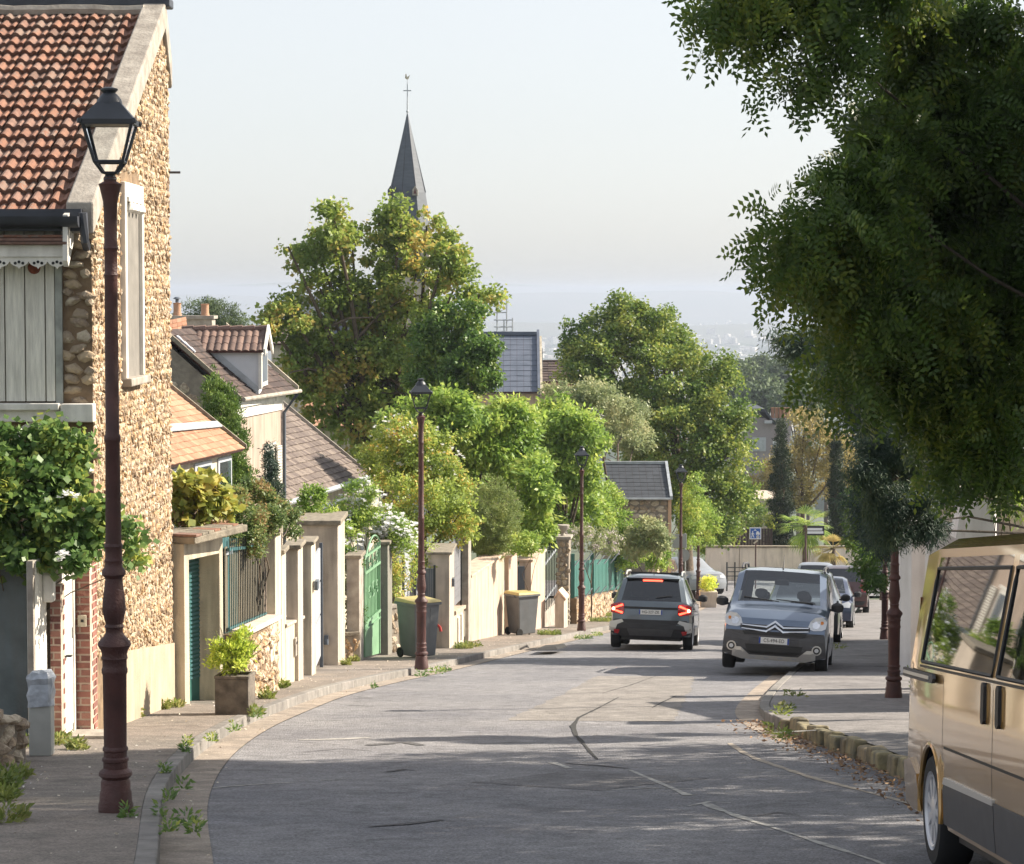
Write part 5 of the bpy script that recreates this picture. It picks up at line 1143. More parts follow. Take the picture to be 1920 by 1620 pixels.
# ================================================================ STREET LAMPS
M_lampr = mat('maroon_cast_iron', (.075, .028, .024), .55, var=.35, scale=6, bump=.35, bscale=60)
M_lampb = mat('lantern_black', (.03, .035, .045), .45, var=.3, scale=8)
M_pane = glass_mat('lantern_glass', (.95, .96, .96), -.32)
def make_lamp():
    T = thing('street_lamp', 'x', 'street lamp', (0, 0, 0))
    s = 4.93 / 1360
    base = [(33, 0), (33, 14), (31, 20), (30, 38), (28, 42), (28, 58), (25, 64), (32, 71), (31, 77), (23, 84), (23, 96), (25, 98), (25, 103), (22, 106), (22, 116), (24, 118), (24, 122), (21.5, 126)]
    put('base', MB().lathe([(r * s, z * s) for r, z in base], n=24), M_lampr, T, local=True)
    shaft = [(21.5, 126), (22.5, 262), (24.5, 266), (24.5, 272), (23, 276), (23, 290), (25, 293), (23.5, 300), (26, 309), (31.5, 318), (30, 324), (19, 336), (16.5, 342), (16.5, 350), (18.5, 353), (16, 358), (19, 370), (22, 384), (22, 392), (20, 410), (17, 436), (16, 444), (18, 447), (22.5, 452), (22, 459), (17, 466), (16, 474), (17.5, 478), (16, 482), (16, 500), (18, 505), (16, 510)]
    put('pedestal', MB().lathe([(r * s, z * s) for r, z in shaft], n=24), M_lampr, T, local=True)
    pole = [(15, 510), (13.5, 700), (15.5, 704), (15.5, 712), (13, 716), (12.2, 1010), (13.5, 1014), (12, 1018), (12, 1060), (14, 1064), (12, 1068), (12.5, 1130), (13.5, 1150), (20, 1178), (22, 1183), (12, 1188), (12, 1196)]
    put('pole', MB().lathe([(r * s, z * s) for r, z in pole], n=24), M_lampr, T, local=True)
    L = put('lantern', MB().lathe([(11 * s * 1.2, 1192 * s), (9 * s, 1200 * s), (12 * s, 1206 * s)], n=12), M_lampb, T, local=True)
    q = lambda hw, z: [(x * hw * s, y * hw * s, z * s) for x, y in ((-1, -1), (1, -1), (1, 1), (-1, 1))]
    b0, b1, b2 = q(12, 1204), q(26, 1224), q(45, 1294)
    mb = MB()
    for i in range(4):
        mb.tube([b0[i], b1[i], b2[i]], [.011, .011, .012], 6)
        mb.tube([b1[i], b1[(i + 1) % 4]], .012, 6); mb.tube([b2[i], b2[(i + 1) % 4]], .011, 6); mb.tube([b0[i], b0[(i + 1) % 4]], .009, 6)
    put('lantern_frame', mb, M_lampb, L, local=True)
    for i in range(4):
        j = (i + 1) % 4; f = .97
        put('pane', MB().poly([Vector(b1[i]) * 1, Vector(b1[j]) * 1, Vector(b2[j]) * 1, Vector(b2[i]) * 1]), M_pane, L, local=True)
    mb = MB(); r1, r2, r3, r4 = q(50, 1292), q(51, 1301), q(47, 1304), q(21, 1334)
    mb.add(r1 + r2 + r3 + r4, [(3, 2, 1, 0)] + [(4 * k + i, 4 * k + (i + 1) % 4, 4 * k + 4 + (i + 1) % 4, 4 * k + 4 + i) for k in range(3) for i in range(4)] + [(12, 13, 14, 15)])
    for x, y in ((-1, -1), (1, -1), (1, 1), (-1, 1)): mb.lathe([(.015, 0), (.02, .02), (.012, .035)], (x * 50 * s, y * 50 * s, 1293 * s), 6)
    put('hat', mb, M_lampb, L, local=True)
    put('chimney_cap', MB().lathe([(24 * s, 1332 * s), (22 * s, 1340 * s), (14 * s, 1350 * s), (11 * s, 1352 * s), (16 * s, 1357 * s), (16 * s, 1360 * s), (6 * s, 1363 * s)], n=16), M_lampb, L, local=True)
    return T
lamp = make_lamp()
GRP = 'cast iron street lamps along the street'
def place_lamp(x, y, lab, first=False, k=1.0, right=False):
    z = prof(y) + (HL if not right else HR(y))
    if first:
        lamp.location = (x, y, z); lamp['label'] = lab; lamp['group'] = GRP; lamp.rotation_euler[2] = R(3); return lamp
    return copy_thing(lamp, (x, y, z), R(3), lab, GRP, (k, k, k))
place_lamp(X(214, 16.9), 16.8, 'nearest maroon street lamp with black lantern, standing in shade before the stone house', True)
place_lamp(X(789, 42.6), 42.6, 'maroon street lamp in sunlight beside the large grey bin with yellow lid', k=1.02)
place_lamp(X(1091, 65), 65, 'street lamp in front of the dark green fence, left of the driving car', k=.99)
place_lamp(X(1274, 82), 81, 'street lamp beside the orange lit gable of the slate cottage')
place_lamp(X(1311, 99), 99, 'farthest street lamp, thin, in front of the silver grey car', k=.97)
place_lamp(X(1681, 33.6), 33.6, 'maroon street lamp on the right pavement with its head hidden in dark foliage', right=True)
place_lamp(X(1663, 60), 60, 'second right hand street lamp, mostly hidden behind the nearer lamp post', right=True)
# ================================================================ CARS
M_tyre = mat('tyre_rubber', (.018, .018, .018), .85)
M_dark = mat('black_plastic', (.022, .022, .024), .55, var=.2, scale=8)
M_grey = mat('grey_plastic', (.07, .07, .075), .6, var=.15, scale=8)
M_cglass = glass_mat('car_glass', (.88, .93, .93), .35)
M_dglass = glass_mat('dark_car_glass', (.06, .065, .07), .35)
M_alloy = mat('alloy', (.62, .62, .64), .35, metal=.35)
M_silver = mat('silver_trim', (.55, .54, .52), .4, metal=.5)
M_chrome = mat('chrome', (.75, .75, .77), .12, metal=1)
M_lens = mat('headlamp_lens', (.55, .57, .60), .08, spec=.9, coat=1)
M_red = mat('tail_lens', (.40, .015, .015), .12, coat=1)
M_redon = emit_mat('tail_lens_lit', (1, .06, .03), 2.2)
M_redw = emit_mat('brake_glow', (1, .35, .2), 4)
M_orange = mat('amber_lens', (.6, .2, .03), .2)
M_seat = mat('car_seat', (.05, .05, .055), .9)
M_plate = mat('plate_white', (.72, .72, .70), .5)
M_pblue = mat('plate_blue', (.02, .06, .30), .5)
M_ink = mat('plate_ink', (.02, .02, .02), .6)
def paint(name, col, metal=.5, rough=.32): return mat(name, col, rough, metal=metal, coat=1, var=.06, scale=2)
def lerp(a, b, t): return a + (b - a) * t
def text_mesh(txt, size, m, name='lettering', ext=.0015):
    c = bpy.data.curves.new(name, 'FONT'); c.body = txt; c.size = size; c.extrude = ext; c.align_x = 'CENTER'; c.align_y = 'CENTER'; c.space_character = 1.05
    o = bpy.data.objects.new(name, c); S.collection.objects.link(o)
    dg = bpy.context.evaluated_depsgraph_get(); me = bpy.data.meshes.new_from_object(o.evaluated_get(dg)); me.name = name
    bpy.data.objects.remove(o); bpy.data.curves.remove(c); me.materials.clear(); me.materials.append(m); return me
class Car:
    def __init__(s, name, label, group, loc, heading, L, W, H, top, belt, r, wt, roofw, pm, glass_side, ws, bl, front, rear, roll=0, lower=None, zlow=.0, tumble=.92, grade=-.1155, sil=.24, gl=None, taper=.07, twotone=None):
        s.L, s.W, s.H, s.hw = L, W, H, W / 2; s.top = top; s.belt = belt; s.r = r; s.wt = wt; s.rw = roofw; s.front, s.rear = front, rear; s.taper = taper
        s.tumble = tumble; s.sil = sil
        hx_, hy_ = heading; rz = math.atan2(-hx_, hy_); sl_ = grade * hy_ / math.hypot(hx_, hy_)
        s.T = thing(name, label, 'car' if 'van' not in name else 'van', loc, rz, group); s.T.rotation_euler = (math.atan(sl_), R(roll), rz)
        s.build(pm, glass_side, ws, bl, gl or M_dglass, lower or pm, zlow, twotone)
    def zt(s, t): return float(np.interp(t, [p[0] for p in s.top], [p[1] for p in s.top]))
    def zb(s, t): return float(np.interp(t, [p[0] for p in s.belt], [p[1] for p in s.belt]))
    def hwt(s, t): return s.hw * (1 - s.taper * (abs(t - s.L / 2) / (s.L / 2)) ** 5)
    def yf(s, x, z):   # front fascia (t coordinate)
        b, lean = s.front; return s.L - b * min(1, abs(x) / s.hw) ** 2.6 - float(np.interp(z, [p[0] for p in lean], [p[1] for p in lean]))
    def yr(s, x, z):
        b, lean = s.rear; return b * min(1, abs(x) / s.hw) ** 2.6 + float(np.interp(z, [p[0] for p in lean], [p[1] for p in lean]))
    def bot(s, t):
        z = s.sil
        for w_ in s.wt:
            ra = s.r + .055
            if abs(t - w_) < ra: z = max(z, s.r + math.sqrt(ra * ra - (t - w_) ** 2))
        return z
    def rows(s, t):
        zt = s.zt(t); zb = min(s.zb(t), zt - .035); h = s.hwt(t); fr = max(0, min(1, (zt - s.zb(t)) / (s.H - s.zb(t)))) if zt > s.zb(t) else 0
        wt = lerp(h * .95, s.rw, fr ** .7); b = s.bot(t); bc = h * .985
        p1 = max(.48, b + .02); p2 = max(.74, b + .03); e = min(.07, (zt - zb) * .5)
        P = [(bc, b), (h, p1), (h, min(p2, zb - .01) if zb > p2 else p2), (h * .985, zb)]
        T_ = (wt, zt - e)
        P.append((lerp(P[3][0], T_[0], .06), lerp(zb, T_[1], .06))); P.append((lerp(P[3][0], T_[0], .93), lerp(zb, T_[1], .93)))
        P.append(T_); P.append((wt - min(.12, wt * .2), zt - .004 * (1 if e > .03 else .3))); P.append((wt * .5, zt + .012)); P.append((0, zt + .016))
        return P
    def build(s, pm, gs, ws, bl, gm, lower, zlow, twotone):
        y0 = s.yr(s.hw, s.zb(0)) + .02; L = s.L
        st = set([round(v, 3) for v in np.linspace(.12, L - .12, 15)])
        for p in s.top: st.add(round(p[0], 3))
        for a, b in gs: st.update([round(a, 3), round(b, 3)])
        for w_ in s.wt:
            ra = s.r + .055
            for k in range(9): st.add(round(w_ - ra * math.cos(math.pi * k / 8), 3))
        tf = min(s.yf(s.hw, z) for z in (.3, .6, .9)); tr = max(s.yr(s.hw, z) for z in (.3, .6, .9))
        st = sorted(t for t in st if tr + .03 < t < tf - .03)
        st2 = [st[0]]
        for t in st[1:]:
            if t - st2[-1] > .018: st2.append(t)
        st = ['r'] + st2 + ['f']
        grid = []
        for t in st:
            tt = .0 if t == 'r' else (L if t == 'f' else t); P = s.rows(tt)
            row = []
            for i, (x, z) in enumerate(P):
                yy = tt if not isinstance(t, str) else (s.yr(x, z) if t == 'r' else s.yf(x, z))
                row.append((x, yy - L / 2, z))
            grid.append((tt, row))
        body, gls, low, pil = MB(), MB(), MB(), MB(); nr = len(grid[0][1])
        def cell(mb, i, k, sg, off=0):
            a, b, c, d = grid[i][1][k], grid[i + 1][1][k], grid[i + 1][1][k + 1], grid[i][1][k + 1]
            return [(sg * p[0], p[1], p[2]) for p in (a, b, c, d)]
        vb = {}; 
        def addc(mb, key, i, k, sg):
            idx = []
            for (ii, kk) in ((i, k), (i + 1, k), (i + 1, k + 1), (i, k + 1)):
                kkey = (key, ii, kk, sg if kk < nr - 1 else 0)
                if kkey not in vb:
                    p = grid[ii][1][kk]; vb[kkey] = len(mb.v); mb.v.append((sg * p[0], p[1], p[2]))
                idx.append(vb[kkey])
            mb.f.append(tuple(idx) if sg > 0 else tuple(idx[::-1])); mb.sm.append(True)
        for i in range(len(grid) - 1):
            tm = (grid[i][0] + grid[i + 1][0]) / 2; hgap = s.zt(tm) - s.zb(tm)
            for k in range(nr - 1):
                for sg in (1, -1):
                    key = 'b'
                    if k == 4 and hgap > .16 and any(a <= tm <= b for a, b in gs): key = 'g'
                    elif k in (3, 5, 4) and hgap > .16 and any(a - .02 <= tm <= b + .02 for a, b in gs) : key = 'p' if k in (4,) else 'b'
                    if k >= 7 and (ws[0] <= tm <= ws[1] or (bl and bl[0] <= tm <= bl[1])): key = 'g'
                    if k < 1 or (k == 1 and zlow > .6): key = 'l' if zlow > 0 else key
                    mb = {'b': body, 'g': gls, 'l': low, 'p': pil}[key]; addc(mb, key, i, k, sg)
        # fascias
        for fn, tt, sg in ((s.yf, L, 1), (s.yr, 0, -1)):
            P = s.rows(tt); zs = [P[0][1], P[1][1], P[2][1], P[3][1], P[6][1], P[9][1]]; ws_ = [P[0][0], P[1][0], P[2][0], P[3][0], P[6][0], P[7][0]]
            vs = []; n = 13
            for z, w_ in zip(zs, ws_):
                for j in range(n):
                    x = -w_ + 2 * w_ * j / (n - 1); vs.append((x, fn(x, z) - L / 2, z))
            fs = [(q * n + j, q * n + j + 1, (q + 1) * n + j + 1, (q + 1) * n + j) if sg < 0 else (q * n + j, (q + 1) * n + j, (q + 1) * n + j + 1, q * n + j + 1) for q in range(len(zs) - 1) for j in range(n - 1)]
            if sg < 0 and s.zt(0) - s.zb(0) > .3:   # tailgate window
                gf = [f for i_, f in enumerate(fs) if i_ // (n - 1) == 3 and 1 <= i_ % (n - 1) <= n - 3]
                used = sorted({v for f in gf for v in f}); mp_ = {v: i_ for i_, v in enumerate(used)}
                gls.add([vs[v] for v in used], [tuple(mp_[v] for v in f) for f in gf], True); fs = [f for f in fs if f not in gf]
            body.add(vs, fs, True)
        s.bo = put('body', body, pm, s.T, local=True, sharp=30)
        if gls.v: s.gl = put('windows', gls, gm, s.T, local=True, sharp=30)
        if low.v: put('lower_trim', low, lower, s.T, local=True)
        if pil.v: put('pillar_trim', pil, M_dark, s.T, local=True)
        hw = s.hw; wi = hw - .26
        put('underbody', MB().box(-wi, wi, -L / 2 + .25, L / 2 - .25, .2, .42).box(-hw * .9, hw * .9, s.wt[0] - L / 2 + s.r + .07, s.wt[1] - L / 2 - s.r - .07, .19, .4), M_dark, s.T, local=True)
        for w_ in s.wt:   # wheel arch liners
            ra = s.r + .055; mb = MB()
            for sg in (1, -1):
                vs = [(sg * x, w_ - L / 2 + ra * math.cos(a), s.r + ra * math.sin(a)) for x in (hw * .975, wi) for a in np.linspace(0, math.pi, 9)]
                mb.add(vs, [(q, q + 1, 9 + q + 1, 9 + q) for q in range(8)])
            put('arch_liner', mb, M_dark, s.T, local=True)
        # wheels
        for w_ in s.wt:
            for sg in (1, -1): s.wheel(sg * (hw - .11), w_ - L / 2, sg)
    def wheel(s, x, y, sg, wd=.21, spokes=5):
        if s.L > 5: spokes = 9
        r = s.r; T = None
        prof_ = [(r * .70, -wd / 2), (r * .93, -wd / 2), (r, -wd / 2 + .03), (r, wd / 2 - .03), (r * .93, wd / 2), (r * .70, wd / 2)]
        def rot(mb):
            mb.v = [(x + z, y + a, r + b) for a, b, z in mb.v]; return mb
        wo = put('wheel', rot(MB().lathe(prof_, n=28, caps=False)), M_tyre, s.T, local=True)
        o = sg * (wd / 2)
        rim = MB().lathe([(r * .70, o - sg * .05), (r * .70, o + sg * .002), (r * .64, o - sg * .05), (r * .64, o - sg * .0), (r * .60, o - sg * .01), (r * .58, o - sg * .05)], n=28, caps=False)
        for k in range(spokes):
            a = 2 * math.pi * k / spokes; c, d = math.cos(a), math.sin(a); w1, w2 = .05 * r / .33, .075 * r / .33
            if spokes > 5: w1, w2 = .018, .034
            zz0, zz1 = o - sg * .035, o - sg * .012
            P = [(.08, -w1), (.61 * r, -w2), (.61 * r, w2), (.08, w1)]
            pts0 = [(c * u - d * v, d * u + c * v, zz0) for u, v in P]; pts1 = [(c * u - d * v, d * u + c * v, zz1) for u, v in P]
            rim.hexa(pts0, pts1)
        rim.lathe([(.085, o - sg * .05), (.085, o - sg * .01), (.03, o - sg * .002)], n=14)
        put('rim', rot(rim), M_alloy, wo, local=True)
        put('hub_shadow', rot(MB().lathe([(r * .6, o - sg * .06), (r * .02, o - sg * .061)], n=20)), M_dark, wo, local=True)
    def patch(s, name, pts, m, side='f', off=.006, th=.02, parent=None, bev=0):
        """outline in (x,z) laid on the front or rear fascia, with thickness"""
        fn = s.yf if side == 'f' else s.yr; sg = 1 if side == 'f' else -1
        P = []
        n = len(pts)
        for i in range(n):
            a, b = pts[i], pts[(i + 1) % n]; k = max(1, int(math.hypot(b[0] - a[0], b[1] - a[1]) / .08))
            for q in range(k): P.append((lerp(a[0], b[0], q / k), lerp(a[1], b[1], q / k)))
        cx = sum(p[0] for p in P) / len(P); cz = sum(p[1] for p in P) / len(P)
        mb = MB(); n = len(P)
        f3 = lambda x, z, o: (x, fn(x, z) - s.L / 2 + sg * o, z)
        vs = [f3(x, z, off) for x, z in P] + [f3(lerp(x, cx, .5), lerp(z, cz, .5), off + .002) for x, z in P] + [f3(cx, cz, off + .002)] + [f3(x, z, off - th) for x, z in P]
        fs = [(i, (i + 1) % n, n + (i + 1) % n, n + i) for i in range(n)] + [(n + i, n + (i + 1) % n, 2 * n) for i in range(n)] + [(2 * n + 1 + i, 2 * n + 1 + (i + 1) % n, (i + 1) % n, i) for i in range(n)]
        mb.add(vs, fs)
        return put(name, mb, m, parent or s.T, local=True)
    def plate(s, txt, z, side='f', x=0, w=.52, h=.11):
        fn = s.yf if side == 'f' else s.yr; sg = 1 if side == 'f' else -1; y = fn(x, z) - s.L / 2 + sg * .02
        p = put('number_plate', MB().box(x - w / 2, x + w / 2, min(y, y + sg * .012), max(y, y + sg * .012), z - h / 2, z + h / 2), M_plate, s.T, local=True)
        for e in (-1, 1): put('plate_band', MB().box(x + e * w * .47 - .015, x + e * w * .47 + .015, min(y, y + sg * .014), max(y, y + sg * .014), z - h / 2 + .002, z + h / 2 - .002), M_pblue, p, local=True)
        me = text_mesh(txt, .088, M_ink); o = bpy.data.objects.new('lettering', me); S.collection.objects.link(o); o.parent = p
        o.location = (x, y + sg * .015, z); o.rotation_euler = (math.pi / 2, 0, math.pi if side == 'f' else 0); o.scale = (.86, 1, 1)
    def mirrors(s, t, z, m=None, w=.20, h=.16):
        for sg in (1, -1):
            x = s.hwt(t) * .98
            mb = MB().lathe([(.02, 0), (.09, .02), (.105, .08), (.10, .13), (.04, .17)], n=12); mb.v = [(sg * (x + .12 + a * 1.05), t - s.L / 2 + b * .7, z - .02 + c_) for a, b, c_ in mb.v]
            mo = put('mirror', mb, m or M_dark, s.T, local=True)
            put('mirror_arm', MB().box(min(sg * (x - .03), sg * (x + .08)), max(sg * (x - .03), sg * (x + .08)), t - s.L / 2 - .03, t - s.L / 2 + .03, z - .0, z + .04), M_dark, mo, local=True)
    def interior(s, ts, z, hz):
        for t in ts:
            for x in (-.38, .38):
                mb = MB().box(x - .23, x + .23, t - s.L / 2 - .1, t - s.L / 2 + .06, z - .4, z + .28)
                mb2 = MB().lathe([(.05, 0), (.10, .03), (.11, .09), (.09, .15), (.03, .17)], n=12); mb2.v = [(x + a * 1.1, t - s.L / 2 - .04 + b * .5, z + .30 + c_) for a, b, c_ in mb2.v]
                so = put('seat', mb, M_seat, s.T, local=True, bevel=.05); put('headrest', mb2, M_seat, so, local=True)
    def rails(s, t0, t1, m):
        for sg in (1, -1):
            pts = []
            for i in range(9):
                t = lerp(t0, t1, i / 8); h = .065 if 0 < i < 8 else 0; P = s.rows(t)
                pts.append((sg * (P[6][0] - .04), t - s.L / 2, P[7][1] + h))
            put('roof_rail', MB().tube(pts, .022, 7), m, s.T, local=True)
    def seam(s, t, z0, z1, both=True):
        for sg in (1, -1):
            mb = MB(); 
            for k in range(6):
                za, zb_ = lerp(z0, z1, k / 6), lerp(z0, z1, (k + 1) / 6); xa, xb = s.side_x(t, za) + .0015, s.side_x(t, zb_) + .0015
                y = t - s.L / 2; mb.add([(sg * xa, y - .004, za), (sg * xa, y + .004, za), (sg * xb, y + .004, zb_), (sg * xb, y - .004, zb_)], [(0, 1, 2, 3)])
            put('door_seam', mb, M_ink, s.T, local=True)
    def side_x(s, t, z):
        P = s.rows(t); zs = [p[1] for p in P[:7]]; xs_ = [p[0] for p in P[:7]]
        return float(np.interp(z, zs, xs_))
    def side_patch(s, name, pts, m, sg, off=.004, parent=None, th=0):
        """outline in (t,z) on one side"""
        P = []; n = len(pts)
        for i in range(n):
            a, b = pts[i], pts[(i + 1) % n]; k = max(1, int(math.hypot(b[0] - a[0], b[1] - a[1]) / .12))
            for q in range(k): P.append((lerp(a[0], b[0], q / k), lerp(a[1], b[1], q / k)))
        cx = sum(p[0] for p in P) / len(P); cz = sum(p[1] for p in P) / len(P); n = len(P)
        f3 = lambda t, z, o: (sg * (s.side_x(t, z) + o), t - s.L / 2, z)
        vs = [f3(t, z, off) for t, z in P] + [f3(lerp(t, cx, .5), lerp(z, cz, .5), off) for t, z in P] + [f3(cx, cz, off)] + [f3(t, z, off - .02) for t, z in P]
        fs = [(i, (i + 1) % n, n + (i + 1) % n, n + i) for i in range(n)] + [(n + i, n + (i + 1) % n, 2 * n) for i in range(n)] + [(2 * n + 1 + i, 2 * n + 1 + (i + 1) % n, (i + 1) % n, i) for i in range(n)]
        return put(name, MB().add(vs, fs), m, parent or s.T, local=True)
def circ(cx, cz, r, n=14, k=1.0): return [(cx + r * math.cos(2 * math.pi * i / n), cz + r * k * math.sin(2 * math.pi * i / n)) for i in range(n)]
def mir(pts): return [(-x, z) for x, z in pts][::-1]
# ---- grey blue leisure van, front towards the camera
hd = Vector((-.165, -1))
bx, by = X(1450, 42.4), 42.4
cc = Vector((bx, by)) - Vector((hd.x, hd.y)).normalized() * 2.19
C1 = Car('parked_car', 'blue grey high roofed leisure car parked facing the camera with silver bumper guard', 'cars parked on the right pavement edge',
    (cc.x, cc.y, prof(cc.y) + .06), (hd.x, hd.y), 4.38, 1.84, 1.80,
    [(0, 1.62), (.06, 1.70), (.25, 1.77), (1.0, 1.80), (2.2, 1.79), (2.72, 1.735), (3.42, 1.185), (3.5, 1.14), (3.9, 1.06), (4.2, .965), (4.38, .90)],
    [(0, 1.08), (3.3, 1.10), (3.6, 1.03), (4.38, .86)], .325, (.83, 3.56), .78, paint('blue_grey_paint', (.13, .17, .24), .6, .28),
    [(.25, 1.25), (1.33, 2.35), (2.43, 3.15)], (2.75, 3.40), None, (.16, [(.2, .10), (.35, .01), (.55, 0), (.72, .03), (.9, .16)]), (.08, [(.2, .05), (.5, 0), (1.7, .0)]), roll=-2.6, gl=M_cglass, sil=.27)
C = C1
C.patch('bumper', [(-.90, .30), (-.86, .66), (-.84, .70), (.84, .70), (.86, .66), (.90, .30), (.7, .25), (-.7, .25)], M_grey, off=.012)
C.patch('upper_grille', [(-.56, .70), (.56, .70), (.52, .635), (-.52, .635)], M_ink, off=.02)
C.patch('lower_grille', [(-.50, .47), (.50, .47), (.46, .35), (.38, .31), (-.38, .31), (-.46, .35)], M_ink, off=.02)
C.patch('bumper_guard', [(-.42, .285), (.42, .285), (.42, .205), (-.42, .205)], M_silver, off=.03)
for sg in (-1, 1):
    q = [(sg * .42, .285), (sg * .57, .41), (sg * .72, .41), (sg * .72, .25), (sg * .55, .205), (sg * .42, .205)]; C.patch('bumper_guard', q if sg < 0 else q[::-1], M_silver, off=.03)
for x in (-.36, -.12, .12, .36): C.patch('guard_slot', [(x - .04, .235), (x + .04, .235), (x + .04, .255), (x - .04, .255)], M_wpvc, off=.036)
g = C.patch('grille_bar', [(-.60, .74), (-.60, .81), (.60, .81), (.60, .74)], M_ink, off=.016)
for sg in (-1, 1):
    hl = [(.56, .79), (.60, .91), (.68, .985), (.80, 1.0), (.885, .93), (.87, .80), (.80, .765), (.66, .755)]
    h_ = C.patch('headlight', [(sg * x, z) for x, z in (hl if sg > 0 else hl[::-1])][::1], M_lens, off=.012)
    C.patch('reflector', circ(sg * .70, .855, .065), M_chrome, off=.018, parent=h_)
    C.patch('indicator', circ(sg * .80, .90, .03), M_orange, off=.018, parent=h_)
    f_ = C.patch('fog_light', circ(sg * .735, .42, .085), M_silver, off=.03); C.patch('fog_ring', circ(sg * .735, .42, .062), M_ink, off=.036, parent=f_); C.patch('fog_lens', circ(sg * .735, .42, .036), M_lens, off=.042, parent=f_)
# double chevron badge and its chrome wings
for dz, w_ in ((.0, .024), (-.075, .024)):
    pts = [(-.15, .79 + dz), (0, .895 + dz), (.15, .79 + dz), (.15, .79 + dz - w_ * 1.4), (0, .895 + dz - w_ * 1.6), (-.15, .79 + dz - w_ * 1.4)]
    C.patch('chevron_badge', [pts[0], pts[1], pts[4], pts[5]], M_chrome, off=.03, th=.02); C.patch('chevron_badge', [pts[1], pts[2], pts[3], pts[4]], M_chrome, off=.03, th=.02)
    for sg in (-1, 1):
        q = [(sg * .15, .79 + dz), (sg * .58, .805 + dz * .8), (sg * .58, .79 + dz * .8), (sg * .15, .765 + dz)]
        C.patch('chrome_strip', q if sg < 0 else q[::-1], M_chrome, off=.024)
C.plate('CS-494-ED', .545); C.mirrors(3.12, 1.10); C.interior((2.35,), .95, 0); C.interior((1.5,), .9, 0)
C.rails(.55, 2.35, M_grey)
put('rear_view_mirror', MB().box(-.13, .13, 2.72 - 2.19, 2.76 - 2.19, 1.50, 1.60), M_dark, C.T, local=True, bevel=.02)
put('steering_wheel', (lambda m: (m.lathe([(.17, 0), (.19, .02), (.17, .03)], n=18), setattr(m, 'v', [(.38 + a, 2.95 - 2.19 + b * .35 , 1.08 + b * .9 + c * .2) for a, b, c in m.v]))[0])(MB()), M_dark, C.T, local=True)
put('dashboard', MB().box(-.78, .78, 3.0 - 2.19, 3.35 - 2.19, .95, 1.10), M_dark, C.T, local=True, bevel=.03)
put('dash_sheet', MB().box(-.2, .1, 3.05 - 2.19, 3.2 - 2.19, 1.105, 1.112), M_plate, C.T, local=True)
put('windscreen_sticker', MB().add([(.745, 2.19 - 1.0 , 1.20), (.69, 2.19 - 1.0, 1.20), (.67, 2.19 - 1.21, 1.37), (.72, 2.19 - 1.21, 1.37)], [(0, 1, 2, 3)]), M_plate, C.T, local=True)
put('aerial', MB().tube([(0, 2.55 - 2.19, 1.79), (0, 2.50 - 2.19, 1.82), (0, 2.38 - 2.19, 2.05)], [.018, .012, .003], 6), M_dark, C.T, local=True)
put('wiper', MB().tube([(-.6, 3.40 - 2.19, 1.215), (.05, 3.36 - 2.19, 1.25)], .01, 5).tube([(.0, 3.40 - 2.19, 1.215), (.62, 3.34 - 2.19, 1.265)], .01, 5), M_dark, C.T, local=True)
for t in (1.29, 2.39): C.seam(t, .35, 1.05)
# ---- green grey SUV driving away, brake lights on
hd = Vector((.125, 1)); rx_, ry_ = X(1219, 54.6), 54.6
cc = Vector((rx_, ry_)) + hd.normalized() * 2.17
C = Car('driving_car', 'grey green SUV driving downhill away from the camera with red tail lights lit', 'moving car', (cc.x, cc.y, prof(cc.y) + .01), (hd.x, hd.y), 4.34, 1.84, 1.68,
    [(0, 1.06), (.05, 1.10), (.10, 1.13), (.50, 1.575), (.56, 1.62), (.9, 1.67), (1.8, 1.69), (2.35, 1.64), (3.05, 1.14), (3.15, 1.10), (4.0, .98), (4.34, .90)],
    [(0, 1.02), (.5, 1.06), (3.0, 1.0), (3.4, .98), (4.34, .85)], .36, (.80, 3.46), .66, paint('grey_green_paint', (.125, .15, .17), .5, .3),
    [(.42, .85), (.95, 1.78), (1.88, 2.75)], (2.4, 3.02), (.12, .50), (.14, [(.2, .1), (.5, 0), (.9, .08)]), (.12, [(.25, .10), (.45, -.02), (.62, .0), (.95, .03), (1.1, .10)]), roll=1.2, lower=M_grey, zlow=.4, sil=.30, gl=M_dglass)
C.patch('rear_bumper', [(-.88, .36), (-.90, .56), (-.80, .66), (.80, .66), (.90, .56), (.88, .36), (.6, .26), (-.6, .26)][::-1], M_dark, 'r', off=.012)
C.patch('skid_plate', [(-.52, .46), (.52, .46), (.46, .30), (-.46, .30)][::-1], M_grey, 'r', off=.03)
for sg in (-1, 1):
    q = [(sg * .64, .66), (sg * .92, .60), (sg * .92, .40), (sg * .80, .38), (sg * .74, .54), (sg * .60, .60)]
    C.patch('bumper_corner', q if sg < 0 else q[::-1], M_silver, 'r', off=.02)
    q = [(sg * .68, .42), (sg * .82, .43), (sg * .80, .35), (sg * .72, .33)]; C.patch('reflector', q if sg < 0 else q[::-1], M_red, 'r', off=.024)
    q = [(sg * .60, 1.0), (sg * .70, 1.03), (sg * .905, .98), (sg * .90, .80), (sg * .66, .76), (sg * .60, .80)]
    tl_ = C.patch('tail_light', q if sg < 0 else q[::-1], M_red, 'r', off=.014)
    for q in ([(.64, 1.0), (.88, .90), (.88, .87), (.62, .96)], [(.64, .78), (.88, .86), (.88, .89), (.62, .82)]):
        q = [(sg * a, b) for a, b in q]; C.patch('light_bar', q if sg < 0 else q[::-1], M_redon, 'r', off=.02, parent=tl_)
    C.patch('brake_lamp', circ(sg * .84, .885, .035), M_redw, 'r', off=.026, parent=tl_)
    # outboard lens on the flank
    C.side_patch('tail_light', [(.10, .80), (.34, .84), (.40, .92), (.34, .97), (.10, 1.0)], M_red, sg, off=.006)
C.patch('tailgate_strip', [(-.60, .945), (.60, .945), (.60, .905), (-.60, .905)][::-1], M_ink, 'r', off=.012)
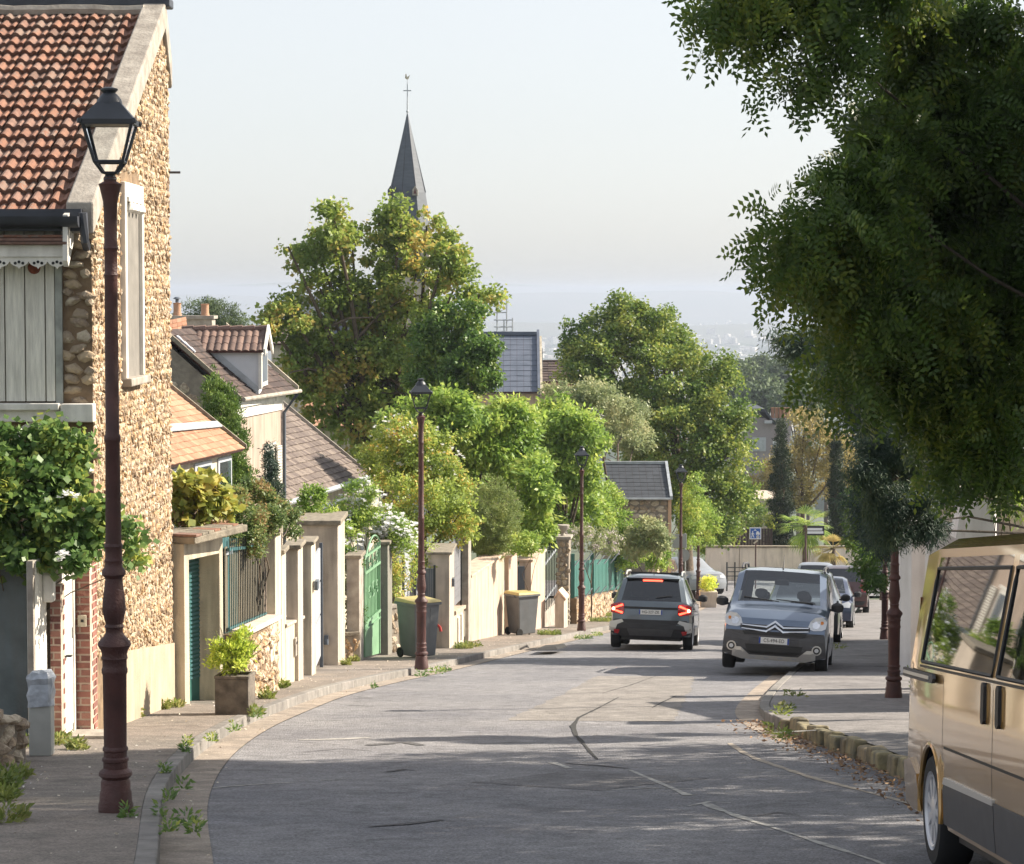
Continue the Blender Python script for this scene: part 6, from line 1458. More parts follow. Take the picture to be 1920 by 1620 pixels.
C.plate('HG-227-ZK', .83, 'r'); C.mirrors(2.95, 1.08); C.interior((2.1, 1.25), .85, 0)
C.rails(.75, 2.2, M_silver)
put('spoiler', MB().hexa([(-.60, .50 - 2.17, 1.545), (.60, .50 - 2.17, 1.545), (.62, .75 - 2.17, 1.60), (-.62, .75 - 2.17, 1.60)], [(-.60, .42 - 2.17, 1.59), (.60, .42 - 2.17, 1.59), (.62, .75 - 2.17, 1.632), (-.62, .75 - 2.17, 1.632)]), C.bo.data.materials[0], C.T, local=True, bevel=.01)
put('high_brake_light', MB().box(-.22, .22, .425 - 2.17, .45 - 2.17, 1.515, 1.55), M_redon, C.T, local=True)
put('roof_box_bar', MB().box(-.55, .55, 1.0 - 2.17, 1.08 - 2.17, 1.66, 1.72).box(-.55, .55, 1.9 - 2.17, 1.98 - 2.17, 1.66, 1.72), M_dark, C.T, local=True)
put('aerial', MB().tube([(0, .8 - 2.17, 1.62), (0, .72 - 2.17, 1.72)], [.015, .004], 6), M_dark, C.T, local=True)
put('wiper', MB().tube([(.1, .13 - 2.17, 1.16), (.45, .18 - 2.17, 1.21)], .01, 5), M_dark, C.T, local=True)
for t in (.93, 1.83, 2.85): C.seam(t, .45, 1.0)
C.side_patch('door_handle', [(1.0, .93), (1.16, .93), (1.16, .90), (1.0, .90)], M_dark, 1, off=.02); 
# ---- further parked cars
MPVT = [(0, 1.45), (.3, 1.68), (1.0, 1.74), (2.2, 1.72), (2.6, 1.65), (3.4, 1.12), (3.55, 1.07), (4.1, .92), (4.3, .80)]
HATT = [(0, 1.0), (.10, 1.10), (.45, 1.42), (.9, 1.47), (2.0, 1.46), (2.35, 1.39), (3.0, 1.0), (3.1, .96), (3.6, .84), (3.85, .70)]
SUVT = [(0, 1.06), (.05, 1.10), (.14, 1.15), (.50, 1.52), (.9, 1.62), (1.9, 1.62), (2.4, 1.57), (3.1, 1.10), (3.2, 1.06), (4.1, .95), (4.4, .85)]
def simple_car(label, pxc, Y, hd, tops, L, W, H, col, name='parked_car', group='cars parked on the right pavement edge', facing='f', metal=.5, gl=M_dglass, rf=.62, low=None, off=.02):
    hd = Vector(hd); fr = Vector((X(pxc, Y), Y)); cc = fr - hd.normalized() * (L / 2) * (1 if facing == 'f' else -1)
    b = 1.0 if H > 1.55 else .88
    C = Car(name, label, group, (cc.x, cc.y, prof(cc.y) + off), tuple(hd), L, W, H, tops, [(0, b + .02), (L * .7, b), (L * .8, b - .06), (L, .68)], .32, (.75, L - .82), rf, paint('car_paint', col, metal, .3),
            [(.45, L * .28), (L * .3, L * .45), (L * .47, L * .66)], (tops[4][0] + .15, tops[6][0]) if len(tops) > 7 else (2.4, 3.0), ((tops[1][0], tops[2][0]) if H < 1.55 else (tops[2][0], tops[3][0])) if H < 1.7 else None, (.18, [(.2, .08), (.5, 0), (.8, .08)]), (.12, [(.2, .06), (.6, 0), (1.1, .06)]), gl=gl, lower=low or M_dark, zlow=.7 if low else 0)
    hh = .80 if H > 1.5 else .72
    for sg in (-1, 1):
        q = [(sg * .50, hh - .10), (sg * .52, hh), (sg * .70, hh + .06), (sg * .78, hh), (sg * .74, hh - .12)]
        C.patch('headlight', q if sg > 0 else q[::-1], M_lens, 'f', off=.014)
        q = [(sg * .60, .98), (sg * .80, .98), (sg * .80, .72), (sg * .66, .74)]
        C.patch('tail_light', q if sg < 0 else q[::-1], M_red, 'r', off=.014)
    C.patch('grille', [(-.4, .60), (.4, .60), (.36, .5), (-.36, .5)], M_ink, 'f', off=.012); C.patch('lower_grille', [(-.45, .42), (.45, .42), (.4, .3), (-.4, .3)], M_ink, 'f', off=.012)
    C.patch('bumper_trim', [(-.8, .42), (.8, .42), (.7, .28), (-.7, .28)][::-1], M_dark, 'r', off=.012)
    put('number_plate', MB().box(-.26, .26, C.yf(0, .5) - L / 2 + .01, C.yf(0, .5) - L / 2 + .03, .47, .57), M_plate, C.T, local=True)
    put('rear_plate', MB().box(-.26, .26, C.yr(0, .7) - L / 2 - .03, C.yr(0, .7) - L / 2 - .01, .68, .78), M_plate, C.T, local=True)
    C.mirrors(tops[6][0] - .25 if len(tops) > 7 else 2.8, b + .03); C.interior((L * .5,), .8, 0)
    return C
simple_car('black people carrier parked directly behind the blue grey car, mostly hidden', 1507, 57.5, (-.15, -1), MPVT, 4.3, 1.78, 1.74, (.03, .035, .04), metal=.3)
simple_car('small dark blue hatchback parked facing the camera behind the black people carrier', 1546, 68.5, (-.155, -1), HATT, 3.85, 1.68, 1.48, (.01, .02, .06), metal=.2, gl=M_cglass)
simple_car('dark red SUV seen from behind at the far end of the parked row', 1582, 83.5, (.15, 1), SUVT, 4.4, 1.82, 1.62, (.075, .028, .028), facing='r')
simple_car('grey car roof showing between the leisure car and the dark red SUV', 1531, 92, (.15, 1), SUVT, 4.4, 1.82, 1.62, (.30, .32, .35), facing='r')
simple_car('silver grey SUV waiting near the end of the street behind the thin lamp post', 1334, 103, (.38, -1), SUVT, 4.4, 1.84, 1.64, (.30, .32, .35), name='parked_car', group='car at the lower junction', metal=.1, gl=M_dglass, low=M_dark, off=.0)
# ---- gold van at the right edge (rear quarter), nose towards the camera
vr = 15.62; vL = 5.18; vW = 1.92; vx = 2.50 + vW / 2
C = Car('parked_van', 'metallic gold van at the right edge with silver wheel trim and sliding door rail', None, (vx, vr - vL / 2, prof(vr - vL / 2) + .0), (0, -1), vL, vW, 1.97,
    [(0, 1.86), (.04, 1.90), (.12, 1.935), (.5, 1.97), (3.4, 1.97), (3.9, 1.90), (4.6, 1.25), (4.7, 1.18), (5.0, 1.02), (5.18, .9)],
    [(0, 1.16), (4.0, 1.16), (4.5, 1.12), (5.18, .86)], .335, (1.02, 4.50), .80, paint('gold_paint', (.46, .275, .09), .5, .3),
    [(.60, 2.86), (3.0, 4.15)], (4.0, 4.55), None, (.2, [(.2, .1), (.6, 0), (.9, .1)]), (.05, [(.25, -.03), (.52, -.035), (.60, .02), (1.2, .04), (1.86, .12)]), gl=M_dglass, sil=.27, taper=.025)
V = C
for sg in (1, -1):
    C.side_patch('lower_cladding', [(1.46, .30), (1.50, .50), (1.56, .56), (3.0, .56), (3.0, .30)], M_grey, sg, off=.012)
    C.side_patch('lower_cladding', [(3.02, .30), (3.02, .56), (4.02, .56), (4.06, .46), (4.10, .30)], M_grey, sg, off=.012)
    C.side_patch('cladding_moulding', [(1.52, .535), (1.56, .575), (3.0, .575), (3.0, .545)], M_silver, sg, off=.016)  # silver moulding strip along the top of the sill cladding
    C.side_patch('door_rail', [(.02, 1.10), (.02, 1.155), (1.22, 1.155), (1.26, 1.13), (1.22, 1.10)], M_grey, sg, off=.035)
    C.side_patch('rail_slot', [(.06, 1.12), (.06, 1.14), (1.12, 1.14), (1.12, 1.12)], M_silver, sg, off=.039)
    for t in (2.72, 3.12):
        q = [(t - .07, .99), (t - .07, 1.13), (t - .045, 1.16), (t + .045, 1.16), (t + .07, 1.13), (t + .07, .99), (t + .045, .96), (t - .045, .96)]
        rec = C.side_patch('handle_recess', q, M_gold if 'M_gold' in globals() else C.bo.data.materials[0], sg, off=.004)
        C.side_patch('door_handle', [(t - .042, .97), (t - .042, 1.15), (t - .02, 1.17), (t + .02, 1.17), (t + .042, 1.15), (t + .042, .97), (t + .02, .95), (t - .02, .95)], M_dark, sg, off=.02, parent=rec)
    C.side_patch('swage_line', [(1.50, .735), (1.50, .75), (4.1, .75), (4.1, .735)], M_ink, sg, off=.0025)
    C.side_patch('window_seal', [(.54, 1.19), (.54, 1.175), (4.16, 1.175), (4.16, 1.19)], M_dark, sg, off=.004)
    for (ta, tb) in ((.60, 2.86), (3.0, 4.15)):
        loop = [(ta, 1.21), (tb, 1.21), (tb, 1.78), (ta + .01, 1.78)]; pts = []
        for i_ in range(4):
            a_, b_ = loop[i_], loop[(i_ + 1) % 4]
            for q_ in range(8): t_, z_ = lerp(a_[0], b_[0], q_ / 8), lerp(a_[1], b_[1], q_ / 8); pts.append((sg * (C.side_x(t_, z_) + .001), t_ - vL / 2, z_))
        put('rubber_seal', MB().tube(pts + pts[:1], .012, 5), M_ink, C.gl, local=True)
    # wheel arch lip
    pts = []
    ra = .335 + .06
    for a in np.linspace(-.1, math.pi + .1, 18):
        t = 1.02 + ra * math.cos(a); z = .335 + ra * math.sin(a)
        if z < .28: continue
        pts.append((sg * (C.side_x(t, max(z, .5)) + .006), t - vL / 2, z))
    put('arch_lip', MB().tube(pts, .016, 6), C.bo.data.materials[0], C.T, local=True)
    C.side_patch('rear_bumper_side', [(.0, .30), (-.0, .56), (.30, .60), (.58, .52), (.60, .30)], C.bo.data.materials[0], sg, off=.02)
    q = [(sg * .76, 1.60), (sg * .86, 1.60), (sg * .90, .95), (sg * .80, .95)]; C.patch('tail_light', q if sg < 0 else q[::-1], M_red, 'r', off=.012)
C.seam(2.93, .32, 1.14); C.seam(1.44, .60, 1.14); C.seam(4.18, .6, 1.14)
C.interior((3.4, 1.9), 1.0, 0); C.mirrors(4.78, 1.15)
# replace the default rear wheel rims by ten-spoke trims
for o in [q for q in S.objects if q.parent == C.T and q.name.startswith('wheel')]:
    pass
# ================================================================ BINS, PLANTERS, SIGNS
M_bin = mat('grey_bin_plastic', (.15, .16, .17), .75, var=.15, scale=4, stain=.15); M_lid = mat('yellow_lid', (.46, .38, .16), .5, var=.15, scale=5)
def wheelie(label, x, y, w_, d_, h, rz):
    T = thing('wheelie_bin', label, 'bin', (x, y, GL(y)), rz, 'grey bins with yellow lids on the left pavement')
    b, t = .80, 1.0
    mb = MB().hexa([(-w_ / 2 * b, -d_ / 2 * b, .05), (w_ / 2 * b, -d_ / 2 * b, .05), (w_ / 2 * b, d_ / 2 * b, .05), (-w_ / 2 * b, d_ / 2 * b, .05)], [(-w_ / 2, -d_ / 2, h * .93), (w_ / 2, -d_ / 2, h * .93), (w_ / 2, d_ / 2, h * .93), (-w_ / 2, d_ / 2, h * .93)])
    put('bin_body', mb, M_bin, T, local=True, bevel=.02)
    put('rim', MB().box(-w_ / 2 - .03, w_ / 2 + .03, -d_ / 2 - .03, d_ / 2 + .03, h * .90, h * .945), M_bin, T, local=True, bevel=.012)
    put('lid', MB().hexa([(-w_ / 2 - .035, -d_ / 2 - .045, h * .947), (w_ / 2 + .035, -d_ / 2 - .045, h * .947), (w_ / 2 + .035, d_ / 2 + .04, h * .947), (-w_ / 2 - .035, d_ / 2 + .04, h * .947)],
        [(-w_ / 2, -d_ / 2, h * .985), (w_ / 2, -d_ / 2, h * .985), (w_ / 2, d_ / 2, h * 1.01), (-w_ / 2, d_ / 2, h * 1.01)]), M_lid, T, local=True, bevel=.015)
    put('handle', MB().tube([(-w_ / 2 * .7, d_ / 2 + .02, h * .9), (-w_ / 2 * .7, d_ / 2 + .09, h * .93), (w_ / 2 * .7, d_ / 2 + .09, h * .93), (w_ / 2 * .7, d_ / 2 + .02, h * .9)], .015, 6), M_bin, T, local=True)
    for sx in (-1, 1):
        m = MB().lathe([(.09, -.025), (.1, -.015), (.1, .015), (.09, .025)], n=14); m.v = [(sx * (w_ / 2 * .82) + c, d_ / 2 * .82 + a, .1 + b_) for a, b_, c in m.v]; put('wheel', m, M_tyre, T, local=True)
    for k in (-1, 1): put('rib', MB().hexa([(k * w_ * .15 - .012, -d_ / 2 * .82, .2), (k * w_ * .15 + .012, -d_ / 2 * .82, .2), (k * w_ * .15 + .012, -d_ / 2 * .7, .2), (k * w_ * .15 - .012, -d_ / 2 * .7, .2)], [(k * w_ * .15 - .012, -d_ / 2 * .995 - .006, h * .85), (k * w_ * .15 + .012, -d_ / 2 * .995 - .006, h * .85), (k * w_ * .15 + .012, -d_ / 2 * .9, h * .85), (k * w_ * .15 - .012, -d_ / 2 * .9, h * .85)]), M_bin, T, local=True)
    return T
wheelie('large grey bin with yellow lid partly behind the maroon lamp post', X(782, 47.6), 47.8, .60, .62, 1.16, R(38))
wheelie('grey wheelie bin with yellow lid standing alone against the salmon wall', X(979, 61.6), 61.8, .60, .62, 1.10, R(125))
M_leafy = leaf_mat('planter_leaves', (.14, .20, .03), (.30, .36, .06), (.42, .44, .10), .3)
# concrete planter
pc = Vector((X(437, 28.8), 28.8)); T = thing('planter', 'square dark stained concrete planter at the kerb in front of the rubble wall', 'planter', (pc.x, pc.y, GL(28.8)), R(-6))
M_dconc = mat('stained_concrete', (.20, .17, .14), .95, col2=(.07, .06, .05), scale=7, bump=.8, bscale=25, detail=10)
hwp = .20
mb = MB().hexa([(-hwp, -hwp, 0), (hwp, -hwp, 0), (hwp, hwp, 0), (-hwp, hwp, 0)], [(-hwp, -hwp, .44), (hwp, -hwp, .44), (hwp, hwp, .44), (-hwp, hwp, .44)])
put('pot', mb, M_dconc, T, local=True, bevel=.012)
mb = MB()
for a_ in ((-hwp - .006, hwp + .006, -hwp - .006, -hwp + .04), (-hwp - .006, hwp + .006, hwp - .04, hwp + .006), (-hwp - .006, -hwp + .04, -hwp + .04, hwp - .04), (hwp - .04, hwp + .006, -hwp + .04, hwp - .04)): mb.box(a_[0], a_[1], a_[2], a_[3], .441, .475)
put('rim', mb, M_dconc, T, local=True, bevel=.006)
# far planter
T = thing('planter', 'pale stone planter with a round yellow green bush near the lower junction', 'planter', (X(1330, 92), 92, prof(92) + .1))
put('pot', MB().hexa([(-.28 + X(1330, 92), 91.72, prof(92)), (.28 + X(1330, 92), 91.72, prof(92)), (.28 + X(1330, 92), 92.28, prof(92)), (-.28 + X(1330, 92), 92.28, prof(92))], [(-.33 + X(1330, 92), 91.67, Zp(1108, 92)), (.33 + X(1330, 92), 91.67, Zp(1108, 92)), (.33 + X(1330, 92), 92.33, Zp(1108, 92)), (-.33 + X(1330, 92), 92.33, Zp(1108, 92))]), M_beige, T, bevel=.02)
P2T = T
c = at(1332, 1093, 92)
pm_ = leaves([(c.x, c.y, c.z, .33, .33, .26)], 1800, .07, 5, name='plant', clump=.12); pm_.materials.append(M_leafy); o = bpy.data.objects.new('plant', pm_); S.collection.objects.link(o); o.parent = T; o.location = -Vector(T.location)
# planter plant in the near planter
plant_T = thing('potted_shrub', 'bushy yellow green shrub growing in the square concrete planter', 'shrub', (pc.x, pc.y, GL(28.8) + .47))
c = at(437, 1228, 28.8); c2 = at(455, 1205, 28.9); c3 = at(418, 1222, 28.7)
pm_ = leaves([(c.x, c.y, c.z, .20, .22, .22), (c2.x, c2.y, c2.z, .16, .2, .14), (c3.x, c3.y, c3.z, .11, .15, .12)], 3600, .055, 6, asp=.4, name='foliage', clump=.07, updown=.6); pm_.materials.append(M_leafy)
o = bpy.data.objects.new('foliage', pm_); S.collection.objects.link(o); o.parent = plant_T; o.location = -Vector(plant_T.location)
mb = MB(); r = random.Random(2)
for _ in range(26):
    a = r.uniform(0, 6.28); q = r.uniform(.1, .34); mb.tube([(pc.x, pc.y, GL(28.8) + .44), (pc.x + q * .5 * math.cos(a), pc.y + q * .5 * math.sin(a), GL(28.8) + .65), (pc.x + q * math.cos(a), pc.y + q * math.sin(a), GL(28.8) + r.uniform(.75, 1.0))], [.006, .005, .003], 4)
put('stem', mb, mat('stem_green', (.14, .16, .05), .8), plant_T)
# signs
M_sblue = mat('sign_blue', (.03, .12, .42), .4); M_swhite = mat('sign_white', (.75, .76, .78), .4); M_sback = mat('sign_back_grey', (.30, .31, .30), .5, var=.1, scale=4)
M_rust = mat('brown_post', (.10, .06, .05), .7)
Ys = 110; T = thing('road_sign', 'square blue and white shared zone sign with walking figure on a thin post', 'road sign', (X(1418, Ys), Ys, prof(Ys)))
x0, x1, z0, z1 = X(1407, Ys), X(1429, Ys), Zp(1011, Ys), Zp(989, Ys); w_ = x1 - x0
put('post', MB().tube([(X(1419, Ys), Ys + .03, prof(Ys)), (X(1419, Ys), Ys + .03, z0 + .1)], .035, 8), M_rust, T)
pn = put('sign_board', MB().box(x0, x1, Ys - .02, Ys, z0, z1), M_swhite, T)
put('blue_field', MB().box(x0 + .04, x1 - .04, Ys - .026, Ys - .022, z0 + .04, z1 - .04), M_sblue, pn)
def sp(u, v): return (x0 + w_ * u, Ys - .030, z0 + (z1 - z0) * v)
ic = MB()
ic.prism([sp(.27 + .05 * math.cos(a), .66 + .05 * math.sin(a)) for a in np.linspace(0, 6.28, 9)[:-1]], (0, .003, 0))
for poly in ([(.22, .60), (.31, .60), (.33, .40), (.21, .38)], [(.21, .40), (.27, .38), (.20, .14), (.13, .14)], [(.27, .40), (.33, .40), (.42, .14), (.35, .14)], [(.30, .58), (.42, .44), (.40, .40), (.29, .52)], [(.22, .58), (.13, .42), (.16, .40), (.25, .52)],
             [(.55, .40), (.88, .40), (.88, .56), (.80, .58), (.76, .68), (.62, .68), (.58, .58), (.55, .56)], [(.34, .74), (.62, .74), (.48, .86)]): ic.prism([sp(u, v) for u, v in poly], (0, .003, 0))
for q in (.62, .80): ic.prism([sp(q + .04 * math.cos(a), .39 + .04 * math.sin(a)) for a in np.linspace(0, 6.28, 9)[:-1]], (0, .003, 0))
put('walking_figure_symbol', ic, M_swhite, pn)
put('speed_disc', MB().prism([sp(.72 + .14 * math.cos(a), .20 + .14 * math.sin(a)) for a in np.linspace(0, 6.28, 17)[:-1]], (0, .002, 0)), M_swhite, pn)
me = text_mesh('20', .12, M_ink); o = bpy.data.objects.new('lettering', me); S.collection.objects.link(o); o.parent = pn; o.location = Vector(sp(.72, .20)) - Vector(T.location) + Vector((0, -.004, 0)); o.rotation_euler = (math.pi / 2, 0, 0)
put('arrow_tab', MB().prism([(X(1414, Ys), Ys - .01, Zp(1018, Ys)), (X(1422, Ys), Ys - .01, Zp(1012, Ys)), (X(1424, Ys), Ys - .01, Zp(1014, Ys)), (X(1416, Ys), Ys - .01, Zp(1020, Ys))], (0, .01, 0)), M_cream, T)
Ys = 112; T = thing('direction_sign', 'brown post with two narrow white direction blades in front of the palm', 'direction sign', (X(1513, Ys), Ys, prof(Ys)))
put('post', MB().tube([(X(1513, Ys), Ys, prof(Ys)), (X(1513, Ys), Ys, Zp(985, Ys))], .05, 8), M_rust, T)
for z0, z1, e in ((1001, 996, 1546), (995, 990, 1544)): put('direction_blade', MB().box(X(1516, Ys), X(e, Ys), Ys - .03, Ys, Zp(z0, Ys) + .01, Zp(z1, Ys)), M_swhite, T)
put('dark_panel', MB().box(X(1516, Ys), X(1548, Ys), Ys + .001, Ys + .03, Zp(1004, Ys), Zp(986, Ys)), M_dark, T)
Ys = 84; T = thing('road_sign', 'grey backs of a square and a round road sign beside the fourth street lamp', 'road sign', (X(1283, Ys), Ys, prof(Ys)))
put('post', MB().tube([(X(1286, Ys), Ys, prof(Ys)), (X(1286, Ys), Ys, Zp(1000, Ys))], .03, 8), M_sback, T)
put('square_sign_back', MB().box(X(1262, Ys), X(1289, Ys), Ys - .04, Ys - .02, Zp(1027, Ys), Zp(1001, Ys)), M_sback, T, bevel=.01)
put('round_sign_back', MB().prism([(X(1283, Ys) + .215 * math.cos(a), Ys - .04, Zp(1041, Ys) + .215 * math.sin(a)) for a in np.linspace(0, 6.28, 25)[:-1]], (0, .02, 0)), M_sback, T)
T = thing('guard_rail', 'black metal guard rail on the corner beside the blue shared zone sign', 'guard rail', (X(1372, 108), 108, prof(108)))
for pxx in (1365, 1380, 1400): put('post', MB().tube([(X(pxx, 108), 108, prof(108)), (X(pxx, 108), 108, Zp(1054, 108))], .035, 6), M_iron, T)
for pyy in (1064, 1072, 1080): put('rail', MB().tube([(X(1365, 108), 108, Zp(pyy, 108)), (X(1400, 108), 108, Zp(pyy, 108))], .02, 5), M_iron, T)
# kerb ramp of dark tar by the drain
p = G(1032, 1214, HL); T = put('tar_ramp', MB().hexa([(p.x - .35, p.y - 1.2, prof(p.y - 1.2) + .1), (p.x + .15, p.y - .9, prof(p.y - .9) + .1), (p.x + .4, p.y + .9, prof(p.y + .9) + .1), (p.x - .15, p.y + .8, prof(p.y + .8) + .1)],
     [(p.x - .28, p.y - 1.0, prof(p.y - 1.0) + .14), (p.x + .10, p.y - .7, prof(p.y - .7) + .18), (p.x + .33, p.y + .7, prof(p.y + .7) + .18), (p.x - .1, p.y + .6, prof(p.y + .6) + .15)]), M_seal, None, 'dark tarmac hump on the left pavement edge in front of the third lamp', 'hump', loc=(p.x, p.y, p.z), bevel=.03)
# ================================================================ TREES AND PLANTS
M_bark = mat('bark', (.12, .09, .065), .95, var=.4, scale=10, bump=.8, bscale=25)
M_barkd = mat('dark_bark', (.05, .04, .032), .95, var=.4, scale=10, bump=.8, bscale=25)
L_rob = leaf_mat('robinia_leaf', (.028, .055, .012), (.05, .085, .016), (.10, .125, .02), .36, .4, .9, k=1.6)
L_con = leaf_mat('conifer_needle', (.016, .030, .022), (.028, .048, .030), (.05, .07, .03), .12, .6, 1.2)
L_maple = leaf_mat('maple_leaf', (.075, .115, .022), (.145, .185, .04), (.26, .20, .055), .38, .5, .8)
L_dark = leaf_mat('dark_broadleaf', (.03, .065, .015), (.06, .11, .02), (.12, .16, .03), .3, .45, 1.0)
L_lin = leaf_mat('linden_leaf', (.05, .09, .02), (.11, .15, .03), (.22, .23, .05), .3, .5, .9)
L_bright = leaf_mat('golden_robinia_leaf', (.075, .13, .025), (.145, .21, .04), (.24, .275, .07), .38, .5, 1.1)
L_pale = leaf_mat('pale_shrub_leaf', (.10, .13, .06), (.18, .20, .10), (.28, .27, .15), .3, .5, 1.2)
L_aut = leaf_mat('autumn_shrub_leaf', (.10, .14, .03), (.19, .24, .05), (.36, .26, .07), .35, .5, 1.6)
L_yel = leaf_mat('yellow_vine_leaf', (.14, .18, .04), (.30, .29, .06), (.44, .35, .09), .35, .5, 3, k=1.3)
L_thuja = leaf_mat('thuja', (.04, .075, .015), (.08, .13, .025), (.13, .17, .04), .15, .6, 2.5)
L_ball = leaf_mat('clipped_bush_leaf', (.08, .11, .035), (.12, .15, .045), (.17, .19, .06), .25, .6, 2, k=1.9)
L_cyp = leaf_mat('cypress', (.015, .03, .013), (.025, .045, .018), (.045, .06, .025), .1, .6, 1.5, k=1.1)
L_vine = leaf_mat('vine_leaf', (.045, .09, .025), (.09, .14, .04), (.22, .24, .05), .3, .4, 2.5)
L_far = leaf_mat('far_leaf', (.04, .06, .03), (.06, .085, .035), (.08, .11, .04), .2, .7, .3)
L_weed = leaf_mat('weed_leaf', (.08, .12, .025), (.15, .18, .045), (.27, .26, .10), .35, .5, 3, k=1.2)
def tree(name, label, cat, blobs, n, size, lm, seed, base=None, trunk=.16, bark=M_bark, group=None, kind='leaf', fork=.45, tn='trunk', cn='crown', limb_step=1, **kw):
    cx = sum(b[0] for b in blobs) / len(blobs); cy = sum(b[1] for b in blobs) / len(blobs)
    base = Vector(base) if base is not None else Vector((cx, cy, prof(cy)))
    T = thing(name, label, cat, base, 0, group)
    me = (pinnate if kind == 'pin' else leaves)(blobs, n, size, seed=seed, name=cn, **kw)
    me.materials.append(lm); o = bpy.data.objects.new(cn, me); S.collection.objects.link(o); o.parent = T; o.location = -base
    if trunk:
        tg = [(b[0], b[1], b[2] + b[5] * .35) for b in blobs]
        if limb_step > 1: tg = tg[::limb_step]
        put(tn, limbs(base, tg, trunk, seed, fork=fork, rmin=trunk * .08), bark, T)
    return T
PB = pblob
# robinia hanging over the right pavement
vis = [PB(1450, 8, 120, 56, 22), PB(1535, 85, 66, 60, 22), PB(1385, -5, 56, 34, 22), PB(1600, -40, 110, 70, 22.5), PB(1500, 135, 34, 30, 22),
       PB(1790, 130, 150, 160, 23.5), PB(1690, 290, 110, 80, 22.5), PB(1610, 360, 96, 66, 22), PB(1530, 395, 60, 42, 21.5), PB(1470, 450, 52, 28, 21.5), PB(1500, 505, 66, 26, 21.5), PB(1600, 475, 100, 75, 22),
       PB(1790, 380, 170, 170, 24), PB(1650, 560, 100, 80, 22.5), PB(1720, 640, 110, 100, 23), PB(1880, 600, 130, 180, 23.5), PB(1600, 700, 55, 55, 22.5), PB(1860, 820, 110, 90, 23), PB(1750, 770, 80, 70, 23), PB(1610, 600, 60, 60, 22), PB(1900, 300, 130, 200, 23)]
RB = Vector((8.6, 24, prof(24)))
vis = [b[:3] + (max(.08, b[3] - .19), b[4] * .85, max(.06, b[5] - .17)) for b in vis]
T = tree('robinia_tree', 'big dark robinia with feathery leaves overhanging the street at the upper right', 'tree', vis, 24000, .24, L_rob, 1, base=RB, trunk=.07, limb_step=7, bark=M_barkd, kind='pin', pairs=5, clump=.34, cden=.6, droop=.6, fork=.5)
oth = [(9.4, 23.5, 3.0, 2.9, 2.6, 2.8), (7.8, 21.5, 1.6, 2.6, 2.6, 2.2), (9.5, 25, .5, 2.6, 2.3, 2.4), (8.2, 21, 4.4, 2.6, 2.4, 2.0), (9.5, 20, 2.2, 2.6, 2.4, 2.4), (8.6, 24, 5.4, 2.8, 2.5, 1.9)]
me = leaves(oth, 60000, .16, 2, asp=.5, name='outer_crown', clump=.4); me.materials.append(L_rob); o = bpy.data.objects.new('outer_crown', me); S.collection.objects.link(o); o.parent = T; o.location = -RB
# trees outside the frame on the right whose shade falls on the near street
tree('plane_tree', 'broad street tree standing right of the frame behind the gold van', 'tree', [(9.5, 13.5, 2.6, 3.2, 3.0, 2.6), (10.5, 10.5, 3.0, 2.8, 2.6, 2.4), (8.4, 16.6, 1.6, 2.2, 2.0, 2.0), (9.6, 17.5, 3.8, 2.4, 2.3, 2.0), (9.8, 19.8, 6.6, 2.6, 2.2, 2.6), (9.5, 16, 6.4, 2.6, 2.4, 2.2)], 42000, .2, L_rob, 3, trunk=.25, bark=M_barkd, clump=.42)
tree('plane_tree', 'broad street tree right of the frame beside the camera', 'tree', [(10, 5.5, 3.6, 3.2, 3.4, 2.6), (11, 1, 3.4, 3, 3, 2.4)], 26000, .22, L_rob, 4, trunk=.25, bark=M_barkd, clump=.42)
# dark conifer
con = [PB(1590, 650, 50, 40, 50), PB(1530, 655, 50, 26, 49.5), PB(1500, 645, 40, 14, 49.4), PB(1470, 640, 20, 7, 49.2), PB(1450, 636, 8, 3, 49.2), PB(1600, 705, 50, 44, 51), PB(1670, 720, 80, 70, 51), PB(1640, 790, 40, 40, 51), PB(1730, 820, 90, 90, 50), PB(1690, 830, 50, 60, 52), PB(1690, 930, 75, 60, 50), PB(1750, 900, 90, 60, 49), PB(1685, 1000, 70, 45, 50), PB(1660, 770, 40, 40, 51), PB(1710, 700, 100, 80, 52), PB(1590, 700, 40, 20, 50)]
tree('conifer_tree', 'dark conifer behind the white wall, its bough tip pointing left towards the valley', 'tree', con, 80000, .17, L_con, 5, base=(9.3, 52, prof(52)), trunk=.2, bark=M_barkd, asp=.16, clump=.30, droop=.4, fork=.7)
near = [PB(1676, 850, 44, 40, 27), PB(1716, 800, 56, 50, 27.5), PB(1706, 930, 44, 40, 27), PB(1656, 940, 28, 30, 26.8), PB(1728, 985, 30, 18, 27), PB(1666, 1000, 22, 16, 26.8), PB(1626, 890, 20, 22, 26.8), PB(1766, 900, 40, 40, 27.5), PB(1656, 760, 40, 40, 27.5)]
near = [b[:3] + (b[3], b[4] * 1.6, b[5]) for b in near]
tree('conifer_tree', 'blue green conifer boughs drooping in front of the right hand street lamp', 'tree', near, 110000, .06, L_con, 71, base=(8.0, 29, prof(29)), trunk=.05, bark=M_barkd, asp=.16, clump=.15, droop=.7, fork=.7)
tree('shrub', 'light green feathery shrub under the dark conifer above the parked cars', 'shrub', [PB(1630, 950, 36, 60, 56), PB(1620, 1000, 26, 40, 56), PB(1645, 900, 36, 60, 57), PB(1640, 1060, 26, 44, 55)], 14000, .11, L_dark, 6, trunk=0, asp=.35, clump=.2)
tree('hedge_shrub', 'bright green leafy shrub above the white wall behind the lamp', 'shrub', [PB(1740, 960, 30, 30, 46), PB(1780, 970, 40, 26, 42), PB(1755, 930, 50, 30, 48), PB(1850, 960, 60, 40, 44)], 10000, .09, L_lin, 7, trunk=.05, clump=.18)
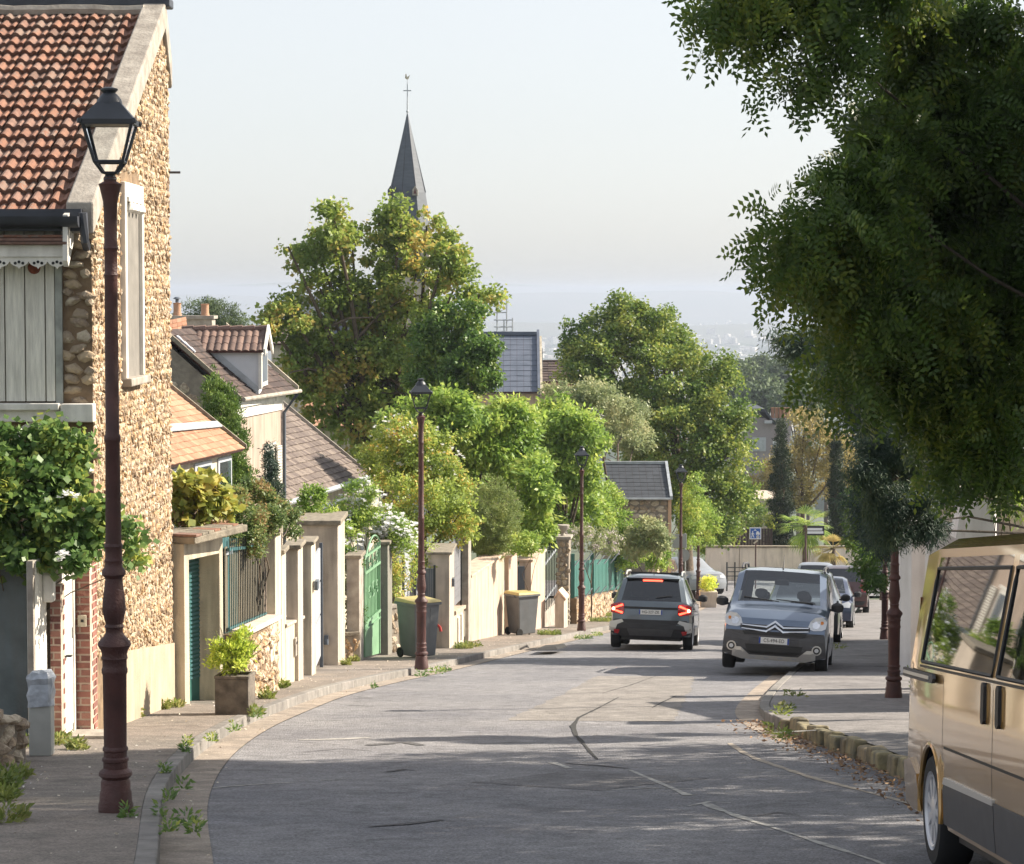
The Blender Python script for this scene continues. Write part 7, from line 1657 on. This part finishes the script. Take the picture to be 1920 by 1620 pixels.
# bamboo by the right edge
tree('bamboo', 'thin bamboo leaves hanging before the beige house at the right edge', 'bamboo', [PB(1895, 925, 40, 36, 28), PB(1880, 900, 36, 26, 28.2), PB(1910, 890, 30, 40, 28)], 1500, .13, L_bright, 8, trunk=.03, asp=.14, clump=.12, droop=1.0)
# big maple before the church
mp = [PB(625, 415, 50, 44, 84), PB(590, 470, 55, 40, 85), PB(660, 470, 70, 55, 86), PB(755, 415, 50, 42, 86), PB(800, 440, 55, 45, 87), PB(840, 470, 38, 40, 85), PB(600, 560, 70, 55, 85), PB(690, 560, 90, 70, 86), PB(780, 540, 85, 75, 86), PB(860, 540, 52, 50, 85),
      PB(900, 560, 34, 26, 84), PB(545, 600, 60, 36, 84), PB(492, 595, 20, 16, 84), PB(600, 650, 80, 50, 85), PB(700, 680, 110, 70, 86), PB(810, 660, 100, 70, 85), PB(640, 720, 80, 50, 85), PB(740, 770, 90, 50, 86), PB(570, 680, 50, 40, 85), PB(710, 430, 40, 36, 86), PB(540, 465, 10, 8, 84), PB(600, 740, 60, 50, 85), PB(670, 810, 70, 50, 85), PB(760, 830, 60, 40, 86), PB(840, 750, 50, 40, 86), PB(560, 710, 30, 30, 85)]
tree('maple_tree', 'large open crowned maple with yellowing leaves in front of the church spire', 'tree', mp, 56000, .16, L_maple, 9, base=(X(735, 86), 86, prof(86)), trunk=.30, clump=.34, asp=.8, fork=.42, shell=.4, cden=.5)
dk = [PB(840, 640, 70, 54, 80), PB(885, 700, 56, 50, 79), PB(860, 595, 44, 36, 80), PB(905, 650, 30, 36, 79), PB(820, 700, 60, 50, 80)]
tree('broadleaf_tree', 'dense dark green rounded tree right of the maple, before the slate roof', 'tree', dk, 30000, .12, L_dark, 10, trunk=.18, clump=.26, asp=.7)
# linden
ln = [PB(1190, 615, 75, 55, 106), PB(1120, 650, 60, 60, 106), PB(1250, 640, 50, 50, 107), PB(1160, 700, 100, 70, 105), PB(1260, 720, 90, 70, 104), PB(1340, 700, 45, 40, 104), PB(1350, 780, 60, 60, 103), PB(1280, 820, 100, 70, 103), PB(1370, 860, 45, 55, 103), PB(1310, 920, 80, 60, 103), PB(1380, 930, 34, 50, 103), PB(1200, 800, 70, 60, 104), PB(1075, 665, 25, 20, 106), PB(1300, 660, 30, 26, 106), PB(1340, 985, 50, 30, 102), PB(1170, 580, 30, 24, 106), PB(1225, 585, 30, 24, 106)]
tree('linden_tree', 'massive leafy green tree in the centre right above the slate cottage', 'tree', ln, 76000, .14, L_lin, 11, base=(X(1290, 104), 104, prof(104)), trunk=.35, clump=.36, asp=.8)
tree('pale_tree', 'greyish green tree with silvery leaves left of the massive green tree', 'tree', [PB(1120, 780, 80, 55, 90), PB(1070, 750, 50, 30, 90), PB(1180, 800, 46, 40, 97), PB(1190, 835, 30, 20, 97)], 24000, .11, L_pale, 12, trunk=.14, clump=.24, asp=.6)
# bright golden robinias behind the left walls
tree('golden_tree', 'bright yellow green feathery tree right of the second lamp post', 'tree', [PB(840, 790, 60, 50, 66), PB(900, 810, 80, 60, 67), PB(960, 800, 50, 50, 67), PB(975, 880, 40, 50, 67), PB(1005, 920, 22, 60, 65), PB(830, 750, 30, 24, 66), PB(880, 880, 50, 30, 70), PB(1005, 985, 22, 36, 66), PB(760, 800, 50, 36, 66)], 30000, .17, L_bright, 13, trunk=.13, asp=.45, clump=.3)
tree('golden_tree', 'yellow green tree behind the third street lamp and stone pillar', 'tree', [PB(1050, 820, 56, 46, 76), PB(1095, 815, 30, 34, 76), PB(1095, 880, 36, 44, 76), PB(1040, 880, 40, 50, 76), PB(1060, 940, 60, 50, 78), PB(1030, 770, 40, 30, 77)], 26000, .17, L_bright, 14, trunk=.12, asp=.45, clump=.3)
tree('shrub', 'dark green shrub filling the gap behind the clipped round bush', 'shrub', [PB(900, 900, 60, 40, 72), PB(850, 860, 50, 40, 70), PB(1010, 980, 60, 50, 76), PB(940, 1010, 60, 40, 72)], 16000, .1, L_dark, 15, trunk=.06, clump=.2)
tree('hedge_shrub', 'yellow green hedge above the green fence, left of the slate cottage', 'hedge', [PB(1135, 935, 28, 26, 83), PB(1170, 985, 30, 26, 83), PB(1210, 1015, 30, 28, 84), PB(1180, 1030, 30, 30, 83), PB(1120, 960, 36, 40, 82), PB(1230, 1045, 26, 26, 85)], 20000, .085, L_bright, 16, trunk=.05, clump=.18)
tree('laurel_shrub', 'glossy blue green shrub before the slate cottage wall', 'shrub', [PB(1215, 1000, 40, 28, 82), PB(1190, 1020, 28, 26, 82), PB(1235, 1020, 18, 24, 82)], 7000, .1, L_pale, 17, trunk=.04, clump=.15)
tree('shrub', 'narrow yellow green shrub between the orange gable and the far lamp', 'shrub', [PB(1300, 950, 24, 60, 95), PB(1292, 1005, 20, 28, 95), PB(1325, 975, 26, 36, 98)], 9000, .1, L_bright, 18, base=(5.4, 95, prof(95)), trunk=.05, clump=.2)
tree('flowering_shrub', 'pale lilac flowering shrub hanging over the green fence', 'shrub', [PB(1105, 1010, 34, 20, 74), PB(1135, 1015, 30, 24, 75), PB(1085, 1000, 24, 16, 73)], 4200, .07, leaf_mat('lilac_flower', (.10, .13, .05), (.17, .18, .09), (.42, .36, .40), .3, .6, 5), 19, trunk=.03, clump=.1)
tree('autumn_shrub', 'tall shrub with yellow and orange leaves behind the second lamp post', 'shrub', [PB(760, 830, 60, 50, 57), PB(800, 860, 60, 60, 57), PB(840, 930, 40, 60, 57), PB(790, 950, 70, 60, 56), PB(860, 980, 30, 40, 56), PB(720, 870, 40, 40, 58)], 26000, .085, L_aut, 20, trunk=.08, clump=.18)
# white rose
rs = [PB(660, 960, 40, 30, 50), PB(700, 980, 50, 36, 50), PB(680, 920, 30, 24, 50), PB(740, 1000, 40, 36, 50), PB(620, 970, 40, 24, 50), PB(650, 1010, 30, 30, 49)]
RT = tree('rose_bush', 'climbing rose with clusters of white flowers above the green gate', 'rose bush', rs, 12000, .06, L_bright, 21, trunk=.03, clump=.12)
P, N, rr = leaf_points(rs, 900, 77, .12, shell=1.0); P = P[(N[:, 1] < .1) | (N[:, 0] > .5)][:520]; mb = MB()
for p in P:
    for q in range(11):
        a = rr.uniform(0, 6.28); b = rr.uniform(-.5, 1); u = Vector((math.cos(a), math.sin(a), b)).normalized(); v = u.cross(Vector((0, 0, 1))).normalized()
        c = Vector(p); mb.add([c, c + u * .03 + v * .034, c + u * .058, c + u * .03 - v * .034], [(0, 1, 2, 3)])
put('blossom', mb, leaf_mat('white_petal', (.62, .55, .48), (.72, .68, .62), (.75, .72, .68), .35, .6), RT, kind='stuff')
AT = [o for o in S.objects if o.get('label', '').startswith('tall shrub with yellow and orange')][0]
P, N, rr = leaf_points([PB(760, 830, 60, 50, 57), PB(800, 870, 60, 60, 57), PB(840, 930, 40, 60, 57), PB(790, 950, 70, 60, 56)], 700, 78, .12, shell=1.0); P = P[(N[:, 1] < .1) | (N[:, 0] > .5)][:170]; mb = MB()
for p in P:
    for q in range(7):
        a = rr.uniform(0, 6.28); b = rr.uniform(-.5, 1); u = Vector((math.cos(a), math.sin(a), b)).normalized(); v = u.cross(Vector((0, 0, 1))).normalized(); c = Vector(p)
        mb.add([c, c + u * .03 + v * .028, c + u * .05, c + u * .03 - v * .028], [(0, 1, 2, 3)])
put('blossom', mb, bpy.data.materials['white_petal'], AT, kind='stuff')
tree('shrub', 'bright green young shrub beside the white roses', 'shrub', [PB(585, 940, 22, 30, 46), PB(560, 965, 30, 16, 46), PB(610, 965, 30, 18, 46)], 5000, .06, L_bright, 22, trunk=.02, clump=.1)
tree('shrub', 'green leaves spilling over the rubble wall by the pale green gate', 'shrub', [PB(660, 1050, 20, 24, 46.8), PB(660, 1140, 22, 34, 47), PB(652, 1100, 10, 30, 47)], 2400, .055, L_dark, 23, trunk=.02, clump=.1)
tree('climbing_plant', 'sparse creeper on the posts between the dark pillar and the lamp post', 'climber', [PB(742, 1040, 12, 50, 51), PB(745, 1100, 10, 40, 51), PB(770, 1070, 18, 34, 51.5), PB(800, 1040, 20, 30, 53)], 2200, .06, L_aut, 24, trunk=.015, clump=.1)
# clipped ball
c = at(918, 968, 62)
tree('clipped_bush', 'large clipped egg shaped bush above the salmon wall', 'bush', [(c.x, c.y, c.z, .68, .68, .82), (c.x - .02, c.y, c.z - .35, .66, .66, .62)], 60000, .035, L_ball, 25, trunk=.05, clump=.06, shell=.93, cden=2)
tree('shrub', 'small bright green shrub at the foot of the clipped egg shaped bush', 'shrub', [PB(985, 1020, 26, 18, 61), PB(1000, 1010, 20, 14, 63)], 2600, .07, L_bright, 26, trunk=.02, clump=.1)
# left gardens
tree('thuja_tree', 'upright green thuja between the orange roof and the pink house', 'tree', [PB(398, 730, 15, 38, 50), PB(415, 760, 24, 44, 50), PB(408, 800, 26, 50, 50), PB(430, 790, 18, 40, 50), PB(430, 840, 28, 60, 50), PB(450, 850, 12, 50, 50), PB(440, 900, 30, 40, 50), PB(450, 930, 24, 40, 50)], 22000, .075, L_thuja, 27, trunk=.08, asp=.3, clump=.09, droop=-.6, updown=.5, shell=.6)
tree('spruce_tree', 'small dark spruce in front of the pink house window', 'tree', [PB(506, 850, 6, 20, 48), PB(508, 880, 12, 24, 48), PB(508, 910, 18, 24, 48), PB(508, 935, 22, 20, 48)], 5200, .08, L_con, 28, trunk=.03, asp=.2, clump=.08)
tree('garden_shrub', 'loose reddish green shrub hanging over the blue green railings', 'shrub', [PB(440, 940, 34, 28, 34), PB(480, 930, 36, 30, 35), PB(510, 945, 24, 24, 35.5), PB(455, 975, 36, 36, 33.5), PB(430, 1005, 20, 26, 33), PB(500, 975, 24, 26, 34.5), PB(470, 1010, 20, 26, 33.4), PB(545, 985, 16, 22, 37)], 15000, .05, leaf_mat('reddish_shrub_leaf', (.05, .085, .03), (.10, .13, .04), (.22, .15, .07), .3, .5, 3), 29, trunk=.03, clump=.1)
tree('yellow_vine', 'vine with large yellow leaves on the slab roof of the cream doorway', 'vine', [PB(350, 930, 24, 30, 32), PB(385, 915, 28, 26, 32.2), PB(410, 950, 20, 24, 32.4), PB(370, 960, 28, 20, 32), PB(345, 910, 12, 14, 32)], 1500, .12, L_yel, 30, base=(X(360, 32), 32, Zp(1000, 32)), trunk=.025, asp=.9, clump=.12)
tree('rock_plant', 'dead brown stems and a stone lying on the slab roof', 'plant', [PB(350, 975, 18, 10, 31.9), PB(390, 985, 26, 7, 32)], 700, .07, leaf_mat('dead_leaf', (.10, .06, .04), (.20, .13, .08), (.28, .2, .13), .1, .8, 3), 31, base=(X(370, 32), 32, Zp(998, 32)), trunk=.015, asp=.3, clump=.07)
vn = [PB(40, 820, 50, 26, 24.2), PB(110, 830, 55, 30, 24.3), PB(160, 850, 26, 30, 24.3), PB(30, 880, 60, 50, 24), PB(80, 920, 60, 45, 24), PB(120, 900, 40, 50, 24.2), PB(40, 980, 60, 50, 23.8), PB(120, 985, 50, 40, 24), PB(170, 960, 24, 40, 24), PB(60, 1040, 60, 30, 23.7), PB(130, 1040, 50, 26, 23.8), PB(-30, 950, 50, 120, 23.8), PB(262, 1042, 22, 18, 24.1), PB(235, 1010, 14, 30, 24.2), PB(180, 1010, 20, 40, 24)]
VT = tree('grape_vine', 'lush climbing vine with broad leaves covering the front of the stone house', 'vine', vn, 9500, .08, L_vine, 32, base=(X(-12, 24.5), 24.5, prof(24.5)), trunk=.018, asp=.95, clump=.13, shell=.5)
P, N, rr = leaf_points([PB(130, 920, 14, 16, 23.7), PB(118, 1035, 12, 14, 23.5)], 7, 5, .05); mb = MB()
for p in P:
    for q in range(10):
        a = rr.uniform(0, 6.28); b = rr.uniform(-.5, 1); u = Vector((math.cos(a), math.sin(a), b)).normalized(); v = u.cross(Vector((0, 0, 1))).normalized(); c = Vector(p)
        mb.add([c, c + u * .03 + v * .018, c + u * .045, c + u * .03 - v * .018], [(0, 1, 2, 3)])
put('blossom', mb, bpy.data.materials['white_petal'], VT)
# pine behind chimneys, far trees
tree('pine_tree', 'grey green pine crown behind the chimney pots on the left', 'tree', [PB(385, 590, 38, 24, 125), PB(420, 595, 34, 22, 125), PB(370, 605, 40, 16, 125), PB(445, 612, 20, 12, 125), PB(400, 572, 24, 10, 125)], 12000, .16, L_far, 33, trunk=.2, asp=.25, clump=.35)
r = random.Random(9); k = 0
FARL = ['spreading hazy tree just right of the massive green tree, below the valley view', 'spreading grey green tree in the middle of the wooded slope', 'spreading tree of the wooded slope next to the dark conifer bough', 'grey green tree straight above the clay chimney pots', 'lower tree of the wooded slope between chimney pots and dark conifer', 'wooded slope tree half hidden behind the dark conifer', 'small hazy tree on the slope edge nearest the massive green tree', 'round hazy tree crown standing highest on the slope edge', 'low flat hazy treetop line right of the highest round crown']
for (pxx, pyy, rx, ry, Y) in [(1400, 720, 60, 34, 330), (1470, 715, 50, 30, 340), (1520, 720, 60, 40, 350), (1430, 750, 60, 26, 300), (1500, 760, 50, 26, 290), (1560, 740, 70, 40, 310), (1385, 695, 16, 16, 420), (1420, 690, 22, 22, 430), (1475, 690, 50, 14, 440)]:
    tree('far_tree', FARL[k], 'tree', [PB(pxx + r.uniform(-.4, .4) * rx, pyy + r.uniform(-.4, .4) * ry, rx * .55, ry * .6, Y) for _ in range(5)], 6500, .55, L_far, 40 + k, trunk=.3, clump=1.0, asp=.6, group='trees on the wooded slope' if Y < 400 else 'trees at the top edge of the wooded slope'); k += 1
tree('yellow_tree', 'tall airy tree with golden yellow leaves between the two cypresses', 'tree', [PB(1510, 800, 34, 30, 150), PB(1540, 840, 36, 40, 150), PB(1490, 850, 26, 30, 150), PB(1530, 900, 40, 36, 150), PB(1600, 860, 36, 50, 148), PB(1500, 920, 26, 30, 150), PB(1450, 900, 30, 40, 150), PB(1425, 930, 30, 40, 150)], 22000, .16, leaf_mat('golden_leaf', (.17, .16, .06), (.27, .23, .08), (.36, .28, .11), .35, .5, 1, k=1.3), 60, trunk=.18, clump=.4)
def cypress(label, px, top, bot, hwpx, Y, seed):
    bl = []
    for i in range(9):
        t = i / 8; bl.append(PB(px + (t * 3), lerp(top + 14, bot, t), hwpx * min(1, .28 + t * 1.1), 26, Y, .9))
    return tree('cypress_tree', label, 'tree', bl, 26000, .14, L_cyp, seed, trunk=.1, asp=.25, clump=.16, updown=1.0, shell=.7)
cypress('tall pointed dark cypress left of the palm', 1463, 796, 1040, 25, 123.5, 61)
cypress('slim dark cypress column right of the palm', 1568, 815, 1040, 17, 123, 62)
# palm
def palm(name, label, px, py, Y, n, L, lm, seed, down=.5, trunk_r=.12):
    c = at(px, py, Y); r = random.Random(seed); T = thing(name, label, 'palm', (c.x, c.y, prof(Y))); K = []
    put('trunk', MB().tube([(c.x, c.y, prof(Y)), (c.x, c.y, c.z)], [trunk_r * 1.2, trunk_r], 8), M_bark, T)
    for i in range(n):
        a = r.uniform(0, 6.28); el = r.uniform(-down, .9); d = Vector((math.cos(a) * math.cos(el), math.sin(a) * math.cos(el), math.sin(el))); p1 = c + d * L * .45
        mb = MB(); mb.tube([c, p1], .015, 4)
        sd = d.cross(Vector((0, 0, 1))).normalized(); up_ = sd.cross(d)
        for q in range(13):
            b = -1.25 + 2.5 * q / 12; e = (d * math.cos(b) + sd * math.sin(b)).normalized(); l = L * .6 * (1 - .25 * abs(b)); mid = p1 + e * l * .55; tip = p1 + e * l + Vector((0, 0, -.22 * l))
            w_ = sd.cross(e).cross(e).normalized() * .03 if abs(b) > .05 else sd * .03
            mb.add([p1, mid + w_, tip, mid - w_], [(0, 1, 2, 3)])
        put('frond', mb, lm, T)
palm('palm_tree', 'fan palm with green crown and drooping fronds before the end wall', 1510, 985, 115.5, 34, 1.5, L_bright, 1, down=1.1)
palm('palm_tree', 'lower palm with dry golden fronds in front of the slim cypress', 1562, 1028, 114.5, 20, 1.15, bpy.data.materials['golden_leaf'], 2, down=.9)
tree('shrub', 'low yellow green bush on top of the end wall beside the shed', 'shrub', [PB(1345, 1014, 26, 12, 119), PB(1320, 1020, 20, 16, 118.5)], 3600, .1, L_bright, 63, trunk=.03, clump=.18)
tree('shrub', 'round bush behind the dark timber screen at the end of the street', 'shrub', [PB(1425, 985, 26, 16, 122), PB(1400, 960, 40, 30, 128), PB(1340, 970, 40, 20, 126)], 7000, .12, L_lin, 64, trunk=.05, clump=.22)
tree('conifer_tree', 'dark shrub column at the right end of the beige end wall', 'shrub', [PB(1645, 1070, 14, 40, 100), PB(1660, 1040, 24, 50, 98)], 6000, .12, L_con, 65, trunk=.06, clump=.2, asp=.3)
tree('garden_tree', 'leafy green garden tree behind the orange roof of the left houses', 'tree', [PB(575, 620, 40, 24, 120), PB(600, 700, 40, 24, 110)], 6000, .15, L_maple, 66, trunk=.1, clump=.3)
# ---------------------------------------------------------------- weeds, litter
def weeds(pts, nleaf, size, lm, name, seed, kind='stuff', up=.8, spread=1.0, off=HL):
    r = np.random.default_rng(seed); P = []; D = []
    for px, py, rad in pts:
        g_ = G(px, py, off); m = int(nleaf * rad / .15); rad = rad * r.uniform(.7, 1.3)
        a = r.uniform(0, 6.28, m); q = rad * r.random(m) ** .7
        P.append(np.stack([g_.x + np.cos(a) * q * spread, g_.y + np.sin(a) * q * 1.6, np.full(m, g_.z) + r.random(m) * rad * .5], 1)); D.append(np.stack([np.cos(a), np.sin(a), np.full(m, up)], 1) + r.normal(size=(m, 3)) * .5)
    P = np.concatenate(P); D = unit(np.concatenate(D)); P[:, 2] = np.array([prof(y) for y in P[:, 1]]) + off + (P[:, 2] - P[:, 2].min()) * 0 + r.random(len(P)) ** 2 * .09
    Nn = unit(np.cross(D, r.normal(size=D.shape))); L_ = size * r.uniform(.5, 1.4, len(P))
    me = mesh_np(name, kite(P, D, Nn, L_, L_ * .38), 4); me.materials.append(lm)
    return tagset(put(name, me, None), kind=kind)
weeds([(20, 1460, .16), (5, 1480, .14), (60, 1400, .18), (90, 1390, .14), (10, 1500, .1), (110, 1395, .12), (145, 1405, .1), (8, 1540, .12), (250, 1345, .12), (265, 1335, .1), (325, 1326, .1), (310, 1330, .06), (485, 1300, .16), (500, 1310, .12), (530, 1290, .12), (515, 1285, .1), (480, 1340, .08), (650, 1247, .1), (665, 1240, .1), (800, 1205, .3), (868, 1216, .25), (880, 1212, .2), (1130, 1165, .5), (1150, 1155, .5), (1190, 1150, .6), (1030, 1190, .3)], 260, .065, L_weed, 'weeds', 1)
weeds([(240, 1532, .06), (350, 1545, .08), (365, 1560, .06), (300, 1530, .04), (345, 1410, .07), (350, 1400, .05), (395, 1390, .06), (440, 1370, .06), (480, 1345, .06), (345, 1480, .04), (310, 1450, .05), (318, 1500, .05), (315, 1560, .05), (790, 1268, .1), (820, 1262, .14), (835, 1258, .12), (700, 1290, .05), (1095, 1198, .3), (1120, 1192, .2)], 150, .05, bpy.data.materials['vine_leaf'], 'kerb_weeds', 2, up=.7, spread=.8)
weeds([(1475, 1330, .12), (1465, 1340, .10), (1490, 1305, .12), (1450, 1375, .1), (1470, 1385, .08), (1715, 1230, .12), (1708, 1260, .1), (1720, 1290, .1), (1560, 1215, .3)], 90, .06, L_weed, 'pavement_moss', 3, up=.5, off=.12)
# dry leaves and debris in the right gutter
r = np.random.default_rng(12); m = 1500; yy = r.uniform(15, 29, m); xx = np.array([KR(y) for y in yy]) - np.abs(r.normal(0, .22, m)) - .01
P = np.stack([xx, yy, np.array([prof(y) for y in yy]) + .012 + r.random(m) * .025], 1); D = unit(r.normal(size=(m, 3)) * [1, 1, .25]); Nn = unit(r.normal(size=(m, 3)) * [.4, .4, 1]); L_ = r.uniform(.02, .07, m)
me = mesh_np('dry_leaves', kite(P, D, Nn, L_, L_ * .5), 4); me.materials.append(leaf_mat('dry_leaf', (.07, .045, .03), (.16, .10, .06), (.30, .20, .11), .1, .8, 6)); put('dry_leaves', me, None, kind='stuff')
m = 500; yy = r.uniform(14, 60, m); xx = np.array([KL(y) for y in yy]) + r.uniform(-1.2, .35, m); P = np.stack([xx, yy, np.array([prof(y) for y in yy]) + np.where(xx < np.array([KL(y) for y in yy]) - .14, HL, .0) + .02], 1)
D = unit(r.normal(size=(m, 3)) * [1, 1, .2]); Nn = unit(r.normal(size=(m, 3)) * [.3, .3, 1]); L_ = r.uniform(.012, .04, m)
me = mesh_np('fallen_petals', kite(P, D, Nn, L_, L_ * .6), 4); me.materials.append(leaf_mat('petal_litter', (.22, .17, .12), (.45, .40, .33), (.6, .56, .5), .1, .8, 6)); put('fallen_petals', me, None, kind='stuff')
# ================================================================ HAZE
HB_ = MB().box(-5950, 5950, -70, 13900, -118, 17)
hz = put('haze', HB_, None, kind='stuff')
m = bpy.data.materials.new('haze_air'); m.use_nodes = True; n = m.node_tree.nodes; n.remove(n['Principled BSDF'])
v = n.new('ShaderNodeVolumePrincipled'); v.inputs['Color'].default_value = (.60, .67, .80, 1); v.inputs['Density'].default_value = 2.5e-4; v.inputs['Anisotropy'].default_value = .2
m.node_tree.links.new(v.outputs[0], n['Material Output'].inputs['Volume']); hz.data.materials.append(m)
